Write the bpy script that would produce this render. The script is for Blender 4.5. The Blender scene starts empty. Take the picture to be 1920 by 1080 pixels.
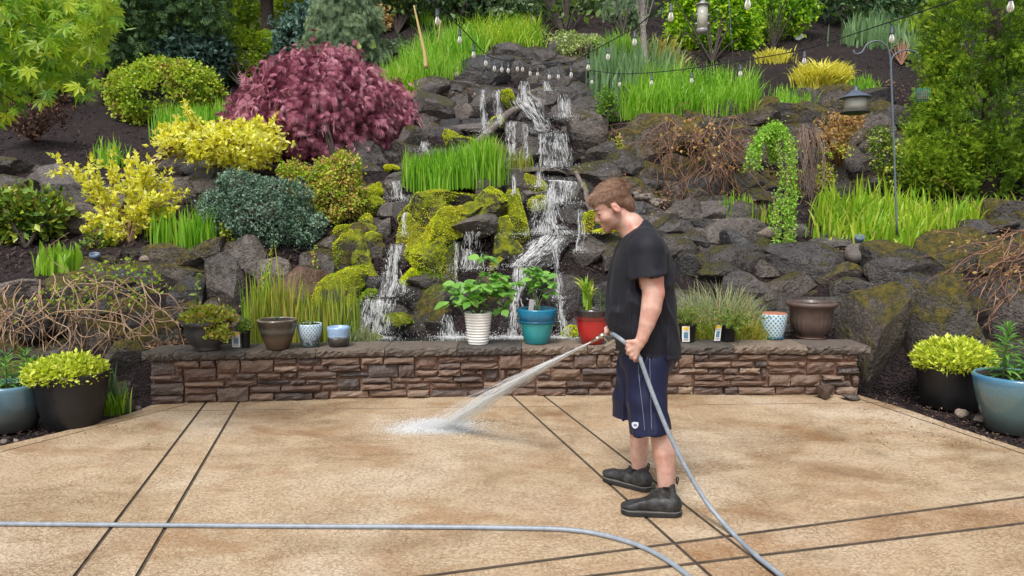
import bpy, bmesh, math, random
import numpy as np
from mathutils import Vector, Matrix
from mathutils.bvhtree import BVHTree
from mathutils.geometry import tessellate_polygon

scene = bpy.context.scene
COL = scene.collection
# ------------------------------------------------------------------ camera
F_PX, CAM_H, PITCH = 1350.0, 1.52, math.atan(118.0 / 1350.0)
cam_data = bpy.data.cameras.new("camera")
cam_data.sensor_width = 36.0
cam_data.lens = 36.0 * F_PX / 1920.0
cam_data.clip_start, cam_data.clip_end = 0.05, 400.0
cam = bpy.data.objects.new("camera", cam_data)
COL.objects.link(cam)
cam.location = (0, 0, CAM_H)
cam.rotation_euler = (math.pi / 2 - PITCH, 0, 0)
scene.camera = cam
# ------------------------------------------------------------------ light: a bright overcast day
SUN_EL, SUN_AZ = math.radians(58), math.radians(200)      # azimuth clockwise from +Y: from behind the camera, a little to the left
world = bpy.data.worlds.new("World")
scene.world = world
world.use_nodes = True
wn, wl = world.node_tree.nodes, world.node_tree.links
wn.clear()
w_out = wn.new("ShaderNodeOutputWorld")
w_bg = wn.new("ShaderNodeBackground")
w_sky = wn.new("ShaderNodeTexSky")
w_sky.sky_type = 'NISHITA'
w_sky.sun_disc = False
w_sky.sun_elevation = SUN_EL
w_sky.sun_rotation = SUN_AZ
w_sky.dust_density = 4.0
w_sky.air_density = 1.0
w_sat = wn.new("ShaderNodeHueSaturation")
w_sat.inputs['Saturation'].default_value = 0.30
w_bg.inputs['Strength'].default_value = 0.115
wl.new(w_sky.outputs[0], w_sat.inputs['Color'])
wl.new(w_sat.outputs[0], w_bg.inputs['Color'])
wl.new(w_bg.outputs[0], w_out.inputs['Surface'])
sun_data = bpy.data.lights.new("sun", 'SUN')
sun_data.energy = 1.5
sun_data.angle = math.radians(15)
sun_data.color = (1.0, 0.965, 0.92)
sun = bpy.data.objects.new("sun", sun_data)
COL.objects.link(sun)
sd = Vector((math.sin(SUN_AZ) * math.cos(SUN_EL), math.cos(SUN_AZ) * math.cos(SUN_EL), math.sin(SUN_EL)))
sun.rotation_euler = sd.to_track_quat('Z', 'Y').to_euler()
sun.location = sd * 30
scene.view_settings.view_transform = 'Standard'
scene.view_settings.look = 'None'
scene.view_settings.exposure = 0.86
scene.view_settings.gamma = 1.0
scene.view_settings.use_curve_mapping = False
scene.render.engine = 'CYCLES'
scene.cycles.use_denoising = True
scene.cycles.max_bounces = 6
scene.cycles.diffuse_bounces = 3
scene.cycles.glossy_bounces = 2
scene.cycles.transmission_bounces = 4
scene.cycles.transparent_max_bounces = 8
scene.cycles.caustics_reflective = False
scene.cycles.caustics_refractive = False

# ------------------------------------------------------------------ pixel <-> place
_c, _s = math.cos(PITCH), math.sin(PITCH)
def ray(px, py):
    u, v = (px - 960.0) / F_PX, (540.0 - py) / F_PX
    return np.array([u, _c + v * _s, -_s + v * _c])
def W(px, py, Y):                     # the point at distance Y (metres along +Y) seen at that spot of the photograph
    d = ray(px, py)
    return np.array([0, 0, CAM_H]) + d * (Y / d[1])
def G(px, py, z=0.0):                 # where the photograph's spot meets a level plane
    d = ray(px, py)
    return np.array([0, 0, CAM_H]) + d * ((z - CAM_H) / d[2])
def M_PX(Y): return Y / F_PX          # metres per photograph pixel
def WV(px, py, Y):                    # the same for arrays
    px, py, Y = np.broadcast_arrays(np.asarray(px, float), np.asarray(py, float), np.asarray(Y, float))
    u, v = (px - 960.0) / F_PX, (540.0 - py) / F_PX
    dy = _c + v * _s
    t = Y / dy
    return np.stack([u * t, Y, CAM_H + (-_s + v * _c) * t], -1)

rng = np.random.default_rng(7)
def U(a, b, n=None): return rng.uniform(a, b, n)
_waves = {}
def noise(P, freq=1.0, seed=0, octaves=3):     # smooth pseudo-noise, about -1..1
    P = np.asarray(P, float)
    out = np.zeros(P.shape[:-1]); amp, tot = 1.0, 0.0
    for o in range(octaves):
        key = (seed, o)
        if key not in _waves:
            r = np.random.default_rng(1000 + seed * 31 + o)
            d = r.normal(size=(9, 3)); d /= np.linalg.norm(d, axis=1)[:, None]
            _waves[key] = (d * r.uniform(.7, 1.5, 9)[:, None], r.uniform(0, 6.28, 9))
        d, ph = _waves[key]
        out += amp * np.sin((P * freq * 2 ** o) @ d.T * 2.2 + ph).sum(-1) / 3.2
        tot += amp; amp *= .5
    return out / tot
def unit(v):
    v = np.asarray(v, float)
    return v / (np.linalg.norm(v, axis=-1, keepdims=True) + 1e-9)

# ------------------------------------------------------------------ meshes and objects
ORIGIN = {}
def tag(o, label=None, cat=None, group=None, kind=None):
    if label: o['label'] = label
    if cat: o['category'] = cat
    if group: o['group'] = group
    if kind: o['kind'] = kind
    return o
def thing(name, label, cat, loc, group=None, kind=None):
    o = bpy.data.objects.new(name, None)
    o.empty_display_size = .1
    COL.objects.link(o)
    o.location = [float(x) for x in loc]
    ORIGIN[o.name] = np.array(loc, float)
    return tag(o, label, cat, group, kind)
class MB:
    def __init__(self):
        self.V, self.F, self.R, self.n = [], {}, [], 0
    def add(self, V, F, rnd=None):
        V = np.asarray(V, float).reshape(-1, 3)
        for f in (F if isinstance(F, (list, tuple)) and len(F) and isinstance(F[0], np.ndarray) and F[0].ndim == 2 else [np.asarray(F)]):
            if len(f): self.F.setdefault(f.shape[1], []).append(f + self.n)
        self.V.append(V)
        self.R.append(np.full(len(V), U(0, 1)) if rnd is None else np.broadcast_to(np.asarray(rnd, float), (len(V),)))
        self.n += len(V)
        return self
    def mesh(self, name, mat, smooth=True, off=None):
        V = np.concatenate(self.V) if self.V else np.zeros((0, 3))
        if off is not None: V = V - off
        me = bpy.data.meshes.new(name)
        me.vertices.add(len(V)); me.vertices.foreach_set('co', V.astype(np.float32).ravel())
        idx, starts, tots, s = [], [], [], 0
        for k, fs in self.F.items():
            f = np.concatenate(fs)
            idx.append(f.ravel()); n = len(f)
            starts.append(s + np.arange(n) * k); tots.append(np.full(n, k)); s += n * k
        if idx:
            idx, starts, tots = np.concatenate(idx), np.concatenate(starts), np.concatenate(tots)
            me.loops.add(len(idx)); me.loops.foreach_set('vertex_index', idx.astype(np.int32))
            me.polygons.add(len(starts))
            me.polygons.foreach_set('loop_start', starts.astype(np.int32))
            me.polygons.foreach_set('loop_total', tots.astype(np.int32))
            me.polygons.foreach_set('use_smooth', np.full(len(starts), smooth))
        me.update(calc_edges=True)
        a = me.attributes.new('rnd', 'FLOAT', 'POINT')
        a.data.foreach_set('value', np.concatenate(self.R).astype(np.float32) if self.R else np.zeros(0, np.float32))
        if mat: me.materials.append(mat)
        return me
    def build(self, name, mat, parent=None, smooth=True, kind=None, at=None, label=None, cat=None, group=None):
        off = ORIGIN[parent.name] if parent is not None else (np.array(at, float) if at is not None else np.zeros(3))
        o = bpy.data.objects.new(name, self.mesh(name, mat, smooth, off))
        COL.objects.link(o)
        ORIGIN[o.name] = off
        if parent is not None: o.parent = parent
        else: o.location = [float(x) for x in off]
        return tag(o, label, cat, group, kind)

def frames(P):
    P = np.asarray(P, float)
    T = unit(np.gradient(P, axis=0))
    ref = np.array([0, 0, 1.0]) if abs(T[0][2]) < .9 else np.array([1.0, 0, 0])
    N = [unit(np.cross(T[0], np.cross(ref, T[0])))]
    for i in range(1, len(P)):
        n = N[-1] - T[i] * (N[-1] @ T[i]); N.append(unit(n))
    N = np.array(N)
    return T, N, np.cross(T, N)
def tube(P, r, sides=6, caps=True):
    P = np.asarray(P, float); n = len(P)
    r = np.broadcast_to(np.asarray(r, float), (n,))
    T, N, B = frames(P)
    a = np.arange(sides) * 2 * math.pi / sides
    V = P[:, None] + r[:, None, None] * (np.cos(a)[None, :, None] * N[:, None] + np.sin(a)[None, :, None] * B[:, None])
    i = np.arange(n - 1)[:, None] * sides; j = np.arange(sides)[None]
    j2 = (j + 1) % sides
    Q = np.stack([i + j, i + j2, i + sides + j2, i + sides + j], -1).reshape(-1, 4)
    V = V.reshape(-1, 3); F = [Q]
    if caps:
        F.append(np.array([list(range(sides))[::-1]])); F.append(np.array([[(n - 1) * sides + k for k in range(sides)]]))
    return V, F
def spline(P, n=24):
    P = np.asarray(P, float)
    P2 = np.vstack([2 * P[0] - P[1], P, 2 * P[-1] - P[-2]])
    out = []
    segs = len(P) - 1
    for t in np.linspace(0, segs - 1e-6, n):
        i = int(t); u = t - i
        p0, p1, p2, p3 = P2[i], P2[i + 1], P2[i + 2], P2[i + 3]
        out.append(.5 * ((2 * p1) + (-p0 + p2) * u + (2 * p0 - 5 * p1 + 4 * p2 - p3) * u * u + (-p0 + 3 * p1 - 3 * p2 + p3) * u ** 3))
    return np.array(out)
def lathe(profile, seg=32, center=(0, 0, 0), axis=None, wob=None):   # profile: (r, z) pairs from bottom to top
    pr = np.asarray(profile, float); n = len(pr)
    a = np.arange(seg) * 2 * math.pi / seg
    R = np.repeat(pr[:, 0][:, None], seg, 1)
    if wob is not None: R = R + wob(a[None, :], pr[:, 1][:, None])
    V = np.stack([R * np.cos(a), R * np.sin(a), np.repeat(pr[:, 1][:, None], seg, 1)], -1).reshape(-1, 3)
    i = np.arange(n - 1)[:, None] * seg; j = np.arange(seg)[None]; j2 = (j + 1) % seg
    Q = np.stack([i + j, i + j2, i + seg + j2, i + seg + j], -1).reshape(-1, 4)
    if axis is not None:
        q = Vector((0, 0, 1)).rotation_difference(Vector(axis)).to_matrix()
        V = V @ np.array(q).T
    F = [Q]
    if pr[0, 0] > 1e-4: F.append(np.array([list(range(seg))[::-1]]))
    if pr[-1, 0] > 1e-4: F.append(np.array([[(n - 1) * seg + k for k in range(seg)]]))
    return V + np.asarray(center, float), F
def box(c, h, rot=None):
    c, h = np.asarray(c, float), np.asarray(h, float)
    V = np.array([[x, y, z] for z in (-1, 1) for y in (-1, 1) for x in (-1, 1)], float) * h
    if rot is not None: V = V @ np.array(rot).T
    return V + c, np.array([[0, 2, 3, 1], [4, 5, 7, 6], [0, 1, 5, 4], [2, 6, 7, 3], [0, 4, 6, 2], [1, 3, 7, 5]])
_ico = {}
def ico(sub):
    if sub not in _ico:
        bm = bmesh.new(); bmesh.ops.create_icosphere(bm, subdivisions=sub, radius=1)
        _ico[sub] = (np.array([v.co[:] for v in bm.verts]), np.array([[v.index for v in f.verts] for f in bm.faces])); bm.free()
    return _ico[sub]
def ball(c, r, sub=2):
    V, F = ico(sub)
    return V * np.asarray(r, float) + np.asarray(c, float), F
def rotm(ax, ay, az):
    return np.array((Matrix.Rotation(az, 3, 'Z') @ Matrix.Rotation(ay, 3, 'Y') @ Matrix.Rotation(ax, 3, 'X')))
def rock(center, radii, seed, sub=3, cuts=11, rough=.10, roll=0.0, flat=.0):
    r = np.random.default_rng(seed)
    V, F = ico(sub)
    P = np.sign(V) * np.abs(V) ** .76
    for k in range(cuts):
        n = unit(r.normal(size=3)); d = r.uniform(.50, .82)
        s = np.maximum(P @ n - d, 0)
        P = P - .93 * s[:, None] * n
    if flat: P[:, 2] = np.where(P[:, 2] > flat, flat + .12 * (P[:, 2] - flat), P[:, 2])
    off = r.uniform(-50, 50, 3)
    P = P * (1 + .7 * rough * noise(P + off, 1.6, 3, 3))[:, None]
    P = P * (1 + .28 * rough * noise(P + off, 6.0, 5, 3))[:, None]
    P = P * np.asarray(radii, float)
    P = P @ rotm(r.uniform(-.15, .15), roll, r.uniform(-.3, .3)).T
    return P + np.asarray(center, float), F
def scatter(T, faces, pos, fwd, nrm, scale, rnd=None, tip=0.0):     # many copies of one small template in one mesh
    T = np.asarray(T, float); N = len(pos)
    f = unit(fwd); n = np.asarray(nrm, float)
    n = unit(n - f * (n * f).sum(-1, keepdims=True)); s = np.cross(f, n)
    sc = np.broadcast_to(np.asarray(scale, float), (N,))[:, None, None]
    V = np.asarray(pos)[:, None] + sc * (T[None, :, 0:1] * s[:, None] + T[None, :, 1:2] * f[:, None] + T[None, :, 2:3] * n[:, None])
    k = len(T)
    R = U(0, 1, N) if rnd is None else np.asarray(rnd)
    Fs = [(np.asarray(q)[None] + (np.arange(N) * k)[:, None, None]).reshape(-1, np.asarray(q).shape[1]) for q in (faces if isinstance(faces, list) else [faces])]
    return V.reshape(-1, 3), Fs, (np.repeat(R, k).reshape(N, k) + tip * (T[None, :, 1] - .5)).ravel().clip(0, 1)
LEAF = (np.array([[0, 0, 0], [.28, .42, .07], [0, 1, -.05], [-.28, .42, .07], [0, .45, -.02]]), [np.array([[0, 1, 4], [1, 2, 4], [0, 4, 3], [4, 2, 3]])])
QUADLEAF = (np.array([[0, 0, 0], [.34, .5, .1], [0, 1, 0], [-.34, .5, .1]]), [np.array([[0, 1, 2], [0, 2, 3]])])
CHIP = (np.array([[-.5, -.16, 0], [.5, -.12, .04], [.42, .16, 0], [-.45, .14, .06]]), [np.array([[0, 1, 2], [0, 2, 3]])])
def palm_leaf(n, spread, w=.13, curl=-.25, lens=None):
    V, F = [[0, 0, 0]], []
    for i in range(n):
        a = (i - (n - 1) / 2) * spread / max(n - 1, 1)
        L = (1 - .34 * abs(i - (n - 1) / 2) / ((n - 1) / 2)) if lens is None else lens[i]
        d = np.array([math.sin(a), math.cos(a)]); p = np.array([d[1], -d[0]])
        b = len(V)
        m = d * L * .5; t = d * L
        V += [[*(m + p * w * L), curl * .25 * L * L], [*t, curl * L * L], [*(m - p * w * L), curl * .25 * L * L]]
        F += [[0, b, b + 1], [0, b + 1, b + 2]]
    return np.array(V, float), [np.array(F)]
LACE = palm_leaf(7, 2.0, .055, -.4)
MAPLE = palm_leaf(7, 4.2, .15, -.22, [.5, .78, .95, 1.05, .95, .78, .5])
def spray_leaf(n=4, w=.10):
    V, F = [], []
    def dia(o, d, L, ww, c):
        b = len(V); p = np.array([d[1], -d[0]])
        V.extend([[*o, c], [*(o + d * L * .55 + p * ww), c + .03], [*(o + d * L), c - .02], [*(o + d * L * .55 - p * ww), c + .03]])
        F.extend([[b, b + 1, b + 2], [b, b + 2, b + 3]])
    dia(np.array([0., 0]), np.array([0., 1]), 1.0, w * .8, 0)
    for i in range(n):
        t = .18 + .6 * i / n
        for sgn in (-1, 1):
            a = sgn * .75
            dia(np.array([0, t]), np.array([math.sin(a), math.cos(a)]), .5 * (1.15 - t), w, .02 * sgn)
    return np.array(V), [np.array(F)]
SPRAY = spray_leaf()
FEATHER = spray_leaf(6, .036)
PLUME = spray_leaf(7, .022)
FINE = spray_leaf(3, .05)
FINER = spray_leaf(2, .05)
def blades(base, h, lean, bend, w, seg=4, rnd=None, fold=0.0):
    """curved grass or iris blades. base (N,3); h, bend, w (N,); lean (N,3) unit horizontal"""
    base = np.asarray(base, float); N = len(base)
    h, bend, w = [np.broadcast_to(np.asarray(x, float), (N,)) for x in (h, bend, w)]
    lean = unit(np.asarray(lean, float) * np.array([1, 1, 0]) + 1e-6)
    t = np.linspace(0, 1, seg + 1)
    up = np.array([0, 0, 1.0])
    ang = bend[:, None] * t[None] ** 1.4
    dz = np.cos(ang); dx = np.sin(ang)
    step = (h / seg)[:, None]
    z = np.concatenate([np.zeros((N, 1)), np.cumsum((dz[:, 1:] + dz[:, :-1]) / 2 * step, 1)], 1)
    x = np.concatenate([np.zeros((N, 1)), np.cumsum((dx[:, 1:] + dx[:, :-1]) / 2 * step, 1)], 1)
    C = base[:, None] + x[..., None] * lean[:, None] + z[..., None] * up
    th = U(0, 6.28, N)
    side = np.stack([np.cos(th), np.sin(th), np.zeros(N)], -1)
    prof = np.where(t < .5, .75 + .5 * t, 1.0 * (1 - ((t - .5) / .5) ** 1.6)); prof[-1] = .04
    off = (w[:, None] * prof[None] * .5)[..., None] * side[:, None]
    V = np.stack([C - off, C + off], 2).reshape(N, -1, 3)
    k = (seg + 1) * 2
    q = np.array([[2 * i, 2 * i + 1, 2 * i + 3, 2 * i + 2] for i in range(seg)])
    Q = (q[None] + (np.arange(N) * k)[:, None, None]).reshape(-1, 4)
    R = U(0, 1, N) if rnd is None else rnd
    return V.reshape(-1, 3), [Q], np.repeat(R, k)
# ------------------------------------------------------------------ materials
class NT:
    def __init__(self, name):
        self.m = bpy.data.materials.new(name); self.m.use_nodes = True
        self.n, self.l = self.m.node_tree.nodes, self.m.node_tree.links
        self.n.clear()
        self.out = self.n.new("ShaderNodeOutputMaterial")
    def node(self, t, ins=None, **kw):
        x = self.n.new("ShaderNode" + t)
        for k, v in kw.items(): setattr(x, k, v)
        for k, v in (ins or {}).items(): self.put(x.inputs[k], v)
        return x
    def put(self, sock, v):
        if isinstance(v, bpy.types.NodeSocket): self.l.new(v, sock)
        elif isinstance(v, (tuple, list)) and len(v) == 3 and sock.type == 'RGBA': sock.default_value = (*v, 1)
        else: sock.default_value = v
    def noise(self, scale, detail=4, rough=.55, vec=None, out='Fac', dist=0):
        x = self.node("TexNoise", {'Scale': scale, 'Detail': detail, 'Roughness': rough, 'Distortion': dist})
        if vec is not None: self.l.new(vec, x.inputs['Vector'])
        return x.outputs[out]
    def voro(self, scale, vec=None, out='Distance', feature='F1'):
        x = self.node("TexVoronoi", {'Scale': scale}, feature=feature)
        if vec is not None: self.l.new(vec, x.inputs['Vector'])
        return x.outputs[out]
    def coord(self, k='Object'): return self.node("TexCoord").outputs[k]
    def geo(self, k): return self.node("NewGeometry").outputs[k]
    def map(self, vec, scale=(1, 1, 1), rot=(0, 0, 0), loc=(0, 0, 0)):
        x = self.node("Mapping", {'Scale': scale, 'Rotation': rot, 'Location': loc}); self.l.new(vec, x.inputs['Vector']); return x.outputs[0]
    def ramp(self, fac, stops):
        x = self.node("ValToRGB"); self.put(x.inputs[0], fac)
        e = x.color_ramp.elements
        while len(e) < len(stops): e.new(.5)
        for el, (p, c) in zip(e, stops):
            el.position = p; el.color = (*c, 1) if len(c) == 3 else c
        return x.outputs[0]
    def rng(self, v, a, b, c=0., d=1.):
        x = self.node("MapRange", {0: v, 1: a, 2: b, 3: c, 4: d}); return x.outputs[0]
    def math(self, op, a, b=0., c=0.):
        x = self.node("Math", operation=op); self.put(x.inputs[0], a); self.put(x.inputs[1], b); self.put(x.inputs[2], c); return x.outputs[0]
    def mix(self, fac, a, b, mode='MIX'):
        x = self.node("Mix", data_type='RGBA', blend_type=mode)
        self.put(x.inputs[0], fac); self.put(x.inputs[6], a); self.put(x.inputs[7], b); return x.outputs[2]
    def bump(self, h, strength=.5, dist=.02, nrm=None):
        x = self.node("Bump", {'Height': h, 'Strength': strength, 'Distance': dist})
        if nrm is not None: self.l.new(nrm, x.inputs['Normal'])
        return x.outputs[0]
    def attr(self, name, k='Fac'): return self.node("Attribute", attribute_name=name).outputs[k]
    def oi(self): return self.node("ObjectInfo").outputs['Random']
    def bsdf(self, **kw):
        x = self.node("BsdfPrincipled")
        for k, v in kw.items(): self.put(x.inputs[k.replace('_', ' ')], v)
        return x
    def done(self, sh):
        self.l.new(sh.outputs[0] if hasattr(sh, 'outputs') else sh, self.out.inputs['Surface']); return self.m
def leafmat(name, stops, rough=.5, trans=.3, bright=1.6, spec=.35, patch=0.0):
    t = NT(name)
    n = len(stops)
    fac = t.attr('rnd')
    if patch:
        fac = t.math('ADD', fac, t.math('MULTIPLY', t.math('SUBTRACT', t.noise(patch, 2), .5), 1.2))
    col = t.ramp(fac, [(i / max(n - 1, 1), c) for i, c in enumerate(stops)])
    p = t.bsdf(Base_Color=col, Roughness=rough, Specular_IOR_Level=spec)
    if not trans: return t.done(p)
    tr = t.node("BsdfTranslucent", {'Color': t.mix(1.0, col, (bright, bright, bright * .7), 'MULTIPLY')})
    mx = t.node("MixShader", {0: trans}); t.l.new(p.outputs[0], mx.inputs[1]); t.l.new(tr.outputs[0], mx.inputs[2])
    return t.done(mx)
def plain(name, col, rough=.6, metal=0., var=.15, nscale=12., bump=.1, bscale=60., bdist=.005, spec=.5, coat=0.):
    t = NT(name)
    co = t.coord()
    nz = t.noise(nscale, 5, .6, co)
    c = t.mix(t.rng(nz, .3, .7), tuple(x * (1 - var) for x in col), tuple(min(1, x * (1 + var)) for x in col))
    p = t.bsdf(Base_Color=c, Roughness=t.rng(nz, .3, .7, max(0, rough - .08), min(1, rough + .08)), Metallic=metal, Specular_IOR_Level=spec, Coat_Weight=coat)
    if bump: t.put(p.inputs['Normal'], t.bump(t.noise(bscale, 4, .6, co), bump, bdist))
    return t.done(p)
def rockmat(name, dark, light, moss=None, moss_amt=0., wet=.0, lichen=.35, mosscol2=None, scale=1.0):
    t = NT(name); co = t.coord()
    big = t.noise(2.2 * scale, 5, .6, co); fine = t.noise(26 * scale, 6, .7, co); grit = t.noise(120, 3, .7, co)
    f = t.math('ADD', t.math('MULTIPLY', big, .4), t.math('MULTIPLY', fine, .6))
    col = t.ramp(f, [(.36, dark), (.50, tuple(.62 * a + .38 * b for a, b in zip(dark, light))), (.66, light)])
    col = t.mix(t.oi(), t.mix(1.0, col, (.45, .45, .48), 'MULTIPLY'), t.mix(1.0, col, (1.42, 1.2, 1.04), 'MULTIPLY'))
    col = t.mix(t.math('MULTIPLY', t.rng(grit, .55, .66), .5), col, t.mix(1.0, col, (.3, .3, .3), 'MULTIPLY'))
    # worn pale lichen specks
    sp = t.rng(t.noise(58, 4, .75, co), .56, .66)
    sp = t.math('MULTIPLY', sp, t.rng(t.noise(5, 3, .6, co), .42, .62))
    col = t.mix(t.math('MULTIPLY', sp, lichen), col, (.34, .34, .31))
    pits = t.voro(34 * scale, co); pit2 = t.noise(9 * scale, 6, .65, co)
    h = t.math('ADD', t.math('MULTIPLY', t.rng(pits, .0, .4), .35), t.math('ADD', t.math('MULTIPLY', pit2, 1.3), t.math('MULTIPLY', fine, .7)))
    rough = t.rng(fine, .3, .7, .62 - .34 * wet, .86 - .3 * wet)
    if moss:
        nz = t.node("SeparateXYZ", {0: t.geo('Normal')}).outputs[2]
        m = t.math('ADD', t.math('MULTIPLY', t.noise(4.5, 5, .65, co), 1.5), t.math('MULTIPLY', nz, .35))
        m = t.math('ADD', m, t.math('MULTIPLY', t.noise(40, 3, .7, co), .28))
        mk = t.rng(m, 1.42 - moss_amt * .75, 1.62 - moss_amt * .75)
        mc = t.mix(t.rng(t.noise(16, 4, .6, co), .35, .65), moss, mosscol2 or tuple(x * .5 for x in moss))
        mc = t.mix(t.rng(t.noise(90, 2, .6, co), .3, .7), t.mix(1.0, mc, (.55, .55, .5), 'MULTIPLY'), mc)
        col = t.mix(mk, col, mc)
        rough = t.math('MAXIMUM', rough, t.math('MULTIPLY', mk, .95))
        h = t.math('ADD', h, t.math('MULTIPLY', mk, t.math('ADD', .5, t.math('MULTIPLY', t.noise(110, 3, .7, co), 1.6))))
    p = t.bsdf(Base_Color=col, Roughness=rough, Specular_IOR_Level=.5)
    t.put(p.inputs['Normal'], t.bump(h, 1.0, .024))
    return t.done(p)

MT = {}
MT['rock'] = rockmat('dark_basalt', (.011, .0105, .0115), (.145, .135, .130), (.13, .115, .018), .42, wet=.6)
MT['rock_grey'] = rockmat('grey_basalt', (.026, .025, .027), (.185, .178, .176), (.09, .08, .02), .20, wet=.45, lichen=.7)
MT['rock_wet'] = rockmat('wet_basalt', (.007, .0065, .007), (.095, .088, .085), (.08, .10, .012), .16, wet=1.0, lichen=.3)
MT['rock_moss'] = rockmat('mossy_basalt', (.018, .017, .017), (.17, .16, .145), (.23, .175, .02), .66, lichen=.6, mosscol2=(.055, .055, .012))
MT['rock_brown'] = rockmat('brown_lava_rock', (.05, .03, .02), (.19, .125, .09), (.10, .09, .02), .12, lichen=.4)
MT['pebble'] = rockmat('pale_pebble', (.16, .15, .14), (.42, .38, .34), lichen=.1, scale=3)
MT['moss_bed'] = rockmat('thick_moss', (.02, .02, .014), (.10, .095, .07), (.46, .49, .012), .86, mosscol2=(.20, .25, .012))

def mulch_mat():
    t = NT('dark_bark_mulch'); co = t.coord()
    v = t.node("TexVoronoi", {'Scale': 55.0}); t.l.new(t.map(co, (1, .45, 1), (0, 0, .5)), v.inputs['Vector'])
    c = t.ramp(v.outputs['Color'], [(0, (.006, .0035, .004)), (.5, (.021, .0125, .0135)), (1, (.06, .035, .034))])
    c = t.mix(t.rng(t.noise(1.2, 4, .6, co), .35, .65), c, t.mix(1.0, c, (.6, .58, .6), 'MULTIPLY'))
    p = t.bsdf(Base_Color=c, Roughness=.85, Specular_IOR_Level=.3)
    h = t.math('ADD', t.math('MULTIPLY', v.outputs['Distance'], 1.0), t.noise(30, 5, .7, co))
    t.put(p.inputs['Normal'], t.bump(h, 1.0, .03))
    return t.done(p)
MT['mulch'] = mulch_mat()
MT['chip'] = leafmat('bark_chip', [(.012, .007, .007), (.03, .018, .017), (.07, .042, .036), (.035, .022, .02)], .8, 0)
MT['litter'] = leafmat('dry_litter', [(.10, .055, .03), (.22, .13, .07), (.34, .22, .13), (.16, .07, .04)], .8, .1)

def concrete():
    t = NT('stamped_tan_concrete'); co = t.coord()
    big = t.noise(.75, 5, .6, co); mid = t.noise(3.2, 5, .62, t.map(co, (1, 1.6, 1))); fine = t.noise(42, 5, .7, co); grit = t.noise(150, 3, .65, co)
    c = t.ramp(big, [(.3, (.43, .325, .205)), (.5, (.53, .43, .30)), (.68, (.465, .36, .235))])
    c = t.mix(t.rng(mid, .48, .68, 0, .65), c, (.60, .49, .345))
    c = t.mix(t.math('MULTIPLY', t.rng(t.noise(1.3, 6, .68, t.map(co, (1, 1.7, 1), (0, 0, 0), (7, 3, 0)), dist=.8), .51, .66), .78), c, (.35, .215, .11))
    c = t.mix(t.math('MULTIPLY', t.rng(t.noise(2.6, 6, .7, t.map(co, (1, 1, 1), (0, 0, 0), (17, 9, 0))), .56, .70), .62), c, (.22, .165, .10))
    c = t.mix(t.math('MULTIPLY', t.rng(t.noise(1.1, 3, .5, t.map(co, (1, 1, 1), (0, 0, 0), (31, 5, 0))), .50, .66), .55), c, (.66, .59, .48))
    # fine crazed skin of the worn surface: dark creases between small plates
    w = t.node("VectorMath", {0: co, 1: t.mix(.045, (0, 0, 0), t.noise(18, 3, .6, co, 'Color'))}, operation='ADD').outputs[0]
    cr = t.voro(33, t.map(w, (1, 1.5, 1)), 'Distance', 'DISTANCE_TO_EDGE')
    crack = t.math('MULTIPLY', t.rng(cr, .0, .17, 1, 0), t.rng(t.noise(5, 4, .6, co), .30, .58))
    c = t.mix(t.math('MULTIPLY', crack, .62), c, (.20, .115, .05))
    sp = t.rng(fine, .50, .60)
    c = t.mix(t.math('MULTIPLY', sp, .50), c, (.22, .135, .06))
    br = t.math('MULTIPLY', t.attr('rnd'), t.rng(t.noise(2.2, 5, .65, co), .25, .6))
    c = t.mix(br, c, t.mix(1.0, c, (.62, .42, .27), 'MULTIPLY'))
    c = t.mix(t.math('MULTIPLY', t.rng(grit, .58, .70), .35), c, (.70, .58, .40))
    ob = t.oi()
    c = t.mix(t.rng(ob, 0, 1, 0, .35), c, t.mix(1.0, c, (.84, .74, .64), 'MULTIPLY'))
    damp = t.rng(t.noise(.9, 5, .62, t.map(co, (1, 1.5, 1), (0, 0, 0), (51, 22, 0)), dist=.5), .50, .62)
    c = t.mix(t.math('MULTIPLY', damp, .55), c, t.mix(1.0, c, (.66, .58, .50), 'MULTIPLY'))
    rough = t.math('SUBTRACT', t.rng(t.math('ADD', t.math('MULTIPLY', big, .5), t.math('MULTIPLY', mid, .5)), .38, .6, .42, .68), t.math('MULTIPLY', damp, .26))
    p = t.bsdf(Base_Color=c, Roughness=rough, Specular_IOR_Level=.6)
    h = t.math('ADD', t.math('MULTIPLY', t.rng(cr, 0, .14), .5), t.math('ADD', t.math('MULTIPLY', fine, .6), t.math('ADD', t.math('MULTIPLY', grit, .35), mid)))
    t.put(p.inputs['Normal'], t.bump(h, .55, .010))
    return t.done(p)
MT['concrete'] = concrete()
MT['joint'] = plain('dark_joint', (.085, .062, .042), .9, var=.4, bump=.5)

def wallstone():
    t = NT('ledge_stone'); co = t.coord(); ob = t.oi()
    base = t.ramp(ob, [(0, (.092, .055, .042)), (.16, (.135, .083, .058)), (.32, (.078, .058, .052)), (.48, (.165, .108, .074)), (.6, (.10, .069, .060)), (.74, (.052, .042, .040)), (.87, (.135, .085, .060)), (1, (.22, .160, .118))])
    st = t.noise(9, 6, .65, t.map(co, (.6, .6, 3.2))); fn = t.noise(60, 4, .7, co)
    c = t.mix(t.rng(st, .3, .7), t.mix(1.0, base, (.55, .52, .52), 'MULTIPLY'), t.mix(1.0, base, (1.45, 1.4, 1.35), 'MULTIPLY'))
    c = t.mix(t.math('MULTIPLY', t.rng(fn, .56, .68), .4), c, (.34, .28, .25))
    rough = t.rng(st, .3, .7, .5, .78)
    p = t.bsdf(Base_Color=c, Roughness=rough)
    h = t.math('ADD', st, t.math('MULTIPLY', fn, .5))
    t.put(p.inputs['Normal'], t.bump(h, .9, .012))
    return t.done(p)
MT['wallstone'] = wallstone()
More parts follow.
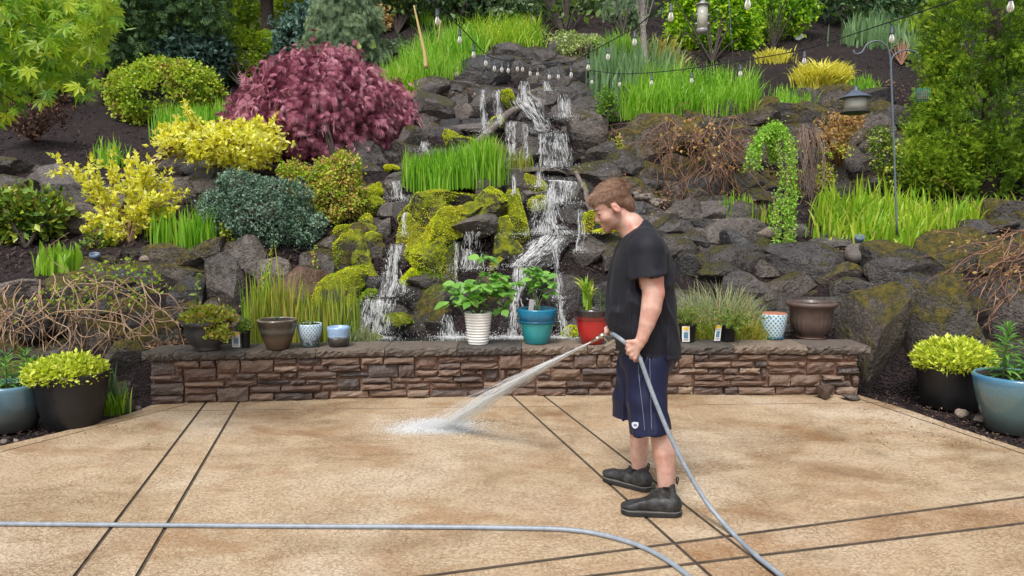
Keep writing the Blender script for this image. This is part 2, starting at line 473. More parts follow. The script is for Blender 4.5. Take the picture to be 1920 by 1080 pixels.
MT['mortar'] = plain('red_brown_mortar', (.17, .088, .058), .9, var=.3, nscale=20, bump=.6, bscale=90, bdist=.006)
MT['coping'] = rockmat('grey_coping_stone', (.11, .098, .085), (.30, .27, .235), lichen=.5, wet=.1, scale=3)
MT['wood'] = plain('weathered_log', (.13, .105, .09), .75, var=.5, nscale=18, bump=.7, bscale=30, bdist=.01)
MT['bark'] = plain('dark_bark', (.045, .033, .026), .9, var=.5, nscale=14, bump=1., bscale=24, bdist=.03)
MT['bark_pale'] = plain('pale_spotted_bark', (.22, .20, .18), .85, var=.6, nscale=40, bump=.6, bscale=40, bdist=.01)
MT['twig'] = leafmat('tan_twig', [(.17, .10, .06), (.30, .19, .115), (.42, .29, .19), (.22, .13, .08)], .7, 0)
MT['twig_red'] = leafmat('red_brown_twig', [(.13, .065, .04), (.24, .125, .075), (.34, .20, .125)], .7, 0)
MT['twig_grey'] = leafmat('grey_brown_twig', [(.10, .065, .05), (.18, .125, .10), (.25, .18, .14)], .75, 0)
MT['stalk'] = leafmat('tan_stalk', [(.42, .30, .12), (.55, .42, .18)], .6, 0)
MT['stem'] = leafmat('green_stem', [(.06, .10, .025), (.10, .14, .03)], .6, 0)

L = {}
L['lime_shrub'] = leafmat('lime_shrub_leaf', [(.10, .19, .014), (.24, .38, .02), (.38, .52, .03), (.52, .60, .07)], .5, .3, patch=3.0)
L['lime_pink'] = leafmat('lime_shrub_leaf_red_tips', [(.09, .18, .016), (.24, .38, .022), (.40, .52, .035), (.50, .56, .07), (.26, .11, .08)], .5, .3, patch=3.0)
L['red_maple'] = leafmat('laceleaf_red', [(.15, .03, .062), (.36, .105, .17), (.56, .23, .325), (.70, .40, .49)], .5, .22, 1.3, patch=4.0)
L['gold'] = leafmat('golden_leaf', [(.58, .55, .03), (.78, .74, .05), (.86, .84, .14), (.88, .87, .36), (.56, .62, .06)], .45, .42, 1.2)
L['maple'] = leafmat('fresh_maple_leaf', [(.05, .14, .012), (.12, .26, .015), (.24, .40, .02), (.42, .52, .03), (.10, .22, .03)], .42, .45, 1.5)
L['rhodo'] = leafmat('glossy_dark_leaf', [(0.033, 0.077, 0.0154), (0.088, 0.176, 0.022), (0.176, 0.286, 0.033), (0.396, 0.44, 0.044), (0.198, 0.165, 0.055)], .35, .15)
L['lime_clump'] = leafmat('pale_green_leaf', [(.14, .28, .02), (.24, .42, .035), (.33, .52, .06)], .45, .35)
L['juniper'] = leafmat('blue_green_needle', [(.045, .095, .062), (.10, .18, .125), (.18, .28, .20), (.27, .38, .28)], .55, .15, patch=4.0)
L['creeper'] = leafmat('green_red_small_leaf', [(.12, .24, .014), (.30, .46, .025), (.48, .60, .05), (.40, .16, .10), (.54, .44, .12), (.34, .50, .04)], .5, .28, patch=3.0)
L['iris'] = leafmat('fresh_iris_blade', [(.06, .20, .012), (.12, .32, .016), (.20, .44, .025), (.30, .52, .05), (.30, .52, .06), (.48, .44, .14)], .42, .4, 1.4)
L['iris_yellow'] = leafmat('yellow_green_blade', [(.10, .25, .014), (.20, .39, .02), (.32, .50, .03), (.44, .54, .06), (.56, .50, .16)], .42, .4, 1.4)
L['iris_blue'] = leafmat('grey_green_iris', [(.10, .19, .075), (.16, .28, .12), (.24, .37, .17)], .5, .3)
L['hakone'] = leafmat('golden_grass', [(.42, .40, .025), (.62, .56, .05), (.74, .68, .14), (.40, .44, .04)], .5, .35, 1.2)
L['reed'] = leafmat('reed_blade', [(.12, .22, .03), (.24, .34, .04), (.40, .38, .06), (.44, .33, .10)], .5, .3)
L['ograss'] = leafmat('grey_ornamental_grass', [(.15, .24, .11), (.24, .33, .15), (.38, .36, .20), (.44, .34, .20)], .6, .3)
L['cordyline'] = leafmat('cream_yellow_strap', [(.42, .34, .07), (.56, .46, .14), (.30, .34, .06), (.62, .50, .20)], .5, .3)
L['thuja'] = leafmat('golden_green_thuja', [(.055, .125, .014), (.15, .27, .02), (.29, .45, .028), (.50, .60, .06)], .55, .22, patch=2.5)
L['larch'] = leafmat('pale_larch_needle', [(.18, .38, .04), (.30, .54, .06), (.42, .62, .12)], .5, .35)
L['viburnum'] = leafmat('bright_green_leaf', [(.08, .20, .008), (.18, .38, .012), (.34, .54, .018), (.52, .64, .04)], .42, .38, patch=2.0)
L['bronze'] = leafmat('bronze_leaf', [(.30, .15, .06), (.44, .25, .10), (.52, .36, .15), (.36, .30, .07)], .5, .3)
L['fern'] = leafmat('fern_frond', [(.07, .17, .018), (.13, .27, .025), (.20, .34, .035)], .5, .35)
L['weeping_blue'] = leafmat('weeping_blue_needle', [(.09, .15, .09), (.16, .25, .14), (.25, .35, .20), (.34, .42, .23)], .6, .2)
L['dark_conifer'] = leafmat('dark_conifer_needle', [(0.0338, 0.0878, 0.0378), (0.081, 0.162, 0.0607), (0.162, 0.27, 0.0945)], .6, .15)
L['wood_mid'] = leafmat('woodland_leaf', [(0.029, 0.0653, 0.0261), (0.087, 0.1595, 0.0435), (0.1885, 0.29, 0.058), (0.3625, 0.4495, 0.087)], .55, .3, patch=.6)
L['wood_blue'] = leafmat('woodland_blue_leaf', [(0.039, 0.0845, 0.0715), (0.091, 0.169, 0.143), (0.156, 0.26, 0.208)], .6, .2, patch=.8)
L['wood_yellow'] = leafmat('woodland_yellow_leaf', [(0.2, 0.325, 0.0312), (0.4, 0.525, 0.05), (0.575, 0.65, 0.0875)], .55, .35, patch=.8)
L['hydrangea'] = leafmat('hydrangea_leaf', [(.10, .26, .04), (.17, .37, .06), (.26, .48, .10), (.14, .32, .07)], .38, .3)
L['lily'] = leafmat('lily_leaf', [(.06, .19, .035), (.11, .28, .05), (.18, .37, .075)], .38, .3)
L['bromeliad'] = leafmat('dracaena_leaf', [(.14, .30, .03), (.24, .42, .04), (.42, .46, .06)], .4, .3)
L['chartreuse'] = leafmat('chartreuse_leaf', [(.42, .52, .02), (.58, .66, .05), (.68, .72, .14), (.32, .44, .02)], .45, .3, 1.2)
L['succulent'] = leafmat('succulent_leaf', [(.16, .24, .02), (.28, .36, .03), (.40, .42, .06), (.36, .16, .07)], .5, .2)
L['herb'] = leafmat('small_herb_leaf', [(.08, .16, .03), (.14, .25, .035), (.22, .32, .05), (.20, .18, .06)], .5, .3)
L['varieg'] = leafmat('cream_green_leaf', [(.20, .30, .07), (.36, .45, .15), (.50, .56, .26)], .5, .3)
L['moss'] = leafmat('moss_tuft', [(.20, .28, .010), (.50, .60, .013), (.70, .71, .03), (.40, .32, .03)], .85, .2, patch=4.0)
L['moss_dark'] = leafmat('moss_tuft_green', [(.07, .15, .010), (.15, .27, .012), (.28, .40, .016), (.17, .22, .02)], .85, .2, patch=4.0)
L['barberry'] = leafmat('dark_red_leaf', [(.05, .022, .018), (.10, .045, .032), (.15, .085, .05)], .6, .2)

def water_mat(name, alpha_white=.75):
    t = NT(name)
    f = t.attr('rnd')
    col = t.ramp(f, [(0, (.62, .65, .68)), (.35, (.90, .91, .92)), (1, (1, 1, 1))])
    p = t.bsdf(Base_Color=col, Roughness=.25, Specular_IOR_Level=.8)
    tl = t.node("BsdfTranslucent", {'Color': col})
    tr = t.node("BsdfTransparent", {'Color': (.94, .96, .98)})
    m1 = t.node("MixShader", {0: .18}); t.l.new(p.outputs[0], m1.inputs[1]); t.l.new(tl.outputs[0], m1.inputs[2])
    m2 = t.node("MixShader", {0: t.math('MULTIPLY', t.rng(f, 0, .6, .45, 1), alpha_white)}); t.l.new(tr.outputs[0], m2.inputs[1]); t.l.new(m1.outputs[0], m2.inputs[2])
    return t.done(m2)
MT['water_white'] = water_mat('falling_white_water', .9)
MT['water_jet'] = water_mat('hose_spray', .8)
def veil_mat(name, a_lat=70., a_len=5., lo=.50, hi=.66, amax=.75, edge=True):
    """thin running water: white streaks along the flow, clear between them. 'flow' = (metres across, metres along, 0), rnd = 0 at the edges, 1 inside"""
    t = NT(name); v = t.attr('flow', 'Vector')
    n1 = t.noise(1.0, 4, .6, t.map(v, (a_lat, a_len, 1))); n2 = t.noise(1.0, 3, .6, t.map(v, (a_lat * .3, a_len * 3.2, 1), (0, 0, 0), (3, 7, 0)))
    a = t.rng(t.math('ADD', t.math('MULTIPLY', n1, .65), t.math('MULTIPLY', n2, .35)), lo, hi, 0, amax)
    a = t.math('MULTIPLY', a, t.attr('rnd'))
    p = t.bsdf(Base_Color=(.95, .955, .96), Roughness=.3, Specular_IOR_Level=.6); tl = t.node("BsdfTranslucent", {'Color': (.97, .975, .98)})
    m1 = t.node("MixShader", {0: .18}); t.l.new(p.outputs[0], m1.inputs[1]); t.l.new(tl.outputs[0], m1.inputs[2])
    tr = t.node("BsdfTransparent", {'Color': (.97, .98, .98)})
    m2 = t.node("MixShader", {0: a}); t.l.new(tr.outputs[0], m2.inputs[1]); t.l.new(m1.outputs[0], m2.inputs[2])
    return t.done(m2)
MT['veil'] = veil_mat('water_veil', 60., 3.2, .44, .66, .70)
MT['jet_veil'] = veil_mat('jet_veil', 46., 1.6, .40, .72, .36)
MT['foam'] = veil_mat('foam_sheet', 26., 26., .34, .52, 1.0)
def flow_attr(o, F):
    a = o.data.attributes.new('flow', 'FLOAT_VECTOR', 'POINT'); a.data.foreach_set('vector', np.asarray(F, np.float32).ravel()); return o
def pond_mat():
    t = NT('dark_pond_water'); co = t.coord()
    p = t.bsdf(Base_Color=(.02, .024, .018), Roughness=.04, Specular_IOR_Level=.6)
    t.put(p.inputs['Normal'], t.bump(t.noise(16, 4, .6, co), .5, .02))
    return t.done(p)
MT['pond'] = pond_mat()
# ------------------------------------------------------------------ the hillside as distances read off the photograph
_cols = [
 (-900, [(740, 6.2), (640, 6.6), (560, 7.0), (500, 7.4), (440, 8.6), (330, 9.6), (250, 11.5), (190, 13.5), (100, 17), (0, 21), (-260, 30)]),
 (0,    [(725, 6.55), (640, 6.85), (560, 7.15), (515, 7.4), (470, 8.1), (430, 8.8), (400, 9.1), (330, 9.6), (300, 10.2), (250, 11.5), (190, 13.5), (100, 17), (0, 21), (-260, 30)]),
 (250,  [(748, 6.35), (660, 6.65), (560, 7.15), (480, 7.6), (460, 8.2), (430, 8.7), (350, 9.2), (315, 9.7), (250, 11.5), (200, 13.2), (100, 17), (0, 21), (-260, 30)]),
 (500,  [(655, 7.1), (560, 7.5), (460, 7.9), (440, 8.2), (380, 8.8), (330, 9.2), (250, 10.5), (200, 12), (100, 15.5), (0, 20), (-260, 29)]),
 (700,  [(655, 7.2), (560, 7.6), (460, 8.1), (400, 8.6), (330, 9.2), (250, 10.2), (180, 11.2), (150, 12), (100, 13.5), (50, 15.5), (0, 18), (-260, 28)]),
 (900,  [(655, 7.25), (560, 7.55), (460, 7.9), (400, 8.2), (350, 8.6), (300, 9.3), (250, 9.9), (200, 10.7), (150, 11.5), (110, 12.3), (80, 13.3), (30, 15.5), (0, 17), (-260, 27)]),
 (1100, [(655, 7.25), (560, 7.65), (460, 8.2), (400, 8.7), (330, 9.3), (250, 10), (180, 11), (130, 12), (90, 13), (30, 15.5), (0, 17), (-260, 27)]),
 (1300, [(645, 7.2), (540, 7.6), (460, 8.1), (420, 8.5), (400, 9), (380, 9.4), (300, 9.8), (230, 10.2), (200, 10.8), (150, 12), (100, 13.5), (30, 16.5), (0, 18), (-260, 28)]),
 (1500, [(645, 7.15), (560, 7.4), (480, 7.8), (430, 8.2), (400, 8.9), (370, 9.5), (300, 9.9), (220, 10.3), (150, 12), (100, 13.5), (30, 16.5), (0, 18), (-260, 28)]),
 (1700, [(725, 6.4), (600, 6.8), (500, 7.3), (460, 7.8), (430, 8.4), (400, 9), (370, 9.6), (300, 10), (230, 10.5), (150, 12.3), (100, 13.8), (40, 16.2), (0, 18), (-260, 28)]),
 (1920, [(735, 6.2), (600, 6.7), (500, 7.1), (450, 7.7), (420, 8.3), (390, 8.9), (300, 10), (230, 10.8), (150, 12.5), (100, 14), (40, 16.4), (0, 18), (-260, 28)]),
 (2820, [(760, 5.8), (600, 6.5), (500, 7.0), (450, 7.7), (420, 8.3), (390, 8.9), (300, 10), (230, 10.8), (150, 12.5), (100, 14), (0, 18), (-260, 28)]),
]
_cx = np.array([c[0] for c in _cols], float)
_py = np.arange(-260, 861, 4.0)
_tab = np.array([np.interp(_py, [k[0] for k in c[1]][::-1], [k[1] for k in c[1]][::-1]) for c in _cols])
def DV(px, py):
    px = np.clip(np.asarray(px, float), _cx[0], _cx[-1]); py = np.clip(np.asarray(py, float), _py[0], _py[-1])
    fi = (py - _py[0]) / 4.0; i0 = np.minimum(fi.astype(int), len(_py) - 2); u = fi - i0
    k = np.clip(np.searchsorted(_cx, px) - 1, 0, len(_cx) - 2); w = (px - _cx[k]) / (_cx[k + 1] - _cx[k])
    w = w * w * (3 - 2 * w)
    a = _tab[k, i0] * (1 - u) + _tab[k, i0 + 1] * u; b = _tab[k + 1, i0] * (1 - u) + _tab[k + 1, i0 + 1] * u
    return a * (1 - w) + b * w
def D(px, py): return float(DV(px, py))
def H(px, py, off=0.0): return W(px, py, D(px, py) + off)          # the spot on the hillside
def HV(px, py, off=0.0): return WV(px, py, DV(px, py) + off)

def build_hillside():
    xs = np.arange(-900, 2821, 20.0); ys = np.concatenate([np.arange(-260, 120, 20.0), np.arange(120, 861, 9.0)])
    X, Y = np.meshgrid(xs, ys)
    P = HV(X, Y)
    P[..., 2] += .03 * noise(P, 1.6, 11, 3)
    P[..., 1] += .04 * noise(P, 2.2, 12, 2)
    nx, ny = len(xs), len(ys)
    i = np.arange(ny - 1)[:, None] * nx; j = np.arange(nx - 1)[None]
    Q = np.stack([i + j, i + nx + j, i + nx + j + 1, i + j + 1], -1).reshape(-1, 4)
    o = MB().add(P, Q).build('hillside', MT['mulch'])
    tag(o, 'steep garden hillside covered in dark bark mulch', 'hillside', None, 'structure')
build_hillside()
gx = np.array([[-60, -30], [60, -30], [60, 8.2], [-60, 8.2]])
o = MB().add(np.array([[-60, -40, -.035], [60, -40, -.035], [60, 9, -.035], [-60, 9, -.035]]), np.array([[0, 1, 2, 3]])).build('ground', MT['mulch'])
tag(o, 'dark bark mulch ground around the patio', 'ground', None, 'structure')

# ------------------------------------------------------------------ patio slabs with recessed joints
def g2(px, py): return G(px, py)[:2]
patio = thing('patio', 'tan stamped concrete patio with dark joints', 'patio', (0, 4, 0), None, 'structure')
outline = [(-7.5, -1.5), (7.5, -1.5), g2(2450, 985), g2(2100, 888), g2(1920, 842), g2(1800, 803), g2(1715, 772), g2(1640, 749), g2(1600, 738), g2(960, 739), g2(330, 752), g2(282, 760), g2(240, 776), g2(120, 808), g2(0, 836), g2(-300, 925), g2(-560, 1020)]
outline = [np.array(p, float) for p in outline]
def split(poly, p, d, gap):
    n = np.array([-d[1], d[0]])
    out = []
    for sgn in (1, -1):
        dist = [sgn * ((q - p) @ n) - gap / 2 for q in poly]
        res = []
        for i in range(len(poly)):
            a, b, da, db = poly[i], poly[(i + 1) % len(poly)], dist[i], dist[(i + 1) % len(poly)]
            if da >= 0: res.append(a)
            if (da >= 0) != (db >= 0): res.append(a + (b - a) * da / (da - db))
        if len(res) >= 3: out.append(res)
    return out
lines = []
for (a, b, gp) in [((382, 760), (140, 1080), .015), ((447, 755), (257, 1080), .015), ((959, 741), (1307, 1057), .015), ((1017, 740), (1413, 1047), .015),
                   ((800, 1080), (1920, 932), .021), ((1107, 1080), (1920, 981), .021),
                   ((335, 770), (1905, 752), .006), ((330, 763), (0, 848), .008), ((1605, 746), (1920, 851), .013), ((-560, 1300), (1700, 1330), .012)]:
    p, q = g2(*a), g2(*b); lines.append((p, unit(q - p), gp))
polys = [outline]
for p, d, gp in lines:
    polys = [r for poly in polys for r in split(poly, p, d, gp)]
def area2(poly): return .5 * sum(a[0] * b[1] - a[1] * b[0] for a, b in zip(poly, poly[1:] + poly[:1]))
for poly in polys:
    pl = [q for i, q in enumerate(poly) if np.linalg.norm(q - poly[i - 1]) > .004]
    if len(pl) < 3 or abs(area2(pl)) < .004: continue
    if area2(pl) < 0: pl = pl[::-1]
    n = len(pl); A = np.array(pl)
    e = unit(np.roll(A, -1, 0) - A); nin = np.stack([-e[:, 1], e[:, 0]], -1)
    nb = unit(nin + np.roll(nin, 1, 0))
    ins = A + nb * .004
    V = np.vstack([np.c_[ins, np.zeros(n)], np.c_[A, np.full(n, -.0045)], np.c_[A, np.full(n, -.05)]])
    tri = np.array(tessellate_polygon([[Vector((*q, 0)) for q in ins]]))
    v0 = ins[tri[0]]
    if (v0[1, 0] - v0[0, 0]) * (v0[2, 1] - v0[0, 1]) - (v0[1, 1] - v0[0, 1]) * (v0[2, 0] - v0[0, 0]) < 0: tri = tri[:, ::-1]
    i = np.arange(n); j = (i + 1) % n
    sides = np.vstack([np.stack([i + n, j + n, j, i], -1), np.stack([i + 2 * n, j + 2 * n, j + n, i + n], -1)])
    cen = A.mean(0); ctr = g2(1240, 1030)
    rr = 1.0 if abs(area2(pl)) < .12 and np.linalg.norm(cen - ctr) < .5 else (.75 if np.linalg.norm(cen - g2(1520, 985)) < .9 and abs(area2(pl)) < 1.2 else (.8 if abs(area2(pl)) < .6 and cen[1] < 3.9 and cen[0] > .2 else .25))
    o = MB().add(V, [tri, sides], rr).build('slab', MT['concrete'], patio, smooth=False)
    o.data.materials.append(MT['joint'])
    for f in o.data.polygons:
        if len(f.vertices) == 4 and f.normal.z < .9: f.material_index = 1
A = np.array(outline)
tri = np.array(tessellate_polygon([[Vector((*q, 0)) for q in A]]))
MB().add(np.c_[A, np.full(len(A), -.009)], tri).build('joint_bed', MT['joint'], patio, smooth=False)

# ------------------------------------------------------------------ low stone wall with coping
_w = np.array([G(285, 757), G(960, 742), G(1607, 740)])
_wc = np.polyfit(_w[:, 0], _w[:, 1], 2)
def WY(x): return np.polyval(_wc, x)
WX0, WX1 = float(_w[0, 0]), float(_w[2, 0])
Z_STONE, Z_TOP = .372, .448
wall = thing('stone_wall', 'low curved garden wall of red brown ledge stone with grey coping along the patio', 'garden wall', (0, float(WY(0)), 0), None, 'thing')
n = 40
xs = np.linspace(WX0 + .01, WX1 - .01, n)
V = np.vstack([np.c_[xs, WY(xs) + .012, np.zeros(n)], np.c_[xs, WY(xs) + .012, np.full(n, Z_STONE)], np.c_[xs, WY(xs) + .30, np.full(n, Z_STONE)], np.c_[xs, WY(xs) + .30, np.zeros(n)]])
i = np.arange(n - 1)
MB().add(V, [np.vstack([np.stack([i + k * n, i + 1 + k * n, i + 1 + ((k + 1) % 4) * n, i + ((k + 1) % 4) * n], -1) for k in range(4)]), np.array([[0, n, 2 * n, 3 * n], [n - 1, 4 * n - 1, 3 * n - 1, 2 * n - 1]])]).build('mortar', MT['mortar'], wall, smooth=False)
r_ = np.random.default_rng(21)
ROWS = np.array([0, .075, .133, .186, .248, .305, Z_STONE]); NC = 92
cw = (WX1 - WX0) / NC
occ = np.zeros((6, NC), bool)
def wall_stone(x0, x1, z0, z1, sd):
    r = np.random.default_rng(sd)
    g = .0078
    x0 += g + r.uniform(-.003, .006); x1 -= g + r.uniform(-.003, .006); z0 += g + r.uniform(-.002, .004); z1 -= g + r.uniform(-.002, .004)
    nx, nz = 6, 4
    u = np.linspace(0, 1, nx); w = np.linspace(0, 1, nz)
    Ug, Wg = np.meshgrid(u, w)
    proud = r.choice([.004, .012, .022, .034, .046], p=[.2, .28, .27, .17, .08])
    edge = (np.minimum(np.minimum(Ug, 1 - Ug) * (nx - 1), np.minimum(Wg, 1 - Wg) * (nz - 1)) > .5)
    X = x0 + Ug * (x1 - x0); Z = z0 + Wg * (z1 - z0)
    out = proud + np.where(edge, .012, -.002) + r.normal(0, .0045, X.shape) + r.normal(0, .006) * (Ug - .5) + r.normal(0, .007) * (Wg - .5)
    X = X + r.normal(0, .003, X.shape); Z = Z + r.normal(0, .0025, X.shape)
    Z[0] = np.maximum(Z[0], .002)
    P = np.stack([X, WY(X) - out, Z], -1).reshape(-1, 3)
    i = np.arange(nz - 1)[:, None] * nx; j = np.arange(nx - 1)[None]
    Q = np.stack([i + j, i + j + 1, i + nx + j + 1, i + nx + j], -1).reshape(-1, 4)
    ring = list(range(nx)) + [nx * k + nx - 1 for k in range(1, nz)] + [nx * (nz - 1) + k for k in range(nx - 2, -1, -1)] + [nx * k for k in range(nz - 2, 0, -1)]
    B = P[ring].copy(); B[:, 1] = WY(B[:, 0]) + .02
    m = len(ring); a = np.array(ring); b = nx * nz + np.arange(m)
    S = np.stack([np.roll(a, -1), a, b, np.roll(b, -1)], -1)
    return np.vstack([P, B]), [np.vstack([Q, S])]
sd = 0
for row in range(6):
    for c in range(NC):
        if occ[row, c]: continue
        w = int(r_.choice([2, 3, 4, 5], p=[.22, .30, .30, .18])); h = int(r_.choice([1, 2], p=[.72, .28]))
        if h == 2 and row == 5: h = 1
        if h == 2 and w == 5: w = 4
        while w > 1 and (c + w > NC or occ[row:row + h, c:c + w].any()): w -= 1
        if h == 2 and occ[row + 1, c:c + w].any(): h = 1
        if w == 1 and h == 1 and c + 1 < NC and not occ[row, c + 1]: w = 2
        occ[row:row + h, c:c + w] = True
        sd += 1
        V, Fq = wall_stone(WX0 + c * cw, WX0 + (c + w) * cw, ROWS[row], ROWS[row + h], 500 + sd)
        MB().add(V, Fq).build('wall_stone', MT['wallstone'], wall, smooth=False)
cj = [275, 361, 483, 606, 728, 859, 978, 1100, 1240, 1372, 1509, 1625]
cxs = [W(p, 645, 6.4)[0] for p in cj]; cxs[0] = W(272, 655, 6.1)[0]
for k in range(len(cj) - 1):
    r = np.random.default_rng(900 + k)
    x0, x1 = cxs[k] + .0035, cxs[k + 1] - .0035
    nx = 22
    xs = np.linspace(x0, x1, nx)
    prof = [(.34, 0), (.05, 0), (.0, 0), (-.036, -.002), (-.048, -.014), (-.05, -.034), (-.043, -.055), (-.03, -.072), (.0, -.076), (.34, -.076)]
    V = []
    for q, (dy, dz) in enumerate(prof):
        jy = r.normal(0, .007, nx) if 3 <= q <= 7 else (r.normal(0, .002, nx) if q == 2 else np.zeros(nx))
        jz = r.normal(0, .004, nx) if 4 <= q <= 7 else np.zeros(nx) + (.0018 * (r.random(nx) - .5) if q in (1, 2) else 0)
        xx = xs.copy()
        V.append(np.c_[xx, WY(xx) + dy + jy, Z_TOP + dz + jz])
    V = np.array(V); m = len(prof)
    if k == 0: V[3:8, 0:3, 0] += np.array([.03, .012, .0])[None]; V[3:8, 0, 1] += .02
    V = V.reshape(-1, 3)
    i = np.arange(m - 1)[:, None] * nx; j = np.arange(nx - 1)[None]
    Q = np.stack([i + j, i + j + 1, i + nx + j + 1, i + nx + j], -1).reshape(-1, 4)[:, ::-1]
    caps = [np.array([[q * nx for q in range(m)]]), np.array([[q * nx + nx - 1 for q in range(m)][::-1]])]
    MB().add(V, [Q] + caps).build('coping_stone', MT['coping'], wall, smooth=False)

# ------------------------------------------------------------------ pond behind the wall
xs = np.linspace(-2.6, 2.3, 30)
V = np.vstack([np.c_[xs, WY(xs) + .28, np.full(30, .385)], np.c_[xs, np.full(30, 8.0), np.full(30, .385)]])
i = np.arange(29)
o = MB().add(V, np.stack([i, i + 1, i + 31, i + 30], -1)).build('pond_water', MT['pond'])
tag(o, 'dark pond water behind the low wall', 'water', None, 'structure')
# ------------------------------------------------------------------ boulders
ROCKS = []                      # (V, F) of everything solid, for water and moss to lie on
_seed = [3000]
def boulder(px, py, w, h, mat='rock', parent=None, roll=0.0, flat=0.0, dy=None, name='boulder', cuts=11, rough=.10, deep=.85, label=None, cat=None, group=None):
    Y = D(px, py)
    rx, rz = w / 2 * M_PX(Y) * 1.30, h / 2 * M_PX(Y) * 1.32
    ry = deep * .5 * (rx + rz)
    _seed[0] += 1
    c = W(px, py, Y + (.28 * ry if dy is None else dy))
    V, F = rock(c, (rx, ry, rz), _seed[0], 4 if max(w, h) > 92 else (3 if max(w, h) > 22 else 2), cuts, rough, math.radians(roll), flat)
    ROCKS.append((V, F))
    return MB().add(V, F).build(name, MT[mat], parent, smooth=(mat == 'pebble'), label=label, cat=cat, group=group, at=None if parent is not None else c)
def boulders(parent, rows):
    for r in rows:
        r = list(r); kw = {}
        if isinstance(r[-1], dict): kw = r.pop()
        boulder(r[0], r[1], r[2], r[3], r[4] if len(r) > 4 else 'rock', parent, r[5] if len(r) > 5 else 0, **kw)
def inpoly(x, y, poly):
    ins = np.zeros(np.shape(x), bool); n = len(poly)
    for i in range(n):
        (x1, y1), (x2, y2) = poly[i], poly[(i + 1) % n]
        c = ((y1 > y) != (y2 > y)) & (x < (x2 - x1) * (y - y1) / ((y2 - y1) or 1e-9) + x1)
        ins ^= c
    return ins
def fill(parent, poly, size, mats, seed, dy=.24, jit=.4):
    r = np.random.default_rng(seed); p = np.array(poly, float)
    y = p[:, 1].min(); k = 0
    while y < p[:, 1].max():
        x = p[:, 0].min() + (k % 2) * size * .6
        while x < p[:, 0].max():
            qx, qy = x + r.uniform(-jit, jit) * size, y + r.uniform(-jit, jit) * size * .7
            if inpoly(np.array(qx), np.array(qy), poly):
                s = size * r.uniform(1.1, 1.9)
                boulder(qx, qy, s * 1.25, s * r.uniform(.7, 1.0), mats[int(r.integers(len(mats)))], parent, r.uniform(-18, 18), dy=dy)
            x += size * 1.15
        y += size * .72; k += 1
def wthing(name, label, cat, px, py): return thing(name, label, cat, H(px, py), None, 'thing')

wl_up = wthing('boulder_wall', 'upper row of dark boulders holding the left mulch bed behind the golden shrub', 'boulder wall', 200, 380)
fill(wl_up, [(-60, 318), (120, 325), (250, 350), (330, 320), (450, 320), (440, 380), (330, 400), (230, 440), (120, 455), (-60, 400)], 50, ['rock', 'rock_grey', 'rock'], 11)
boulders(wl_up, [(22, 322, 118, 46, 'rock', 4), (125, 343, 150, 56, 'rock_grey', 6), (30, 352, 90, 40, 'rock'), (-40, 350, 90, 60), (150, 392, 80, 50, 'rock'), (135, 432, 90, 56), (215, 375, 90, 50), (325, 310, 90, 46, 'rock_moss'), (393, 340, 84, 46, 'rock_grey'), (300, 345, 70, 46, 'rock'), (440, 345, 60, 40), (370, 318, 60, 34, 'rock_grey'), (215, 425, 70, 40)])
wl_lo = wthing('boulder_wall', 'lower mossy boulder wall at the left draped in bare tan vines', 'boulder wall', 200, 640)
fill(wl_lo, [(-80, 530), (190, 510), (310, 480), (420, 470), (500, 500), (560, 560), (560, 640), (330, 640), (270, 660), (262, 745), (-80, 720)], 56, ['rock', 'rock_moss', 'rock_moss', 'rock'], 12)
boulders(wl_lo, [(30, 550, 100, 46, 'rock_grey'), (140, 540, 120, 50, 'rock_moss'), (232, 528, 116, 52, 'rock_moss', -4), (318, 503, 116, 66, 'rock_moss', 5), (398, 480, 76, 62, 'rock_moss'), (470, 480, 66, 88, 'rock_grey', 4), (432, 560, 104, 130, 'rock', -22), (352, 560, 78, 80, 'rock'), (255, 588, 120, 56, 'rock_moss'), (190, 628, 130, 76, 'rock_moss'), (90, 612, 150, 80, 'rock'), (10, 600, 100, 76, 'rock_moss'), (285, 640, 90, 76, 'rock_moss'), (110, 672, 130, 66, 'rock'), (20, 670, 120, 70, 'rock_moss'), (505, 520, 66, 66, 'rock_grey'), (562, 540, 96, 74, 'rock_brown'), (228, 690, 86, 90, 'rock_moss'), (235, 730, 60, 40, 'rock'), (170, 720, 110, 60), (340, 600, 60, 50, 'rock'), (-70, 640, 120, 90), (500, 590, 80, 60, 'rock'), (590, 600, 80, 50, 'rock')])

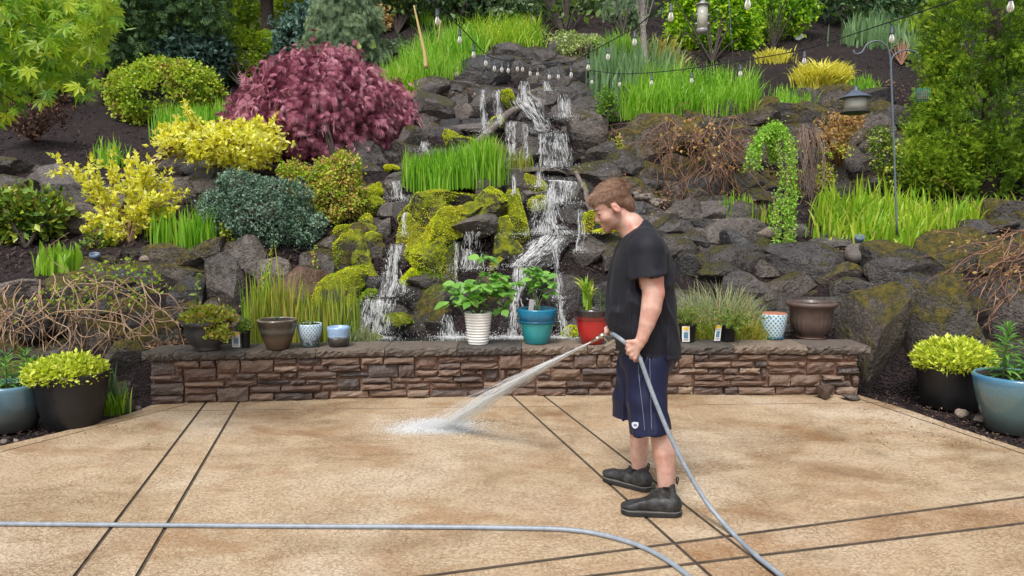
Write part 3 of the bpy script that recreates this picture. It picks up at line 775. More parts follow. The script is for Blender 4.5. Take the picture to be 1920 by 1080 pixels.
wf = wthing('rock_waterfall', 'tiered rock waterfall of dark wet boulders with several white falls', 'waterfall', 940, 520)
fill(wf, [(570, 430), (690, 320), (760, 270), (780, 170), (900, 110), (1080, 95), (1140, 160), (1150, 330), (1130, 560), (1120, 640), (680, 640), (560, 600)], 46, ['rock_wet', 'rock_wet', 'rock'], 13, dy=.36)
boulders(wf, [
 # crest
 (905, 148, 46, 30, 'rock', -12), (948, 112, 84, 34), (1000, 112, 70, 34), (1055, 118, 64, 34), (1108, 100, 70, 40, 'rock_brown'), (930, 130, 50, 30), (1092, 148, 76, 54, 'rock'), (1030, 128, 46, 24), (1000, 132, 40, 26), (965, 150, 44, 62, 'rock', -8), (1004, 155, 52, 30, 'rock_wet'), (880, 158, 40, 24), (1075, 130, 46, 30),
 (852, 168, 80, 48, 'rock', -20), (798, 178, 46, 34, 'rock_moss'), (884, 168, 90, 26, 'rock_grey', 4), (868, 196, 40, 40), (822, 215, 92, 76, 'rock', 8), (778, 208, 44, 40, 'rock'), (872, 222, 40, 44), (893, 214, 34, 58, 'rock_wet', 6), (925, 205, 50, 70, 'rock_wet'),
 (790, 246, 46, 52), (905, 244, 130, 24, 'rock_grey', -3), (835, 252, 70, 32, 'rock'), (770, 276, 60, 60), (1026, 196, 62, 64, 'rock_wet', 8), (1062, 190, 50, 44, 'rock_wet'), (1098, 186, 64, 54, 'rock'), (1070, 232, 80, 44, 'rock_wet'), (1112, 222, 60, 46), (1045, 212, 40, 30, 'rock_wet'),
 (982, 222, 60, 34, 'rock_wet'), (975, 260, 76, 50, 'rock_wet'), (1028, 262, 90, 42, 'rock_wet', 0, {'flat': .5}), (985, 300, 60, 50, 'rock_wet'), (1050, 300, 70, 50, 'rock_wet'), (905, 288, 120, 44, 'rock_brown', -6), (1098, 272, 76, 98, 'rock', 8), (1128, 300, 70, 60, 'rock'), (1106, 332, 90, 56, 'rock'), (1145, 325, 60, 46, 'rock'),
 (1000, 322, 110, 18, 'rock_grey', 0, {'flat': .4}), (958, 345, 66, 44, 'rock_wet'), (1035, 345, 90, 36, 'rock_wet'), (1000, 365, 90, 28, 'rock_grey', 4, {'flat': .4}), (1060, 378, 60, 50, 'rock_wet'), (1015, 396, 50, 40, 'rock_wet'), (1062, 410, 70, 44, 'rock_wet'), (1085, 385, 40, 60, 'rock_wet'), (1100, 420, 46, 40, 'rock'),
 (1020, 442, 120, 30, 'rock_wet', -3, {'flat': .5}), (1124, 448, 90, 28, 'rock', 2, {'flat': .5}), (1010, 482, 124, 66, 'rock_wet', -8), (1092, 486, 76, 70, 'rock_wet'), (1150, 490, 60, 60, 'rock'), (1070, 560, 90, 70, 'rock_wet'), (985, 555, 70, 80, 'rock_wet'), (1030, 600, 90, 56, 'rock_wet'), (1120, 570, 80, 80, 'rock_wet'), (960, 610, 60, 60, 'rock_wet'), (1110, 620, 90, 50, 'rock'),
 (885, 500, 56, 56, 'rock_wet'), (880, 580, 80, 80, 'rock_wet'),
 # left branch
 (690, 322, 60, 44, 'rock'), (752, 332, 56, 26, 'rock_grey', 0, {'flat': .5}), (745, 360, 56, 40, 'rock_wet'), (700, 362, 60, 44, 'rock_moss'), (722, 436, 26, 56, 'rock_grey', 8), (760, 410, 40, 70, 'rock_wet'), (640, 405, 60, 56, 'rock_moss'), (615, 462, 66, 44, 'rock'), (645, 500, 60, 60, 'rock_moss'), (762, 480, 48, 64, 'rock_wet'), (708, 475, 44, 44, 'rock_moss'), (700, 535, 70, 40, 'rock_wet', -8), (790, 530, 76, 34, 'rock_wet', 8), (772, 562, 92, 66, 'rock_wet'), (715, 590, 90, 70, 'rock_wet'), (760, 615, 100, 50, 'rock_moss'), (640, 560, 70, 60, 'rock_moss'), (810, 600, 70, 90, 'rock_moss'), (660, 610, 70, 50, 'rock_moss'), (600, 500, 60, 60, 'rock'), (665, 450, 50, 50, 'rock_moss')])
boulder(728, 391, 92, 34, 'rock_grey', wf, -5, .45, name='flat_slab', cuts=8, deep=1.3)
boulder(892, 420, 90, 42, 'rock_grey', wf, -14, .5, name='flat_slab', dy=-.22, deep=1.2)
boulder(913, 364, 48, 42, 'rock', wf, 10, dy=-.05)
boulder(962, 388, 40, 46, 'rock', wf, 30, dy=-.06)

wr_lo = wthing('boulder_wall', 'lower dark boulder wall behind the ornamental grass on the right', 'boulder wall', 1420, 520)
fill(wr_lo, [(1150, 420), (1240, 370), (1400, 420), (1560, 450), (1720, 480), (1640, 560), (1640, 640), (1130, 640), (1130, 520)], 52, ['rock', 'rock_grey', 'rock'], 14)
boulders(wr_lo, [(1262, 432, 110, 54, 'rock_grey', 4, {'flat': .5}), (1250, 480, 90, 60), (1285, 510, 70, 80), (1322, 425, 56, 38), (1302, 456, 66, 44), (1376, 450, 90, 62, 'rock_grey', -6), (1432, 466, 60, 52), (1340, 508, 126, 74, 'rock', 4), (1275, 465, 60, 50), (1506, 504, 150, 74, 'rock', 8), (1470, 546, 96, 60, 'rock', -20), (1568, 470, 82, 50, 'rock_grey', -4), (1540, 455, 40, 30, 'rock_grey'), (1580, 520, 80, 50, 'rock_moss', 10), (1560, 590, 100, 76), (1495, 595, 76, 60), (1400, 545, 80, 60), (1390, 600, 100, 60), (1300, 580, 100, 70), (1215, 395, 92, 26, 'rock_grey', 12), (1600, 560, 70, 60), (1410, 500, 50, 50), (1200, 440, 60, 40), (1190, 520, 80, 80), (1210, 600, 90, 60), (1440, 510, 50, 40)])
wr_up = wthing('boulder_wall', 'upper mossy boulder wall on the right below the grass banks', 'boulder wall', 1400, 320)
fill(wr_up, [(1150, 230), (1240, 215), (1420, 215), (1560, 190), (1700, 190), (1700, 380), (1600, 370), (1420, 400), (1330, 400), (1150, 370)], 50, ['rock', 'rock_moss', 'rock'], 15)
boulders(wr_up, [(1232, 264, 140, 118, 'rock_moss', 4), (1318, 268, 90, 66, 'rock_moss'), (1390, 232, 130, 34, 'rock_moss'), (1300, 225, 70, 30, 'rock_moss'), (1404, 268, 104, 52, 'rock_moss'), (1392, 310, 96, 56, 'rock'), (1480, 262, 96, 60, 'rock'), (1528, 216, 96, 50, 'rock_moss', 8), (1455, 222, 70, 34, 'rock_moss'), (1405, 345, 86, 56, 'rock_moss'), (1330, 338, 96, 70, 'rock'), (1242, 352, 84, 60, 'rock'), (1300, 352, 80, 60), (1570, 290, 90, 76), (1545, 345, 110, 66), (1618, 262, 96, 70), (1650, 310, 80, 86), (1492, 310, 80, 66), (1340, 392, 80, 40), (1425, 376, 80, 40), (1600, 215, 80, 46, 'rock_moss'), (1670, 225, 70, 60), (1180, 320, 80, 60), (1200, 352, 70, 46)])
wr_far = wthing('boulder_wall', 'mossy boulder wall at the right edge under the bare drooping vine', 'boulder wall', 1860, 560)
fill(wr_far, [(1660, 520), (1760, 440), (1900, 425), (2100, 430), (2100, 690), (1900, 700), (1700, 720)], 66, ['rock_moss', 'rock', 'rock_moss'], 16)
boulders(wr_far, [(1665, 492, 110, 60, 'rock_moss', 4), (1762, 486, 140, 92, 'rock_moss', -8), (1700, 540, 56, 46, 'rock_moss'), (1840, 434, 110, 36, 'rock'), (1880, 500, 120, 90, 'rock_moss'), (1880, 610, 120, 150, 'rock'), (1950, 560, 120, 120, 'rock_moss'), (1930, 455, 90, 40), (1980, 680, 140, 110)])
boulder(1634, 628, 92, 166, 'rock_moss', None, 5, dy=-.10, deep=.85, cuts=8, rough=.10, label='huge tall boulder with a mossy right side leaning on the right wall end', cat='boulder')
boulder(1774, 622, 112, 168, 'rock_moss', None, -3, dy=-.12, deep=.85, cuts=6, label='big broad moss stained boulder standing behind the right black pot', cat='boulder')
boulder(1607, 475, 33, 29, 'pebble', None, 0, dy=-.18, cuts=2, rough=.03, name='stone', label='smooth round pale grey stone beside the blue spotlight', cat='stone')
boulder(1437, 436, 36, 17, 'pebble', None, 8, dy=-.1, cuts=2, rough=.03, name='stone', label='smooth flat grey stone on top of the right boulder wall left of the hanging larch', cat='stone')
boulder(285, 487, 34, 13, 'pebble', None, 0, dy=-.05, cuts=2, rough=.03, name='stone', label='flat pale stone on the mulch right of the left spotlight', cat='stone')
boulder(345, 473, 40, 12, 'pebble', None, -6, dy=-.05, cuts=2, rough=.03, name='stone', label='flat pale stone on top of the mossy boulder under the golden shrub', cat='stone')
boulder(405, 457, 20, 16, 'pebble', None, 0, dy=-.05, cuts=2, rough=.03, name='stone', label='small round grey stone below the iris clump left of the blue green shrub', cat='stone')
for p, lab in [((861, 143, 17, 12), 'pale round pebble at the right foot of the long iris bank above the falls'), ((1005, 102, 16, 9), 'small tan pebble on the crest of the waterfall')]:
    boulder(*p, 'pebble', None, 0, dy=-.3, cuts=1, rough=.03, name='stone', label=lab, cat='stone')
# stones standing at the right foot of the wall
def gstone(px, py, w, h, mat, label, seed):
    g = G(px, py); m = M_PX(g[1])
    V, F = rock(g + np.array([0, .0, h * m * .42]), (w * m / 2, w * m * .42, h * m / 2 * 1.1), seed, 3, 9, .07)
    MB().add(V, F).build('stone', MT[mat], None, at=g, label=label, cat='stone')
gstone(1545, 747, 46, 34, 'rock_brown', 'dark rust brown stone leaning at the foot of the wall by its right end', 77)
gstone(1598, 749, 42, 12, 'rock_grey', 'flat dark stone lying at the right end of the wall', 78)
gstone(1806, 782, 28, 18, 'pebble', 'brown rounded stone in front of the right black pot', 79)
gstone(1845, 793, 46, 14, 'pebble', 'flat wet grey stone between the two right pots', 80)
gstone(258, 768, 15, 9, 'pebble', 'small tan pebble on the soil at the left wall corner', 81)
gstone(8, 832, 18, 9, 'pebble', 'pale pink pebble at the left patio edge below the blue pot', 82)
gstone(30, 828, 12, 7, 'pebble', 'tiny tan pebble at the left patio edge near the black pot', 83)
# a little line of white pebbles on a ledge behind the man's neck
pc = 0
r_ = np.random.default_rng(5)
peb = wthing('pebble_heap', 'line of white and grey pebbles on the ledge behind the man', 'pebbles', 1215, 378)
for k in range(16):
    boulder(1192 + k * 3.0 + r_.uniform(-3, 3), 362 + k * 1.2 + r_.uniform(-5, 5), r_.uniform(7, 12), r_.uniform(5, 8), 'pebble', peb, 0, dy=-.22, cuts=1, rough=.03, name='pebble')

# driftwood
def log(pts, r0, r1, name, label, cat, mat='wood', parent=None):
    P = spline([W(x, y, D(x, y) + o) for x, y, o in pts], 20)
    V, F = tube(P, np.linspace(r0, r1, 20) * (1 + .12 * noise(P, 6, 4)), 9)
    V = V + .012 * noise(V, 14, 8)[:, None]
    ROCKS.append((V, np.vstack([np.c_[F[0][:, 0], F[0][:, 1], F[0][:, 2]], np.c_[F[0][:, 0], F[0][:, 2], F[0][:, 3]]])))
    return MB().add(V, F).build(name, MT[mat], None, at=P[0], label=label, cat=cat)
log([(848, 300, -.45), (890, 272, -.42), (925, 240, -.4), (955, 212, -.35), (985, 200, -.3)], .05, .055, 'driftwood_log', 'grey mossy log lying slantwise across the upper falls', 'log')
log([(1080, 322, -.35), (1092, 350, -.35), (1105, 385, -.38), (1110, 405, -.35)], .028, .034, 'driftwood_log', 'bare grey branch leaning on the rocks left of the man', 'log')

# ------------------------------------------------------------------ solid surface lookup
def bvh_all(extra=()):
    Vs, Fs, n = [], [], 0
    for V, F in list(ROCKS) + list(extra):
        Vs.append(V); Fs.append(F + n); n += len(V)
    return BVHTree.FromPolygons(np.concatenate(Vs).tolist(), np.concatenate(Fs).tolist(), all_triangles=True)
def sample(V, F, n):
    a, b, c = V[F[:, 0]], V[F[:, 1]], V[F[:, 2]]
    nn = np.cross(b - a, c - a); ar = np.linalg.norm(nn, axis=1)
    k = rng.choice(len(F), n, p=ar / ar.sum())
    u, v = rng.random(n), rng.random(n); s = u + v > 1; u[s], v[s] = 1 - u[s], 1 - v[s]
    return a[k] + u[:, None] * (b - a)[k] + v[:, None] * (c - a)[k], unit(nn[k])
def moss_tufts(mb, V, F, n, size=.022, facing=None):
    P, N = sample(V, F, n)
    if facing is not None:
        k = facing(P, N); P, N = P[k], N[k]
    d = unit(N + .7 * rng.normal(size=P.shape) + np.array([0, 0, -.15]))
    rv = np.clip(.5 + .35 * noise(P, 5, 21, 3) + U(-.25, .25, len(P)), 0, 1)
    mb.add(*scatter(*QUADLEAF, P - .004 * N, d, rng.normal(size=P.shape), size * U(.5, 1.3, len(P)), rv))
def lump(px, py, w, h, dy, seed, rough=.42, deep=.8):
    Y = D(px, py)
    rx, rz = w / 2 * M_PX(Y), h / 2 * M_PX(Y)
    V, F = ico(4); off = np.random.default_rng(seed).uniform(-40, 40, 3)
    P = V * (1 + rough * noise(V + off, 1.5, 6, 4) + .06 * noise(V + off, 7, 7, 3))[:, None]
    return P * np.array([rx, deep * (rx + rz) / 2, rz]) + W(px, py, Y + dy), F
# the big moss mound in the middle of the falls
mound = thing('moss_mound', 'large mound of bright yellow green moss in the middle of the falls', 'moss', H(860, 560))
lumps, dark = MB(), MB(); tuft, tuft2 = MB(), MB()
def mossy(mb, tf, q, sd, n, cover=.52, size=.0135):
    px, py, w, h, dy = q; Y = D(px, py); rx, rz = w / 2 * M_PX(Y) * 1.1, h / 2 * M_PX(Y) * 1.1
    V, F = rock(W(px, py, Y + dy), (rx, .75 * (rx + rz) / 2, rz), sd, 4, 9, .22, np.random.default_rng(sd).uniform(-.4, .4))
    ROCKS.append((V, F)); mb.add(V, F)
    P, N = sample(V, F, n); k = (noise(P, 2.6, 23, 3) + .45 * N[:, 2] + .25) > (.5 - cover)
    P, N = P[k], N[k]
    rv = np.clip(.45 + .42 * noise(P, 3.2, 21, 3) + .18 * N[:, 2] + U(-.18, .18, len(P)), 0, 1)
    tf.add(*scatter(*QUADLEAF, P - .003 * N, unit(N + .75 * rng.normal(size=P.shape) + np.array([0, 0, -.25])), rng.normal(size=P.shape), size * U(.6, 1.5, len(P)), rv))
for k, q in enumerate([(800, 412, 96, 110, -.05), (772, 455, 60, 100, 0), (850, 375, 120, 50, .05), (905, 358, 70, 40, .0), (802, 478, 84, 90, -.05), (846, 424, 90, 60, -.2), (925, 397, 70, 70, -.15), (968, 412, 44, 110, -.12), (945, 452, 70, 80, -.05), (925, 376, 60, 30, -.2), (872, 396, 90, 26, -.25), (960, 372, 40, 30, 0), (775, 520, 50, 50, .0), (930, 500, 56, 50, .05), (825, 440, 60, 60, -.15), (785, 385, 50, 40, -.02)]):
    mossy(lumps, tuft, q, 60 + k, 6500)
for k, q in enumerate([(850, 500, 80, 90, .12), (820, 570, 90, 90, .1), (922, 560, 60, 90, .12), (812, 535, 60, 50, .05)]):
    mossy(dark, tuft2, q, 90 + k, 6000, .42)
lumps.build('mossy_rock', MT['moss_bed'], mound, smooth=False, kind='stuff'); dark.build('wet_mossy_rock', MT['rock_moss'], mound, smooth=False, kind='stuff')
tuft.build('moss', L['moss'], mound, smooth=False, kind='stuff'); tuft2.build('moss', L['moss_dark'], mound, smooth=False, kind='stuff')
for lab, qs, n in [('bright moss cushion left of the left fall under the flat slab', [(668, 440, 84, 54, .02), (655, 480, 70, 100, .03), (694, 462, 56, 44, .0), (645, 540, 110, 60, .03), (690, 520, 70, 40, .0), (672, 500, 60, 60, .02), (628, 565, 90, 56, .04), (650, 590, 80, 60, .05)], 2200),
                   ('moss cushion left of the flat slab and above the left fall', [(690, 388, 50, 40, -.12), (733, 316, 30, 16, -.1), (705, 360, 30, 30, -.1), (684, 420, 40, 40, -.1)], 900),
                   ('moss cushion beside the top fall right of the capstone', [(953, 188, 26, 36, -.32)], 1200),
                   ('moss cushion left of the man\'s face on a wet ledge', [(1113, 418, 40, 42, -.25), (1135, 434, 60, 14, -.3)], 1600),
                   ('dark moss cushion at the foot of the left fall', [(745, 600, 52, 36, -.25), (700, 640, 60, 30, -.1), (690, 560, 40, 40, -.1)], 1100),
                   ('moss cushion on the log right of the laceleaf maple', [(850, 262, 40, 40, -.3), (880, 270, 50, 14, -.48), (930, 228, 22, 26, -.45)], 700),
                   ('small moss patch under the pond shelf in the main fall', [(1000, 345, 40, 40, -.15), (1012, 385, 36, 30, -.15), (1085, 360, 26, 50, -.1)], 700),
                   ('small moss ball behind the red pot at the pond edge', [(1068, 630, 30, 36, -.1)], 900)]:
    t = thing('moss_cushion', lab, 'moss', W(qs[0][0], qs[0][1], D(qs[0][0], qs[0][1])))
    a, b = MB(), MB()
    for k, q in enumerate(qs):
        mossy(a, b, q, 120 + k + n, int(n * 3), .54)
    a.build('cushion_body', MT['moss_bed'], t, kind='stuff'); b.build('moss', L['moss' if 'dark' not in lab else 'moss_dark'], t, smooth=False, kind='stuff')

# ------------------------------------------------------------------ falling water
BV = bvh_all()
def hitY(px, py):
    d = ray(px, py); h = BV.ray_cast(Vector((0, 0, CAM_H)), Vector(d))
    return min(h[0].y if h[0] is not None else 1e9, D(px, py))
DROP = (np.array([[0, -1, 0], [.35, 0, .2], [-.35, 0, .2], [0, 0, -.4], [0, 1, 0]]), [np.array([[0, 1, 2], [0, 3, 1], [0, 2, 3], [4, 2, 1], [4, 1, 3], [4, 3, 2]])])
def stream(path, dens=1.0, white=.7, spray=1.0):
    """path: (px, py, width px). Rivulets of many short frozen flecks, longer threads and loose drops."""
    mb = MB(); path = np.array(path, float)
    seg = np.r_[0, np.cumsum(np.hypot(*np.diff(path[:, :2], axis=0).T))]; Lp = seg[-1]
    wm = path[:, 2].mean()
    nr = int(max(2, wm / 7)); rc = U(-.48, .48, nr); rw = U(.05, .16, nr); rp = rng.dirichlet(np.ones(nr) * 1.3)
    def put(s, ln, lat, r, wh):
        ss = np.clip(s + np.linspace(0, ln, 4), 0, Lp + 3)
        if ss[-1] - ss[0] < 2: return
        x = np.interp(ss, seg, path[:, 0]); y = np.interp(ss, seg, path[:, 1]); w = np.interp(ss, seg, path[:, 2])
        x = x + lat * w + np.cumsum(rng.normal(0, .35, 4)) + np.linspace(0, 1, 4) * rng.normal(0, .10) * ln
        Y = min(hitY(x[0], y[0]), hitY(x[2], y[2]), hitY(x[3], y[3]) + .1)
        P = WV(x, y, Y - U(.012, .07))
        V, F = tube(P, r * np.array([.35, 1, .9 * U(.5, 1.2), .2]), 4, False); mb.add(V, F, np.clip(wh, 0, 1))
    for k in range(int(Lp * wm * .085 * dens)):
        j = rng.choice(nr, p=rp); lat = rc[j] + rng.normal(0, rw[j]) if rng.random() < .75 else U(-.55, .55)
        put(U(-2, Lp), U(3, 13) * (1 if rng.random() < .8 else 1.8), lat, U(.0012, .0040) * (1.3 if rng.random() < .15 else 1), rng.normal(white, .22))
    for k in range(int(nr * 2.2 * dens * max(1, Lp / 40))):
        j = rng.choice(nr, p=rp); put(U(0, Lp * .7), U(12, 34), rc[j] + rng.normal(0, .06), U(.0020, .0046), rng.normal(white + .1, .15))
    nd = int(Lp * wm * .055 * spray)
    if nd:
        s = U(0, Lp, nd); x = np.interp(s, seg, path[:, 0]); y = np.interp(s, seg, path[:, 1]); w = np.interp(s, seg, path[:, 2])
        x = x + rng.normal(0, .5, nd) * w; y = y + rng.normal(0, 4, nd)
        Y = np.array([hitY(a, b) for a, b in zip(x, y)]) - U(.02, .14, nd)
        dirs = unit(np.array([0, 0, -1.0]) + .35 * rng.normal(size=(nd, 3)))
        mb.add(*scatter(*DROP, WV(x, y, Y), dirs, rng.normal(size=(nd, 3)), U(.003, .009, nd), np.clip(rng.normal(white + .1, .2, nd), 0, 1)))
    x0, y0, w0 = path[-1]; nf = int(6 + w0 * 5)
    x = x0 + rng.normal(0, .75, nf) * w0; y = y0 + np.abs(rng.normal(0, 3.2, nf)) * rng.choice([-1, 1], nf, p=[.65, .35])
    Y = np.array([hitY(a, b) for a, b in zip(x, y)]) - U(.01, .10, nf)
    mb.add(*scatter(*DROP, WV(x, y, Y), rng.normal(size=(nf, 3)), rng.normal(size=(nf, 3)), U(.003, .010, nf), np.clip(rng.normal(.85, .15, nf), 0, 1)))
    return mb
def veil(path):
    path = np.array(path, float); seg = np.r_[0, np.cumsum(np.hypot(*np.diff(path[:, :2], axis=0).T))]; Lp = seg[-1]
    nl, nw = int(Lp / 3.5) + 3, int(path[:, 2].max() / 4) + 4
    s = np.linspace(-2, Lp + 2, nl); u = np.linspace(-.62, .62, nw)
    S, U_ = np.meshgrid(s, u, indexing='ij')
    ph = U(0, 50); wb = noise(np.stack([S * .045 + ph, 0 * S, np.sign(U_) * .6], -1), 1.0, 27, 3)
    x = np.interp(S, seg, path[:, 0]) + U_ * np.interp(S, seg, path[:, 2]) * (1 + .45 * wb) + 2.0 * wb; y = np.interp(S, seg, path[:, 1])
    Y = np.array([[hitY(a, b) for a, b in zip(ra, rb)] for ra, rb in zip(x, y)])
    Y = np.minimum(np.minimum(Y, np.roll(Y, 1, 1)), np.roll(Y, -1, 1)); Y[1:] = np.minimum(Y[1:], Y[:-1] + .02)
    for k in range(2): Y[1:-1] = np.minimum(Y[1:-1], .5 * Y[1:-1] + .25 * (Y[2:] + Y[:-2]))
    P = WV(x, y, Y - .018)
    i = np.arange(nl - 1)[:, None] * nw; j = np.arange(nw - 1)[None]
    e = np.clip((1 - np.abs(U_) / .62) * 1.5, 0, 1) * np.clip(.75 + .6 * noise(np.stack([S * .06 + ph, U_ * 2.2, 0 * S], -1), 1.0, 28, 2), 0, 1) * np.clip(np.minimum(S + 2, Lp + 2 - S) / 5, 0, 1)
    o = MB().add(P, np.stack([i + j, i + j + 1, i + nw + j + 1, i + nw + j], -1).reshape(-1, 4), e.ravel()).build('water_sheet', MT['veil'], wf)
    m = M_PX(Y.mean()); flow_attr(o, np.stack([U_ * path[:, 2].mean() * m + path[0, 0], S * m + path[0, 1] * .1, 0 * S], -1))
STREAMS = [
 ([(906, 168, 12), (908, 210, 14), (912, 250, 18)], 1.3), ([(931, 168, 16), (934, 205, 18), (936, 232, 20)], 1.0),
 ([(984, 152, 14), (984, 176, 18), (992, 190, 46), (1002, 206, 44), (1014, 225, 30), (1022, 246, 26)], 1.5),
 ([(958, 226, 18), (957, 265, 20), (960, 302, 18)], .8), ([(984, 232, 8), (986, 268, 8), (984, 300, 8)], .6),
 ([(1020, 250, 16), (1021, 280, 16), (1022, 312, 20)], 1.5), ([(1048, 250, 34), (1052, 280, 36), (1056, 312, 40)], .8),
 ([(1024, 152, 16), (1028, 170, 20)], 1.0), ([(1056, 176, 14), (1058, 196, 22), (1062, 220, 26)], .8),
 ([(1012, 318, 14), (1010, 350, 16)], 1.2), ([(1030, 338, 10), (1052, 340, 50), (1052, 382, 54)], 1.0), ([(963, 326, 8), (964, 364, 9)], 1.0),
 ([(1030, 345, 20), (1028, 380, 30), (1024, 410, 56), (1030, 440, 80)], 1.3), ([(1040, 440, 50), (1012, 468, 50), (978, 500, 40)], 1.5),
 ([(1042, 450, 18), (1047, 500, 14), (1048, 560, 14)], 1.0), ([(975, 500, 26), (970, 560, 22), (966, 636, 30)], 1.1), ([(1088, 392, 12), (1090, 430, 12), (1086, 470, 14)], .9),
 ([(1004, 510, 8), (1002, 600, 12)], .6), ([(1052, 560, 16), (1058, 640, 22)], .9), ([(1000, 372, 12), (1005, 395, 14)], .8),
 ([(886, 434, 32), (887, 470, 36), (888, 505, 38)], .9), ([(854, 450, 5), (856, 545, 7)], .8), ([(838, 590, 20), (842, 640, 30)], .8),
 ([(745, 338, 20), (748, 374, 24)], 1.0), ([(760, 398, 9), (757, 440, 10)], 1.0), ([(740, 458, 24), (736, 500, 28), (735, 525, 34), (724, 556, 34)], 1.7),
 ([(712, 560, 56), (706, 590, 60), (702, 625, 60)], 1.2), ([(757, 524, 8), (756, 548, 10)], .8), ([(796, 264, 12), (800, 284, 18)], 1.0),
]
for p, dn in STREAMS:
    veil(p)
    stream(p, dn * .55, .66).build('water_stream', MT['water_white'], wf, kind='stuff')
# foam where the falls meet the pond
mb = MB(); n = 2600
x = np.concatenate([rng.normal(965, 34, n // 3), rng.normal(845, 24, n // 4), rng.normal(900, 40, n // 5), rng.normal(1065, 30, n // 6), rng.normal(715, 30, n // 8)])
y = U(622, 642, len(x))
P = np.array([G(a, b, .388) for a, b in zip(x, y)]) + np.array([0, 0, 1]) * (np.abs(rng.normal(0, .022, len(x)))[:, None])
mb.add(*scatter(*DROP, P, rng.normal(size=(len(x), 3)), rng.normal(size=(len(x), 3)), U(.003, .010, len(x)), U(.5, 1, len(x))))
mb.build('foam', MT['water_white'], wf, kind='stuff')

def foam_sheet(name, c, rx, ry, z, parent, at=None):
    n, m = 40, 12; a = np.arange(n) * 2 * math.pi / n; r = np.linspace(.0, 1, m)
    wob = 1 + .22 * noise(np.c_[np.cos(a), np.sin(a), 0 * a] + c, 1.8, 17, 2)
    V = np.stack([c[0] + np.outer(r, np.cos(a) * wob) * rx, c[1] + np.outer(r, np.sin(a) * wob) * ry, np.full((m, n), z)], -1)
    i = np.arange(m - 1)[:, None] * n; j = np.arange(n)[None]
    Q = np.stack([i + j, i + n + j, i + n + (j + 1) % n, i + (j + 1) % n], -1).reshape(-1, 4)
    e = np.repeat((1 - r ** 1.5)[:, None], n, 1).ravel()
    return flow_attr(MB().add(V.reshape(-1, 3), Q, e).build(name, MT['foam'], parent, kind='stuff'), V.reshape(-1, 3))
for px, rx in ((965, .32), (850, .22), (900, .20), (1060, .22), (712, .24)):
    foam_sheet('foam', G(px, 632, .39), rx, .13, .390 + .001 * rx, wf)
# ------------------------------------------------------------------ garden plants
def lobe_list(lobes, Y, deep=.8):
    out = []
    for q in lobes:
        px, py, w, h = q[:4]; dy = q[4] if len(q) > 4 else 0.0
        m = M_PX(Y + dy)
        rx, rz = w / 2 * m, h / 2 * m
        out.append((W(px, py, Y + dy), np.array([rx, deep * (rx * .6 + rz * .4), rz])))
    return out
def crown_pts(LB, n, shell=.4, bump=.14, bfreq=2.6, front=.65, seed=0):
    ar = np.array([l[1][0] * l[1][2] + l[1][1] * l[1][2] for l in LB]); k = rng.choice(len(LB), int(n * 1.5), p=ar / ar.sum())
    d = unit(rng.normal(size=(len(k), 3)))
    keep = d[:, 1] < front
    k, d = k[keep], d[keep]
    C = np.array([l[0] for l in LB])[k]; R = np.array([l[1] for l in LB])[k]
    r = (1 - shell * rng.random(len(k)) ** 2) * (1 + bump * noise(C + d * R, bfreq / max(.3, R.mean()), 30 + seed, 3))
    P = C + d * R * r[:, None]
    ok = np.ones(len(P), bool)
    for j, (c, rr) in enumerate(LB):
        ok &= ~((((P - c) / rr) ** 2).sum(1) < .42) | (k == j)
    P, d = P[ok][:n], d[ok][:n]; R = R[ok][:n]
    return P, unit(d / R)
def crown(mb, LB, n_cl, per, leaf, size, a=.6, b=.8, down=0.0, shell=.35, bump=.14, spread=1.2, up=0.0, flat=.5, front=.65, seed=0, tone=.25, bfreq=2.6):
    """leaf clusters over the lobes; a outward pull, b scatter"""
    P, N = crown_pts(LB, n_cl, shell, bump, bfreq, front, seed)
    n = len(P)
    cl = np.clip(.5 + tone * 1.6 * rng.normal(size=n) * .6, 0, 1)
    idx = np.repeat(np.arange(n), per)
    dirs = unit(a * N[idx] + b * rng.normal(size=(len(idx), 3)) + np.array([0, 0, up - down]))
    pos = P[idx] + size * spread * .5 * rng.normal(size=(len(idx), 3))
    nr = unit(N[idx] * flat + .6 * rng.normal(size=(len(idx), 3)) + np.array([0, 0, .5]))
    mb.add(*scatter(*leaf, pos, dirs, nr, size * U(.65, 1.25, len(idx)), np.clip(cl[idx] + U(-.3, .3, len(idx)), 0, 1), tip=.3))
    return P, N
def branches(mb, base, ends, r0=.02, r1=.004, sag=.1, sides=5, wig=.04, n=10):
    for e in ends:
        m = (np.asarray(base) + e) / 2 + np.array([0, 0, sag * np.linalg.norm(e - base)]) + wig * rng.normal(size=3)
        mb.add(*tube(spline([base, m, e], n), np.linspace(r0, r1, n), sides, False))
def bush(name, label, cat, lobes, Y, mat, n_cl, per, leaf, size, base=None, deep=.8, bark='bark', kind=None, part='foliage', nbr=10, **kw):
    LB = lobe_list(lobes, Y, deep)
    if base is None:
        lo = max(lobes, key=lambda q: q[1] + q[3] / 2); base = W(lo[0], lo[1] + lo[3] / 2 + 4, Y)
    t = thing(name, label, cat, base, None, kind)
    mb = MB(); P, N = crown(mb, LB, n_cl, per, leaf, size, **kw)
    mb.build(part, L[mat], t, smooth=False)
    if nbr:
        st = MB(); branches(st, np.asarray(base), P[rng.choice(len(P), min(nbr, len(P)), replace=False)], .022 if nbr <= 16 else .009, .004 if nbr <= 16 else .0025)
        st.build('stems', MT[bark], t, kind='stuff')
    return t

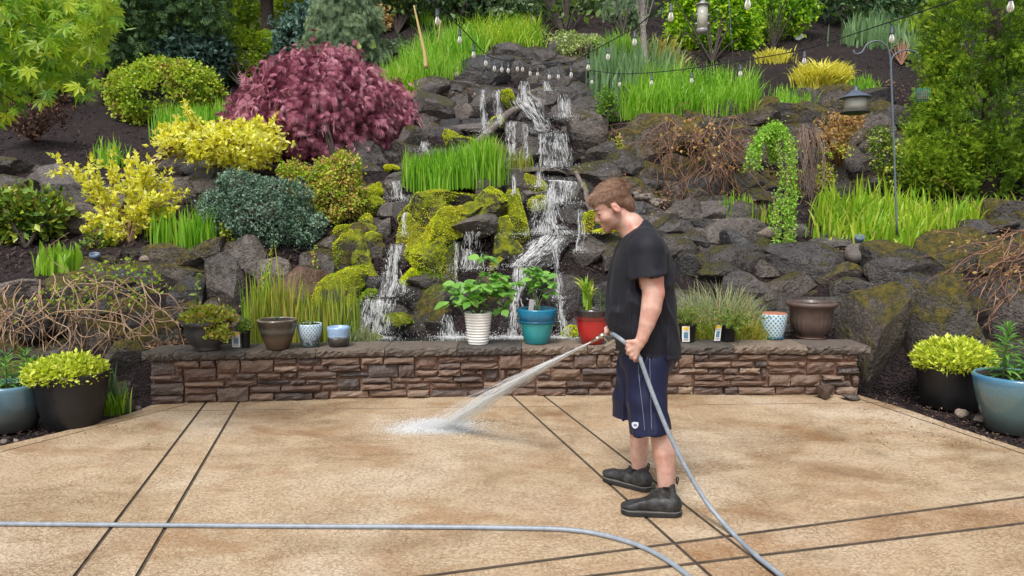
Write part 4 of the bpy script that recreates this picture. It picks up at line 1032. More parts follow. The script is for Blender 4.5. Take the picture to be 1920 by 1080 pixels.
def bed_pts(poly, n):
    p = np.array(poly, float); out = []
    while len(out) < n:
        x, y = U(p[:, 0].min(), p[:, 0].max(), n * 3), U(p[:, 1].min(), p[:, 1].max(), n * 3)
        k = inpoly(x, y, poly); out += list(zip(x[k], y[k]))
    return np.array(out[:n])
def bank(name, label, cat, poly, n, hpx, mat, w=.014, bend=(.1, .9), kind='stuff', part=None, clump=0, off=-.12, litter=0, seg=5, hv=(.45, 1.2), radial=0.0):
    q = bed_pts(poly, clump or n)
    if clump: q = q[rng.integers(0, clump, n)] + rng.normal(0, 3.0, (n, 2))
    q = q + rng.normal(0, 1, q.shape) * np.array([10.0, 2.0])
    B = HV(q[:, 0], q[:, 1], off) - np.array([0, 0, .03])
    Yb = B[:, 1]
    hh = hpx * Yb / F_PX * U(*hv, n) * (.92 + .22 * noise(B, 3.2, 13, 2))
    mb = MB()
    az = U(0, 6.28, n)
    cB = B.mean(0); sB = B.std(0)[:2].max() * 1.8; rB = np.linalg.norm((B - cB)[:, :2], axis=1) / sB
    if radial:
        az = np.arctan2(B[:, 1] - cB[1], B[:, 0] - cB[0]) + rng.normal(0, .6, n); hh = hh * (1.1 - .35 * np.clip(rB, 0, 1.2))
    bd = U(0, 1, n) ** 1.25 * (bend[1] - bend[0]) + bend[0]
    rv = np.clip(U(0, 1, n) * .7 + .3 * (.5 + .5 * noise(B, 2.5, 9)), 0, 1)
    mb.add(*blades(B, hh, np.stack([np.cos(az), np.sin(az), 0 * az], -1), bd, w * U(.7, 1.25, n), seg, rv))
    c = B.mean(0)
    if kind == 'stuff': o = mb.build(name, L[mat], None, smooth=True, kind='stuff', at=c, label=label, cat=cat)
    else:
        o = thing(name, label, cat, c); mb.build('blades', L[mat], o, smooth=True, kind='stuff')
    return o

# --- grass and iris banks
bank('iris_bank', 'long bank of fresh green iris blades left of the waterfall crest behind the laceleaf maple', 'iris bank', [(722, 186), (800, 172), (886, 148), (902, 100), (840, 92), (780, 120), (728, 160)], 2300, 66, 'iris', .018, (.1, 1.3))
bank('grass_clump', 'bright yellow green arching grass bank at the top of the mulch above the falls', 'grass', [(862, 100), (920, 92), (1012, 96), (1005, 62), (905, 58), (870, 80)], 1300, 50, 'iris_yellow', .018, (.5, 2.1))
bank('iris_bank', 'short pale iris clump at the right shoulder of the laceleaf maple', 'iris bank', [(722, 188), (775, 184), (770, 168), (730, 165)], 200, 52, 'iris_yellow', .026, (.05, .9))
bank('iris_bank', 'dense upright block of green iris on top of the moss mound', 'iris bank', [(772, 356), (860, 350), (940, 344), (936, 322), (855, 326), (776, 330)], 1700, 66, 'iris', .017, (.04, .75), off=-.3, hv=(.6, 1.15))
bank('iris_bank', 'wide green grass bank on the right above the mossy wall beside the birch', 'iris bank', [(1172, 226), (1300, 218), (1412, 214), (1418, 186), (1300, 176), (1185, 186)], 2500, 68, 'iris', .017, (.15, 1.6))
bank('iris_bank', 'grey green broad iris blades around the slim birch trunk', 'iris bank', [(1108, 178), (1180, 205), (1262, 170), (1262, 145), (1120, 140)], 460, 84, 'iris_blue', .036, (.02, .6))
bank('iris_bank', 'grey green iris bed high up by the right conifer', 'iris bank', [(1580, 86), (1660, 90), (1695, 84), (1690, 66), (1585, 64)], 260, 52, 'iris_blue', .048, (.02, .7))
bank('iris_bank', 'small grey green iris clump touching the right conifer top', 'iris bank', [(1706, 116), (1745, 112), (1742, 92), (1705, 98)], 90, 52, 'iris_blue', .044, (.02, .6))
bank('grass_clump', 'green grass tuft behind the high grey green irises', 'grass', [(1660, 56), (1716, 58), (1714, 36), (1662, 36)], 500, 34, 'iris_yellow', .02, (.2, 1.2))
bank('iris_bank', 'large sunlit iris bank on the right below the big conifer', 'iris bank', [(1528, 436), (1560, 462), (1690, 474), (1752, 446), (1740, 410), (1640, 398), (1535, 408)], 1150, 72, 'iris_yellow', .026, (.1, 1.5), hv=(.45, 1.2))
bank('iris_bank', 'thin right hand tail of iris blades along the foot of the big conifer', 'iris bank', [(1752, 440), (1830, 424), (1898, 414), (1892, 398), (1760, 404)], 330, 54, 'iris_yellow', .024, (.1, 1.4))
bank('iris_clump', 'small iris clump left of the hanging larch on the right wall', 'iris clump', [(1358, 414), (1402, 414), (1402, 402), (1360, 402)], 110, 46, 'iris', .02, (.05, .6))
bank('iris_clump', 'tiny iris tuft touching the hanging larch on the right wall', 'iris clump', [(1420, 418), (1452, 416), (1450, 405), (1424, 405)], 60, 34, 'iris_yellow', .018, (.05, .8))
bank('iris_clump', 'green iris clump alone on the dark mulch left of the golden shrub', 'iris clump', [(182, 312), (222, 312), (220, 300), (185, 300)], 100, 60, 'iris', .022, (.1, 1.3))
bank('iris_bank', 'green iris bank between the round lime shrub and the laceleaf maple', 'iris bank', [(300, 262), (372, 252), (432, 236), (425, 222), (350, 232), (300, 250)], 700, 50, 'iris', .02, (.1, .9))
bank('iris_clump', 'tall green iris clump right of the golden shrub stem', 'iris clump', [(338, 470), (398, 468), (392, 450), (345, 450)], 210, 78, 'iris', .02, (.03, .7), off=-.2)
bank('iris_clump', 'shaded green iris clump close to the golden shrub stem', 'iris clump', [(288, 458), (330, 458), (328, 444), (292, 444)], 90, 60, 'iris', .022, (.05, .5))
bank('reed_bed', 'tall yellow green reeds standing in the pond behind the small blue pots', 'reeds', [(470, 652), (560, 650), (668, 650), (664, 630), (560, 630), (480, 630)], 420, 116, 'reed', .016, (.02, .35), off=-.45, hv=(.45, 1.25))
bank('iris_clump', 'sheaf of upright green reeds behind the bronze pot', 'reeds', [(468, 640), (520, 640), (520, 622), (472, 622)], 60, 140, 'iris_yellow', .018, (.02, .4), off=-.4, hv=(.5, 1.2))
bank('grass_clump', 'pale variegated grass tuft at the pond edge right of the small blue pots', 'grass', [(648, 650), (700, 650), (698, 636), (652, 636)], 260, 44, 'ograss', .009, (.3, 1.6), off=-.5)
bank('ornamental_grass', 'grey green arching ornamental grass behind the nursery pots', 'grass', [(1268, 648), (1425, 648), (1420, 600), (1275, 600)], 1500, 96, 'ograss', .008, (.2, 1.9), radial=1.0, off=-.35, seg=6, hv=(.5, 1.15))
bank('ornamental_grass', 'straw coloured dry grass at the foot of the grey ornamental grass', 'grass', [(1290, 650), (1438, 650), (1430, 620), (1300, 615)], 700, 60, 'reed', .008, (.5, 2.2), off=-.5, seg=6)
bank('golden_grass', 'large golden arching grass mound on the right mulch slope', 'grass', [(1505, 168), (1580, 164), (1572, 144), (1512, 144)], 1700, 50, 'hakone', .026, (.9, 2.4), radial=1.0, seg=6, hv=(.7, 1.2))
bank('golden_grass', 'small golden grass tuft left of the large golden mound', 'grass', [(1425, 118), (1478, 115), (1474, 100), (1430, 102)], 420, 26, 'hakone', .02, (.6, 2.0), radial=1.0, seg=5)
bank('grass_clump', 'green grass tuft left below the large golden mound', 'grass', [(1452, 208), (1520, 206), (1515, 185), (1455, 188)], 420, 36, 'iris', .015, (.2, 1.2))
bank('grass_clump', 'small green tuft right of the large golden mound above the lantern feeder', 'grass', [(1590, 178), (1640, 172), (1635, 160), (1592, 162)], 220, 28, 'iris', .016, (.3, 1.2))
bank('grass_clump', 'dark green grass tuft high at the top left of the falls', 'grass', [(785, 44), (836, 46), (832, 30), (788, 30)], 480, 28, 'iris', .02, (.4, 1.6))
bank('sedge_clump', 'tall arching green sedge left of the slim birch', 'grass', [(1142, 132), (1200, 130), (1198, 112), (1146, 112)], 520, 76, 'iris', .024, (.2, 1.5), radial=1.0, seg=6)
bank('iris_clump', 'broad grey green irises with young yellow shoots right of the left black pot', 'iris clump', [(186, 782), (222, 778), (220, 770), (188, 774)], 34, 116, 'iris_blue', .036, (.02, .35), off=-.55, hv=(.55, 1.1))
bank('iris_clump', 'young yellow green shoots at the foot of the left pot irises', 'iris clump', [(196, 785), (236, 778), (232, 770), (200, 774)], 70, 56, 'iris_yellow', .016, (.05, .8), off=-.6)
bank('pale_leaf_clump', 'clump of broad pale green leaves on the left mulch near the blue spotlight', 'plant', [(78, 512), (140, 512), (140, 496), (80, 496)], 130, 52, 'lime_clump', .05, (.02, .7), off=-.05)
bank('cordyline', 'cream striped strap leaf plant right of the slim birch', 'plant', [(1215, 150), (1262, 150), (1260, 135), (1220, 135)], 150, 90, 'cordyline', .045, (.5, 2.4), radial=1.0, seg=7, hv=(.7, 1.2))
bank('grass_wisps', 'thin pale grass wisps beside the right wall of falls above the man', 'grass', [(960, 316), (990, 316), (988, 306), (962, 306)], 60, 50, 'reed', .01, (.05, .5), off=-.4)

# --- clipped shrubs
SM = dict(a=.7, b=.7)
bush('lime_shrub', 'rounded lime green shrub with reddish tips left of the laceleaf maple', 'shrub', [(305, 178, 200, 118), (345, 170, 130, 100), (262, 172, 110, 90), (310, 140, 130, 50), (300, 205, 150, 60)], 12.3, 'lime_pink', 1500, 9, QUADLEAF, .062, base=H(310, 240), shell=.22, bump=.10, bfreq=4, up=.25)
bush('lime_shrub', 'flat topped lime green shrub behind the laceleaf maple under the dark trunk', 'shrub', [(462, 118, 152, 108), (430, 115, 80, 90), (500, 112, 80, 95), (462, 85, 130, 40)], 14.2, 'lime_shrub', 1500, 9, QUADLEAF, .062, base=H(462, 172), shell=.22, bump=.09, bfreq=4, up=.25)
# --- laceleaf maple
lm = [(605, 225, 320, 200), (600, 160, 220, 110), (530, 235, 180, 130), (685, 245, 170, 150), (560, 285, 170, 80), (660, 290, 170, 90), (625, 112, 90, 40), (560, 118, 60, 36), (480, 215, 90, 70), (735, 225, 70, 110)]
t = bush('laceleaf_maple', 'dome shaped purple red laceleaf maple left of the falls', 'maple tree', lm, 10.1, 'red_maple', 3000, 6, LACE, .108, base=H(640, 335), deep=.75, shell=.32, bump=.16, bfreq=5.5, down=.75, a=.55, b=.35, flat=.9, spread=1.0, tone=.5, nbr=5)
# --- golden shrubs
def golden(name, label, base, ends, nodes, Y, size, extra=None):
    b = W(*base, Y); t = thing(name, label, 'shrub', b)
    st, lf = MB(), MB()
    for (ex, ey, dy) in ends:
        e = W(ex, ey, Y + dy); m = b * .55 + e * .45 + np.array([0, 0, .16 * np.linalg.norm(e - b)])
        C = spline([b + .02 * rng.normal(size=3), m + .05 * rng.normal(size=3), e], 22)
        st.add(*tube(C, np.linspace(.014, .003, 22), 5, False))
        T = unit(np.gradient(C, axis=0))
        for side in range(4):
            i0 = int(U(6, 18)); L_ = U(.12, .34)
            d = unit(T[i0] + .7 * rng.normal(size=3) + np.array([0, 0, .35])); C2 = C[i0] + np.linspace(0, L_, 8)[:, None] * d + np.array([0, 0, .05]) * (np.linspace(0, 1, 8) ** 2)[:, None]
            st.add(*tube(C2, np.linspace(.005, .002, 8), 4, False))
            k = np.repeat(np.arange(2, 8), nodes)
            dirs = unit(d * .5 + rng.normal(size=(len(k), 3)) * .7 + np.array([0, 0, .35]))
            lf.add(*scatter(*LEAF, C2[k] + .012 * rng.normal(size=(len(k), 3)), dirs, rng.normal(size=(len(k), 3)) * .5 + np.array([0, 0, 1]), size * U(.6, 1.2, len(k))))
        k = np.repeat(np.arange(9, 22), nodes)
        dirs = unit(T[k] * .55 + rng.normal(size=(len(k), 3)) * .65 + np.array([0, 0, .3]))
        lf.add(*scatter(*LEAF, C[k] + .02 * rng.normal(size=(len(k), 3)), dirs, rng.normal(size=(len(k), 3)) * .5 + np.array([0, 0, 1]), size * U(.6, 1.2, len(k))))
    if extra: crown(lf, lobe_list(extra, Y, .8), 420, 7, LEAF, size, a=.5, b=.7, up=.4, shell=.6, bump=.2)
    st.build('branches', MT['twig'], t, kind='stuff'); lf.build('foliage', L['gold'], t, smooth=False)
golden('golden_shrub', 'open golden yellow shrub with visible stems on the left terrace', (243, 472), [(102, 296, 0), (140, 325, .1), (175, 345, -.1), (205, 322, 0), (240, 300, .1), (275, 318, -.15), (320, 322, 0), (350, 358, 0), (325, 395, -.15), (165, 405, -.1), (155, 432, 0), (290, 350, .2), (225, 350, -.2), (300, 370, -.2), (210, 458, -.2), (190, 375, .1), (260, 340, 0), (290, 415, -.1)], 6, 8.35, .075)
golden('golden_shrub', 'arching golden yellow shrub spilling left from the laceleaf maple', (285, 305), [(545, 268, 0), (520, 240, 0), (470, 250, -.1), (430, 238, 0), (400, 245, .1), (350, 262, 0), (320, 275, 0), (440, 290, -.1), (500, 292, -.1), (380, 280, -.2), (480, 310, -.1)], 7, 9.1, .07, [(430, 275, 200, 66), (355, 268, 130, 46), (485, 262, 100, 44), (470, 300, 80, 40)])
# --- mounded and trailing plants on the rocks
bush('blue_juniper', 'blue green mat forming juniper spilling over the left centre rocks', 'shrub', [(480, 402, 190, 96), (540, 428, 130, 84), (432, 385, 110, 60), (515, 362, 120, 50), (450, 345, 80, 44), (560, 455, 70, 50), (505, 450, 90, 50)], 8.05, 'juniper', 2300, 10, QUADLEAF, .032, base=H(500, 440), shell=.3, bump=.22, bfreq=3.5, a=.6, b=.7, nbr=12)
bush('creeping_shrub', 'green and reddish small leaved creeper hanging below the laceleaf maple', 'shrub', [(622, 372, 110, 90), (645, 312, 56, 56), (598, 405, 80, 56), (575, 345, 60, 60), (655, 350, 46, 66), (620, 330, 70, 50), (548, 320, 50, 30)], 8.45, 'creeper', 1100, 9, QUADLEAF, .038, base=H(620, 390), shell=.35, bump=.25, bfreq=3.5, a=.6, b=.7, down=.15, bark='twig', nbr=16)
bush('rhododendron', 'dark glossy leaved shrub with yellowish tips at the left edge', 'shrub', [(45, 398, 150, 64), (70, 415, 110, 70), (0, 415, 90, 70), (40, 435, 110, 50)], 8.5, 'rhodo', 420, 8, LEAF, .11, base=H(50, 465), shell=.35, a=.6, b=.7, up=.5)
bush('barberry', 'half bare reddish barberry shrub on the mulch at the far left', 'shrub', [(60, 225, 110, 70), (100, 200, 70, 60), (30, 210, 80, 60)], 10.6, 'barberry', 260, 5, QUADLEAF, .05, base=H(65, 265), a=.5, b=.8, shell=.8, bark='twig_grey', nbr=70)
bush('small_rhododendron', 'little dark leaved seedling behind the blue spotlight at the left', 'plant', [(180, 455, 36, 40)], 8.0, 'rhodo', 26, 6, LEAF, .07, shell=.6, up=.4, nbr=4)
bush('lime_groundcover', 'small lime green leafy sprig on the rocks left of the blue juniper', 'plant', [(425, 440, 26, 44), (432, 462, 20, 24)], 7.9, 'chartreuse', 36, 6, QUADLEAF, .04, shell=.7, nbr=3)
# trailing strands of the creeper
def trail(label, path, mat, size, Y, n=60, name='trailing_creeper', per=1):
    C = spline([W(x, y, Y + o) for x, y, o in path], 26); t = thing(name, label, 'plant', C[0])
    MB().add(*tube(C, .004, 4, False)).build('stem', MT['stem'], t)
    k = rng.integers(0, 26, n); mb = MB()
    mb.add(*scatter(*LEAF, C[k] + .015 * rng.normal(size=(n, 3)), rng.normal(size=(n, 3)) + np.array([0, -.4, -.2]), rng.normal(size=(n, 3)), size * U(.6, 1.2, n)))
    mb.build('foliage', L[mat], t, smooth=False)
trail('single yellow green strand hanging over the rocks behind the bronze pot', [(508, 465, 0), (505, 500, -.1), (490, 530, -.12)], 'creeper', .04, 7.45, 70)
trail('short green strand hanging below the blue juniper', [(590, 460, 0), (588, 480, -.05), (592, 494, -.05)], 'creeper', .035, 7.6, 46)
trail('green sprig growing from the mossy boulder behind the dark urn', [(372, 580, 0), (368, 535, -.05), (378, 510, 0)], 'herb', .05, 7.0, 40)

# --- fresh green maple hanging in at the upper left, close to the camera
mt = thing('maple_tree', 'fresh green palmate maple hanging into the upper left corner', 'maple tree', (-5.2, 4.9, 0))
tr = MB(); tb = np.array([-5.2, 4.9, 0.0]); crotch = np.array([-4.9, 4.8, 2.1])
tr.add(*tube(spline([tb, tb + [.1, 0, 1.0], crotch], 14), np.linspace(.11, .07, 14), 9)); tr.build('trunk', MT['bark'], mt)
br, ends = MB(), []
for (x, y, Y) in [(200, 30, 4.6), (170, 120, 4.5), (130, 190, 4.6), (60, 210, 4.3), (100, 60, 4.2), (20, 120, 4.2), (215, 80, 4.9), (40, 20, 4.8), (150, -30, 4.5), (-60, 150, 4.4), (-40, -40, 4.3), (90, 150, 4.9), (20, 240, 4.5)]:
    e = W(x, y, Y); top = (crotch + e) / 2 + np.array([0, 0, .55]); C = spline([crotch, top, e], 16); br.add(*tube(C, np.linspace(.028, .003, 16), 5, False)); ends.append(C)
br.build('branches', MT['bark'], mt, kind='stuff')
edge = [(-120, -60), (222, -60), (222, 40), (200, 75), (212, 95), (182, 140), (168, 180), (150, 200), (128, 160), (100, 180), (80, 205), (66, 170), (40, 190), (20, 225), (-60, 240), (-120, 240)]
pts = bed_pts(edge, 760); pts = np.vstack([pts, bed_pts([(-120, -60), (222, -60), (200, 80), (150, 130), (-120, 200)], 900)])
Yl = U(4.0, 5.2, len(pts)); P = WV(pts[:, 0], pts[:, 1], Yl)
dirs = unit(np.array([.25, -.2, -.75]) + .5 * rng.normal(size=P.shape)); nr = np.array([.1, -.6, .7]) + .5 * rng.normal(size=P.shape)
sz = U(.05, .085, len(P)); rv = np.clip(U(0, 1, len(P)) * .7 + .3 * (pts[:, 0] / 222), 0, 1)
vis = np.where((pts[:, 0] > -20) & (pts[:, 1] > -20))[0]; vis = vis[np.argsort(Yl[vis] / sz[vis])][:280]; rest = np.setdiff1d(np.arange(len(P)), vis)
MB().add(*scatter(*MAPLE, P[rest], dirs[rest], nr[rest], sz[rest], rv[rest])).build('leaves', L['maple'], mt, smooth=False, kind='stuff')
LV = [MB().add(MAPLE[0] * s, MAPLE[1], rv_).mesh('leaf', L['maple'], False) for rv_, s in [(.1, 1), (.3, 1), (.5, 1), (.7, 1), (.9, 1)]]
def leaf_obj(parent, meshes, pos, fwd, nrm, s, name='leaf'):
    f = unit(fwd); n = unit(nrm - f * (nrm @ f)); sd = np.cross(f, n)
    o = bpy.data.objects.new(name, meshes[int(rng.integers(len(meshes)))]); COL.objects.link(o); o.parent = parent
    m = np.eye(4); m[:3, 0], m[:3, 1], m[:3, 2], m[:3, 3] = sd * s, f * s, n * s, pos - ORIGIN[parent.name]
    o.matrix_local = Matrix(m.tolist()); return o
for i in vis: leaf_obj(mt, LV, P[i], dirs[i], nr[i], sz[i])

# --- big golden green conifer at the right
thl = [(1860, 60, 260, 280), (1880, 210, 320, 260), (1805, 270, 190, 190), (1880, 320, 280, 150), (1752, 305, 130, 120), (1870, -130, 210, 240), (1770, 130, 80, 160), (1765, 215, 90, 130), (1740, 250, 80, 70), (1980, 200, 260, 420), (1725, 330, 70, 60)]
LB = lobe_list(thl, 9.5, .75); tb = H(1850, 396, .4)
t = thing('golden_thuja', 'massive golden green conifer filling the right edge', 'conifer tree', tb)
MB().add(*tube([tb - [0, 0, .2], tb + [0, 0, 1.5], tb + [0, .1, 4.2]], [.14, .11, .03], 9)).build('trunk', MT['bark'], t)
mb = MB(); P, N = crown_pts(LB, 2000, .20, .13, 4.5, .6, 3)
idx = np.repeat(np.arange(len(P)), 23)
cl = np.clip(U(.1, .85, len(P)), 0, 1)
fan = unit(np.cross(N, rng.normal(size=N.shape)))           # each plume is a leaning flat fan
d = unit(N[idx] * .75 + np.array([0, 0, .55]) + .75 * fan[idx] * rng.normal(size=(len(idx), 1)) + .25 * rng.normal(size=(len(idx), 3)))
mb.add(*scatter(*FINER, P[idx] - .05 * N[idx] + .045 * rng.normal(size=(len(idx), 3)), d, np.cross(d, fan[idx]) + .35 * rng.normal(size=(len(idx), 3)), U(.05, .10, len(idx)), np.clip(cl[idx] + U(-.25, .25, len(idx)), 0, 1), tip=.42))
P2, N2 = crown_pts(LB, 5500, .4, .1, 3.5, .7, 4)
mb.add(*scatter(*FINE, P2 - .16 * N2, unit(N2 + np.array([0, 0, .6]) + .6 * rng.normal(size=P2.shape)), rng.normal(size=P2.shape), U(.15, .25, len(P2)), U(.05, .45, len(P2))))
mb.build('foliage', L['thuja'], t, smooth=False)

# --- weeping pieces
def weeping(name, label, cat, strands, Y, mat, twig, size, per, n=40, base=None, r=.006, leaf=QUADLEAF, jit=0.0):
    t = thing(name, label, cat, W(*(base or strands[0][0][:2]), Y)); st, lf = MB(), MB()
    for s in strands:
        C = spline([W(x, y, Y + (o[0] if o else 0)) for x, y, *o in s], n)
        C = C + (.012 + .6 * jit) * np.stack([noise(C + U(0, 9), 5, q) for q in (4, 5, 6)], -1)
        st.add(*tube(C, np.linspace(r, r * .4, n), 5, False))
        if mat:
            k = np.repeat(np.arange(n), per); C2 = C[k] + U(0, 1, (len(k), 1)) * np.gradient(C, axis=0)[k]
            C2 = C2 + jit * rng.normal(size=C2.shape) * (rng.random((len(k), 1)) ** 1.5)
            dirs = unit(rng.normal(size=C2.shape) + np.array([0, -.3, -.1]))
            lf.add(*scatter(*leaf, C2, dirs, rng.normal(size=C2.shape), size * U(.6, 1.2, len(k))))
    st.build('stems', MT[twig], t, kind='stuff')
    if mat: lf.build('foliage', L[mat], t, smooth=False)
    return t
ls = []
for k in range(17):
    a = U(-20, 20); e = U(0, 1)
    if k < 11:
        yb = 400 + 130 * (1 - e ** 2); ls.append([(1452 + a * .3, 300, .1), (1444 + a * .4, 250), (1458 + a * .6, 236 + abs(a) * .5), (1478 + a * .6, 290, -.1), (1474 + a, 290 + (yb - 290) * .45, -.15), (1472 + a * 1.1, 290 + (yb - 290) * .75, -.2), (1464 + a * 1.3, yb, -.2)])
    else: ls.append([(1452, 300, .1), (1448, 255), (1440 + a * .4, 240 + abs(a) * .5), (1420 + a * .5, 262, -.1), (1404 + a, 285 + 50 * e ** 2, -.15)])
weeping('weeping_larch', 'pale green weeping larch hanging down over the right boulder wall', 'larch tree', ls, 8.0, 'larch', 'twig', .034, 9, 46, (1450, 400), jit=.04)
tw = []
for k in range(34):
    x0 = U(1490, 1545); tw.append([(1510, 300, .2), ((1510 + x0) / 2, 240 + U(-6, 10), 0), (x0 + U(-10, 10), 262 + U(0, 20), -.1), (x0 + U(-6, 14), 320 + U(-20, 30), -.15), (x0 + U(-10, 18), 350 + U(-30, 60), -.15)])
weeping('bare_weeping_shrub', 'bare grey brown weeping twigs right of the pale larch', 'shrub', tw, 9.3, None, 'twig_grey', 0, 0, 18, (1510, 360), .006)
def rwalk(x, y, ang, ln, turn, grav, z0, z1, n=7):
    P = [(x, y, z0)]; vx, vy = math.cos(ang), math.sin(ang)
    for k in range(n):
        a = math.atan2(vy, vx) + rng.normal(0, turn); vx, vy = math.cos(a), math.sin(a) + grav
        m = math.hypot(vx, vy); vx, vy = vx / m, vy / m
        x += vx * ln / n; y += vy * ln / n; P.append((x, y, z0 + (z1 - z0) * min(1, (k + 1) / 2.5) + rng.normal(0, .03)))
    return P
tw = [rwalk(U(1235, 1390), U(216, 300), U(0, 3.14) if k % 3 else U(-1.2, 4.3), U(50, 150), .55, .22, .1, -.16) for k in range(120)]
t = weeping('bare_vine', 'tangle of bare red brown climbing stems over the mossy rocks right of the falls', 'vine', tw, 9.45, None, 'twig_red', 0, 0, 14, (1300, 380), .0048)
lf = MB(); q = bed_pts([(1240, 222), (1330, 218), (1400, 300), (1380, 330), (1290, 300), (1240, 260)], 160); P = WV(q[:, 0], q[:, 1], 9.3); lf.add(*scatter(*QUADLEAF, P, rng.normal(size=P.shape), rng.normal(size=P.shape), U(.03, .07, len(P)))); lf.build('foliage', L['bronze'], t, smooth=False)
tw = [rwalk(U(-20, 290), U(512, 600), U(.0, 3.14), U(90, 270), .5, .16, -.1, -.36, 9) for k in range(84)]
tw += [[(160, 520, -.1), (250, 560, -.4), (300, 600, -.42), (350, 572, -.4)], [(120, 590, -.3), (230, 610, -.4), (252, 660, -.4), (250, 740, -.3)], [(262, 640, -.35), (268, 600, -.4), (310, 578, -.4), (352, 580, -.3)], [(0, 572, -.3), (8, 640, -.4), (18, 690, -.4)], [(10, 640, -.3), (110, 585, -.4), (230, 590, -.4), (300, 640, -.4)]]
t = weeping('bare_vine', 'bare tan vine stems tangled over the left mossy boulders', 'vine', tw, 7.0, None, 'twig', 0, 0, 20, (150, 530), .0062)
lf = MB(); q = bed_pts([(150, 500), (250, 480), (330, 540), (250, 580), (100, 590), (20, 610), (20, 580)], 420); P = WV(q[:, 0], q[:, 1], U(6.65, 6.95, 420)); lf.add(*scatter(*QUADLEAF, P, rng.normal(size=P.shape), rng.normal(size=P.shape), U(.02, .055, len(P)))); lf.build('foliage', L['iris_yellow'], t, smooth=False)
tw = [rwalk(U(1870, 2000), U(425, 520), U(1.9, 3.5), U(80, 240), .42, .14, -.05, -.36, 8) for k in range(38)]
tw += [[(1920, 430, 0), (1850, 455, -.3), (1800, 440, -.35), (1745, 432, -.3)], [(1920, 500, -.2), (1850, 520, -.35), (1800, 525, -.35), (1766, 552, -.35)], [(1900, 500, -.2), (1880, 560, -.35), (1860, 590, -.35)]]
t = weeping('bare_vine', 'bare red brown vine hanging over the boulders at the right edge', 'vine', tw, 6.95, None, 'twig_red', 0, 0, 18, (1920, 440), .0058)
lf = MB(); q = bed_pts([(1740, 430), (1900, 430), (1920, 560), (1850, 560), (1790, 500)], 130); P = WV(q[:, 0], q[:, 1], U(6.5, 6.75, 130)); lf.add(*scatter(*QUADLEAF, P, rng.normal(size=P.shape), rng.normal(size=P.shape), U(.02, .05, len(P)))); lf.build('foliage', L['bronze'], t, smooth=False)
bush('bronze_shrub', 'small bronze orange leaved shrub below the lantern feeder', 'shrub', [(1575, 235, 80, 50), (1560, 265, 60, 36), (1600, 225, 40, 30)], 9.4, 'bronze', 150, 6, LEAF, .05, base=H(1575, 320), shell=.7, a=.4, b=.9, nbr=16, bark='twig_red')
bush('bronze_shrub', 'low yellow bronze sprig under the bronze shrub on the dark rocks', 'shrub', [(1570, 285, 60, 20), (1545, 330, 30, 50)], 9.3, 'creeper', 90, 5, QUADLEAF, .04, base=H(1565, 320), shell=.7, nbr=8, bark='twig')
bush('dark_leaf_shrub', 'dark green glossy shrub left of the right conifer foot', 'shrub', [(1660, 290, 50, 70), (1650, 260, 40, 40), (1668, 325, 40, 50)], 9.2, 'rhodo', 200, 7, LEAF, .05, base=H(1662, 360), shell=.5, nbr=8)
bush('fern', 'small green fern on the rocks right of the upper falls', 'fern', [(1135, 205, 34, 70), (1128, 240, 30, 30), (1140, 185, 40, 30)], 10.2, 'fern', 130, 6, QUADLEAF, .05, base=H(1138, 250), shell=.8, nbr=6, a=.5, b=.9)
bush('leaf_litter_plant', 'low green and red seedlings in the leaf litter right of the falls', 'plant', [(1150, 275, 36, 40), (1140, 300, 30, 30)], 9.6, 'creeper', 80, 5, QUADLEAF, .035, base=H(1150, 300), shell=.9, nbr=3)
bush('variegated_shrub', 'cream and green trailing shrub at the right crest of the falls', 'shrub', [(1085, 92, 80, 44), (1060, 72, 60, 18), (1100, 112, 50, 30), (1112, 85, 46, 30)], 12.6, 'varieg', 230, 7, QUADLEAF, .055, base=H(1090, 120), shell=.6, bump=.25)
# --- upper garden shrubs
bush('viburnum', 'dense bright green shrub behind the tube feeder', 'shrub', [(1335, 40, 150, 120), (1345, 85, 130, 60), (1290, 60, 60, 90), (1385, 50, 60, 90), (1330, -30, 140, 90)], 14.0, 'viburnum', 900, 8, LEAF, .10, base=H(1335, 118), shell=.3, bump=.2, bfreq=4, a=.6, b=.6)
bush('spreading_shrub', 'light lime green spreading shrub right of the dense bright shrub', 'shrub', [(1455, 30, 120, 70), (1500, 18, 70, 40), (1425, 62, 60, 44), (1470, -20, 120, 60)], 14.6, 'viburnum', 520, 7, LEAF, .10, base=H(1450, 92), shell=.6, bump=.3, a=.4, b=.7, nbr=20)
bush('weeping_conifer', 'tall pale blue green weeping conifer behind the laceleaf maple', 'conifer tree', [(650, 20, 110, 130), (640, 70, 120, 90), (690, 95, 60, 46), (610, 60, 60, 90), (655, -70, 80, 120), (670, 50, 70, 100)], 12.6, 'weeping_blue', 900, 16, FINER, .135, base=H(650, 135), shell=.5, bump=.35, down=1.6, a=.5, b=.3, flat=.8, nbr=10, spread=.8)
bush('weeping_conifer', 'small weeping blue green conifer above the sedge left of the birch', 'conifer tree', [(1168, 24, 56, 60), (1165, -10, 40, 50)], 15.2, 'weeping_blue', 240, 12, FINE, .13, base=H(1168, 66), shell=.5, down=1.5, a=.4, b=.3, nbr=6)
bush('yellow_maple', 'small yellow leaved tree right of the tall weeping conifer', 'tree', [(706, 34, 46, 36), (690, 24, 30, 30), (718, 46, 26, 18)], 15.0, 'bronze', 110, 6, LEAF, .09, base=H(705, 80), shell=.8, nbr=8)
bush('bare_shrub', 'dark half bare shrub at the top left of the mulch', 'shrub', [(745, 25, 90, 80), (760, 5, 80, 60)], 16.3, 'barberry', 70, 4, QUADLEAF, .07, base=H(745, 64), shell=.9, nbr=60)
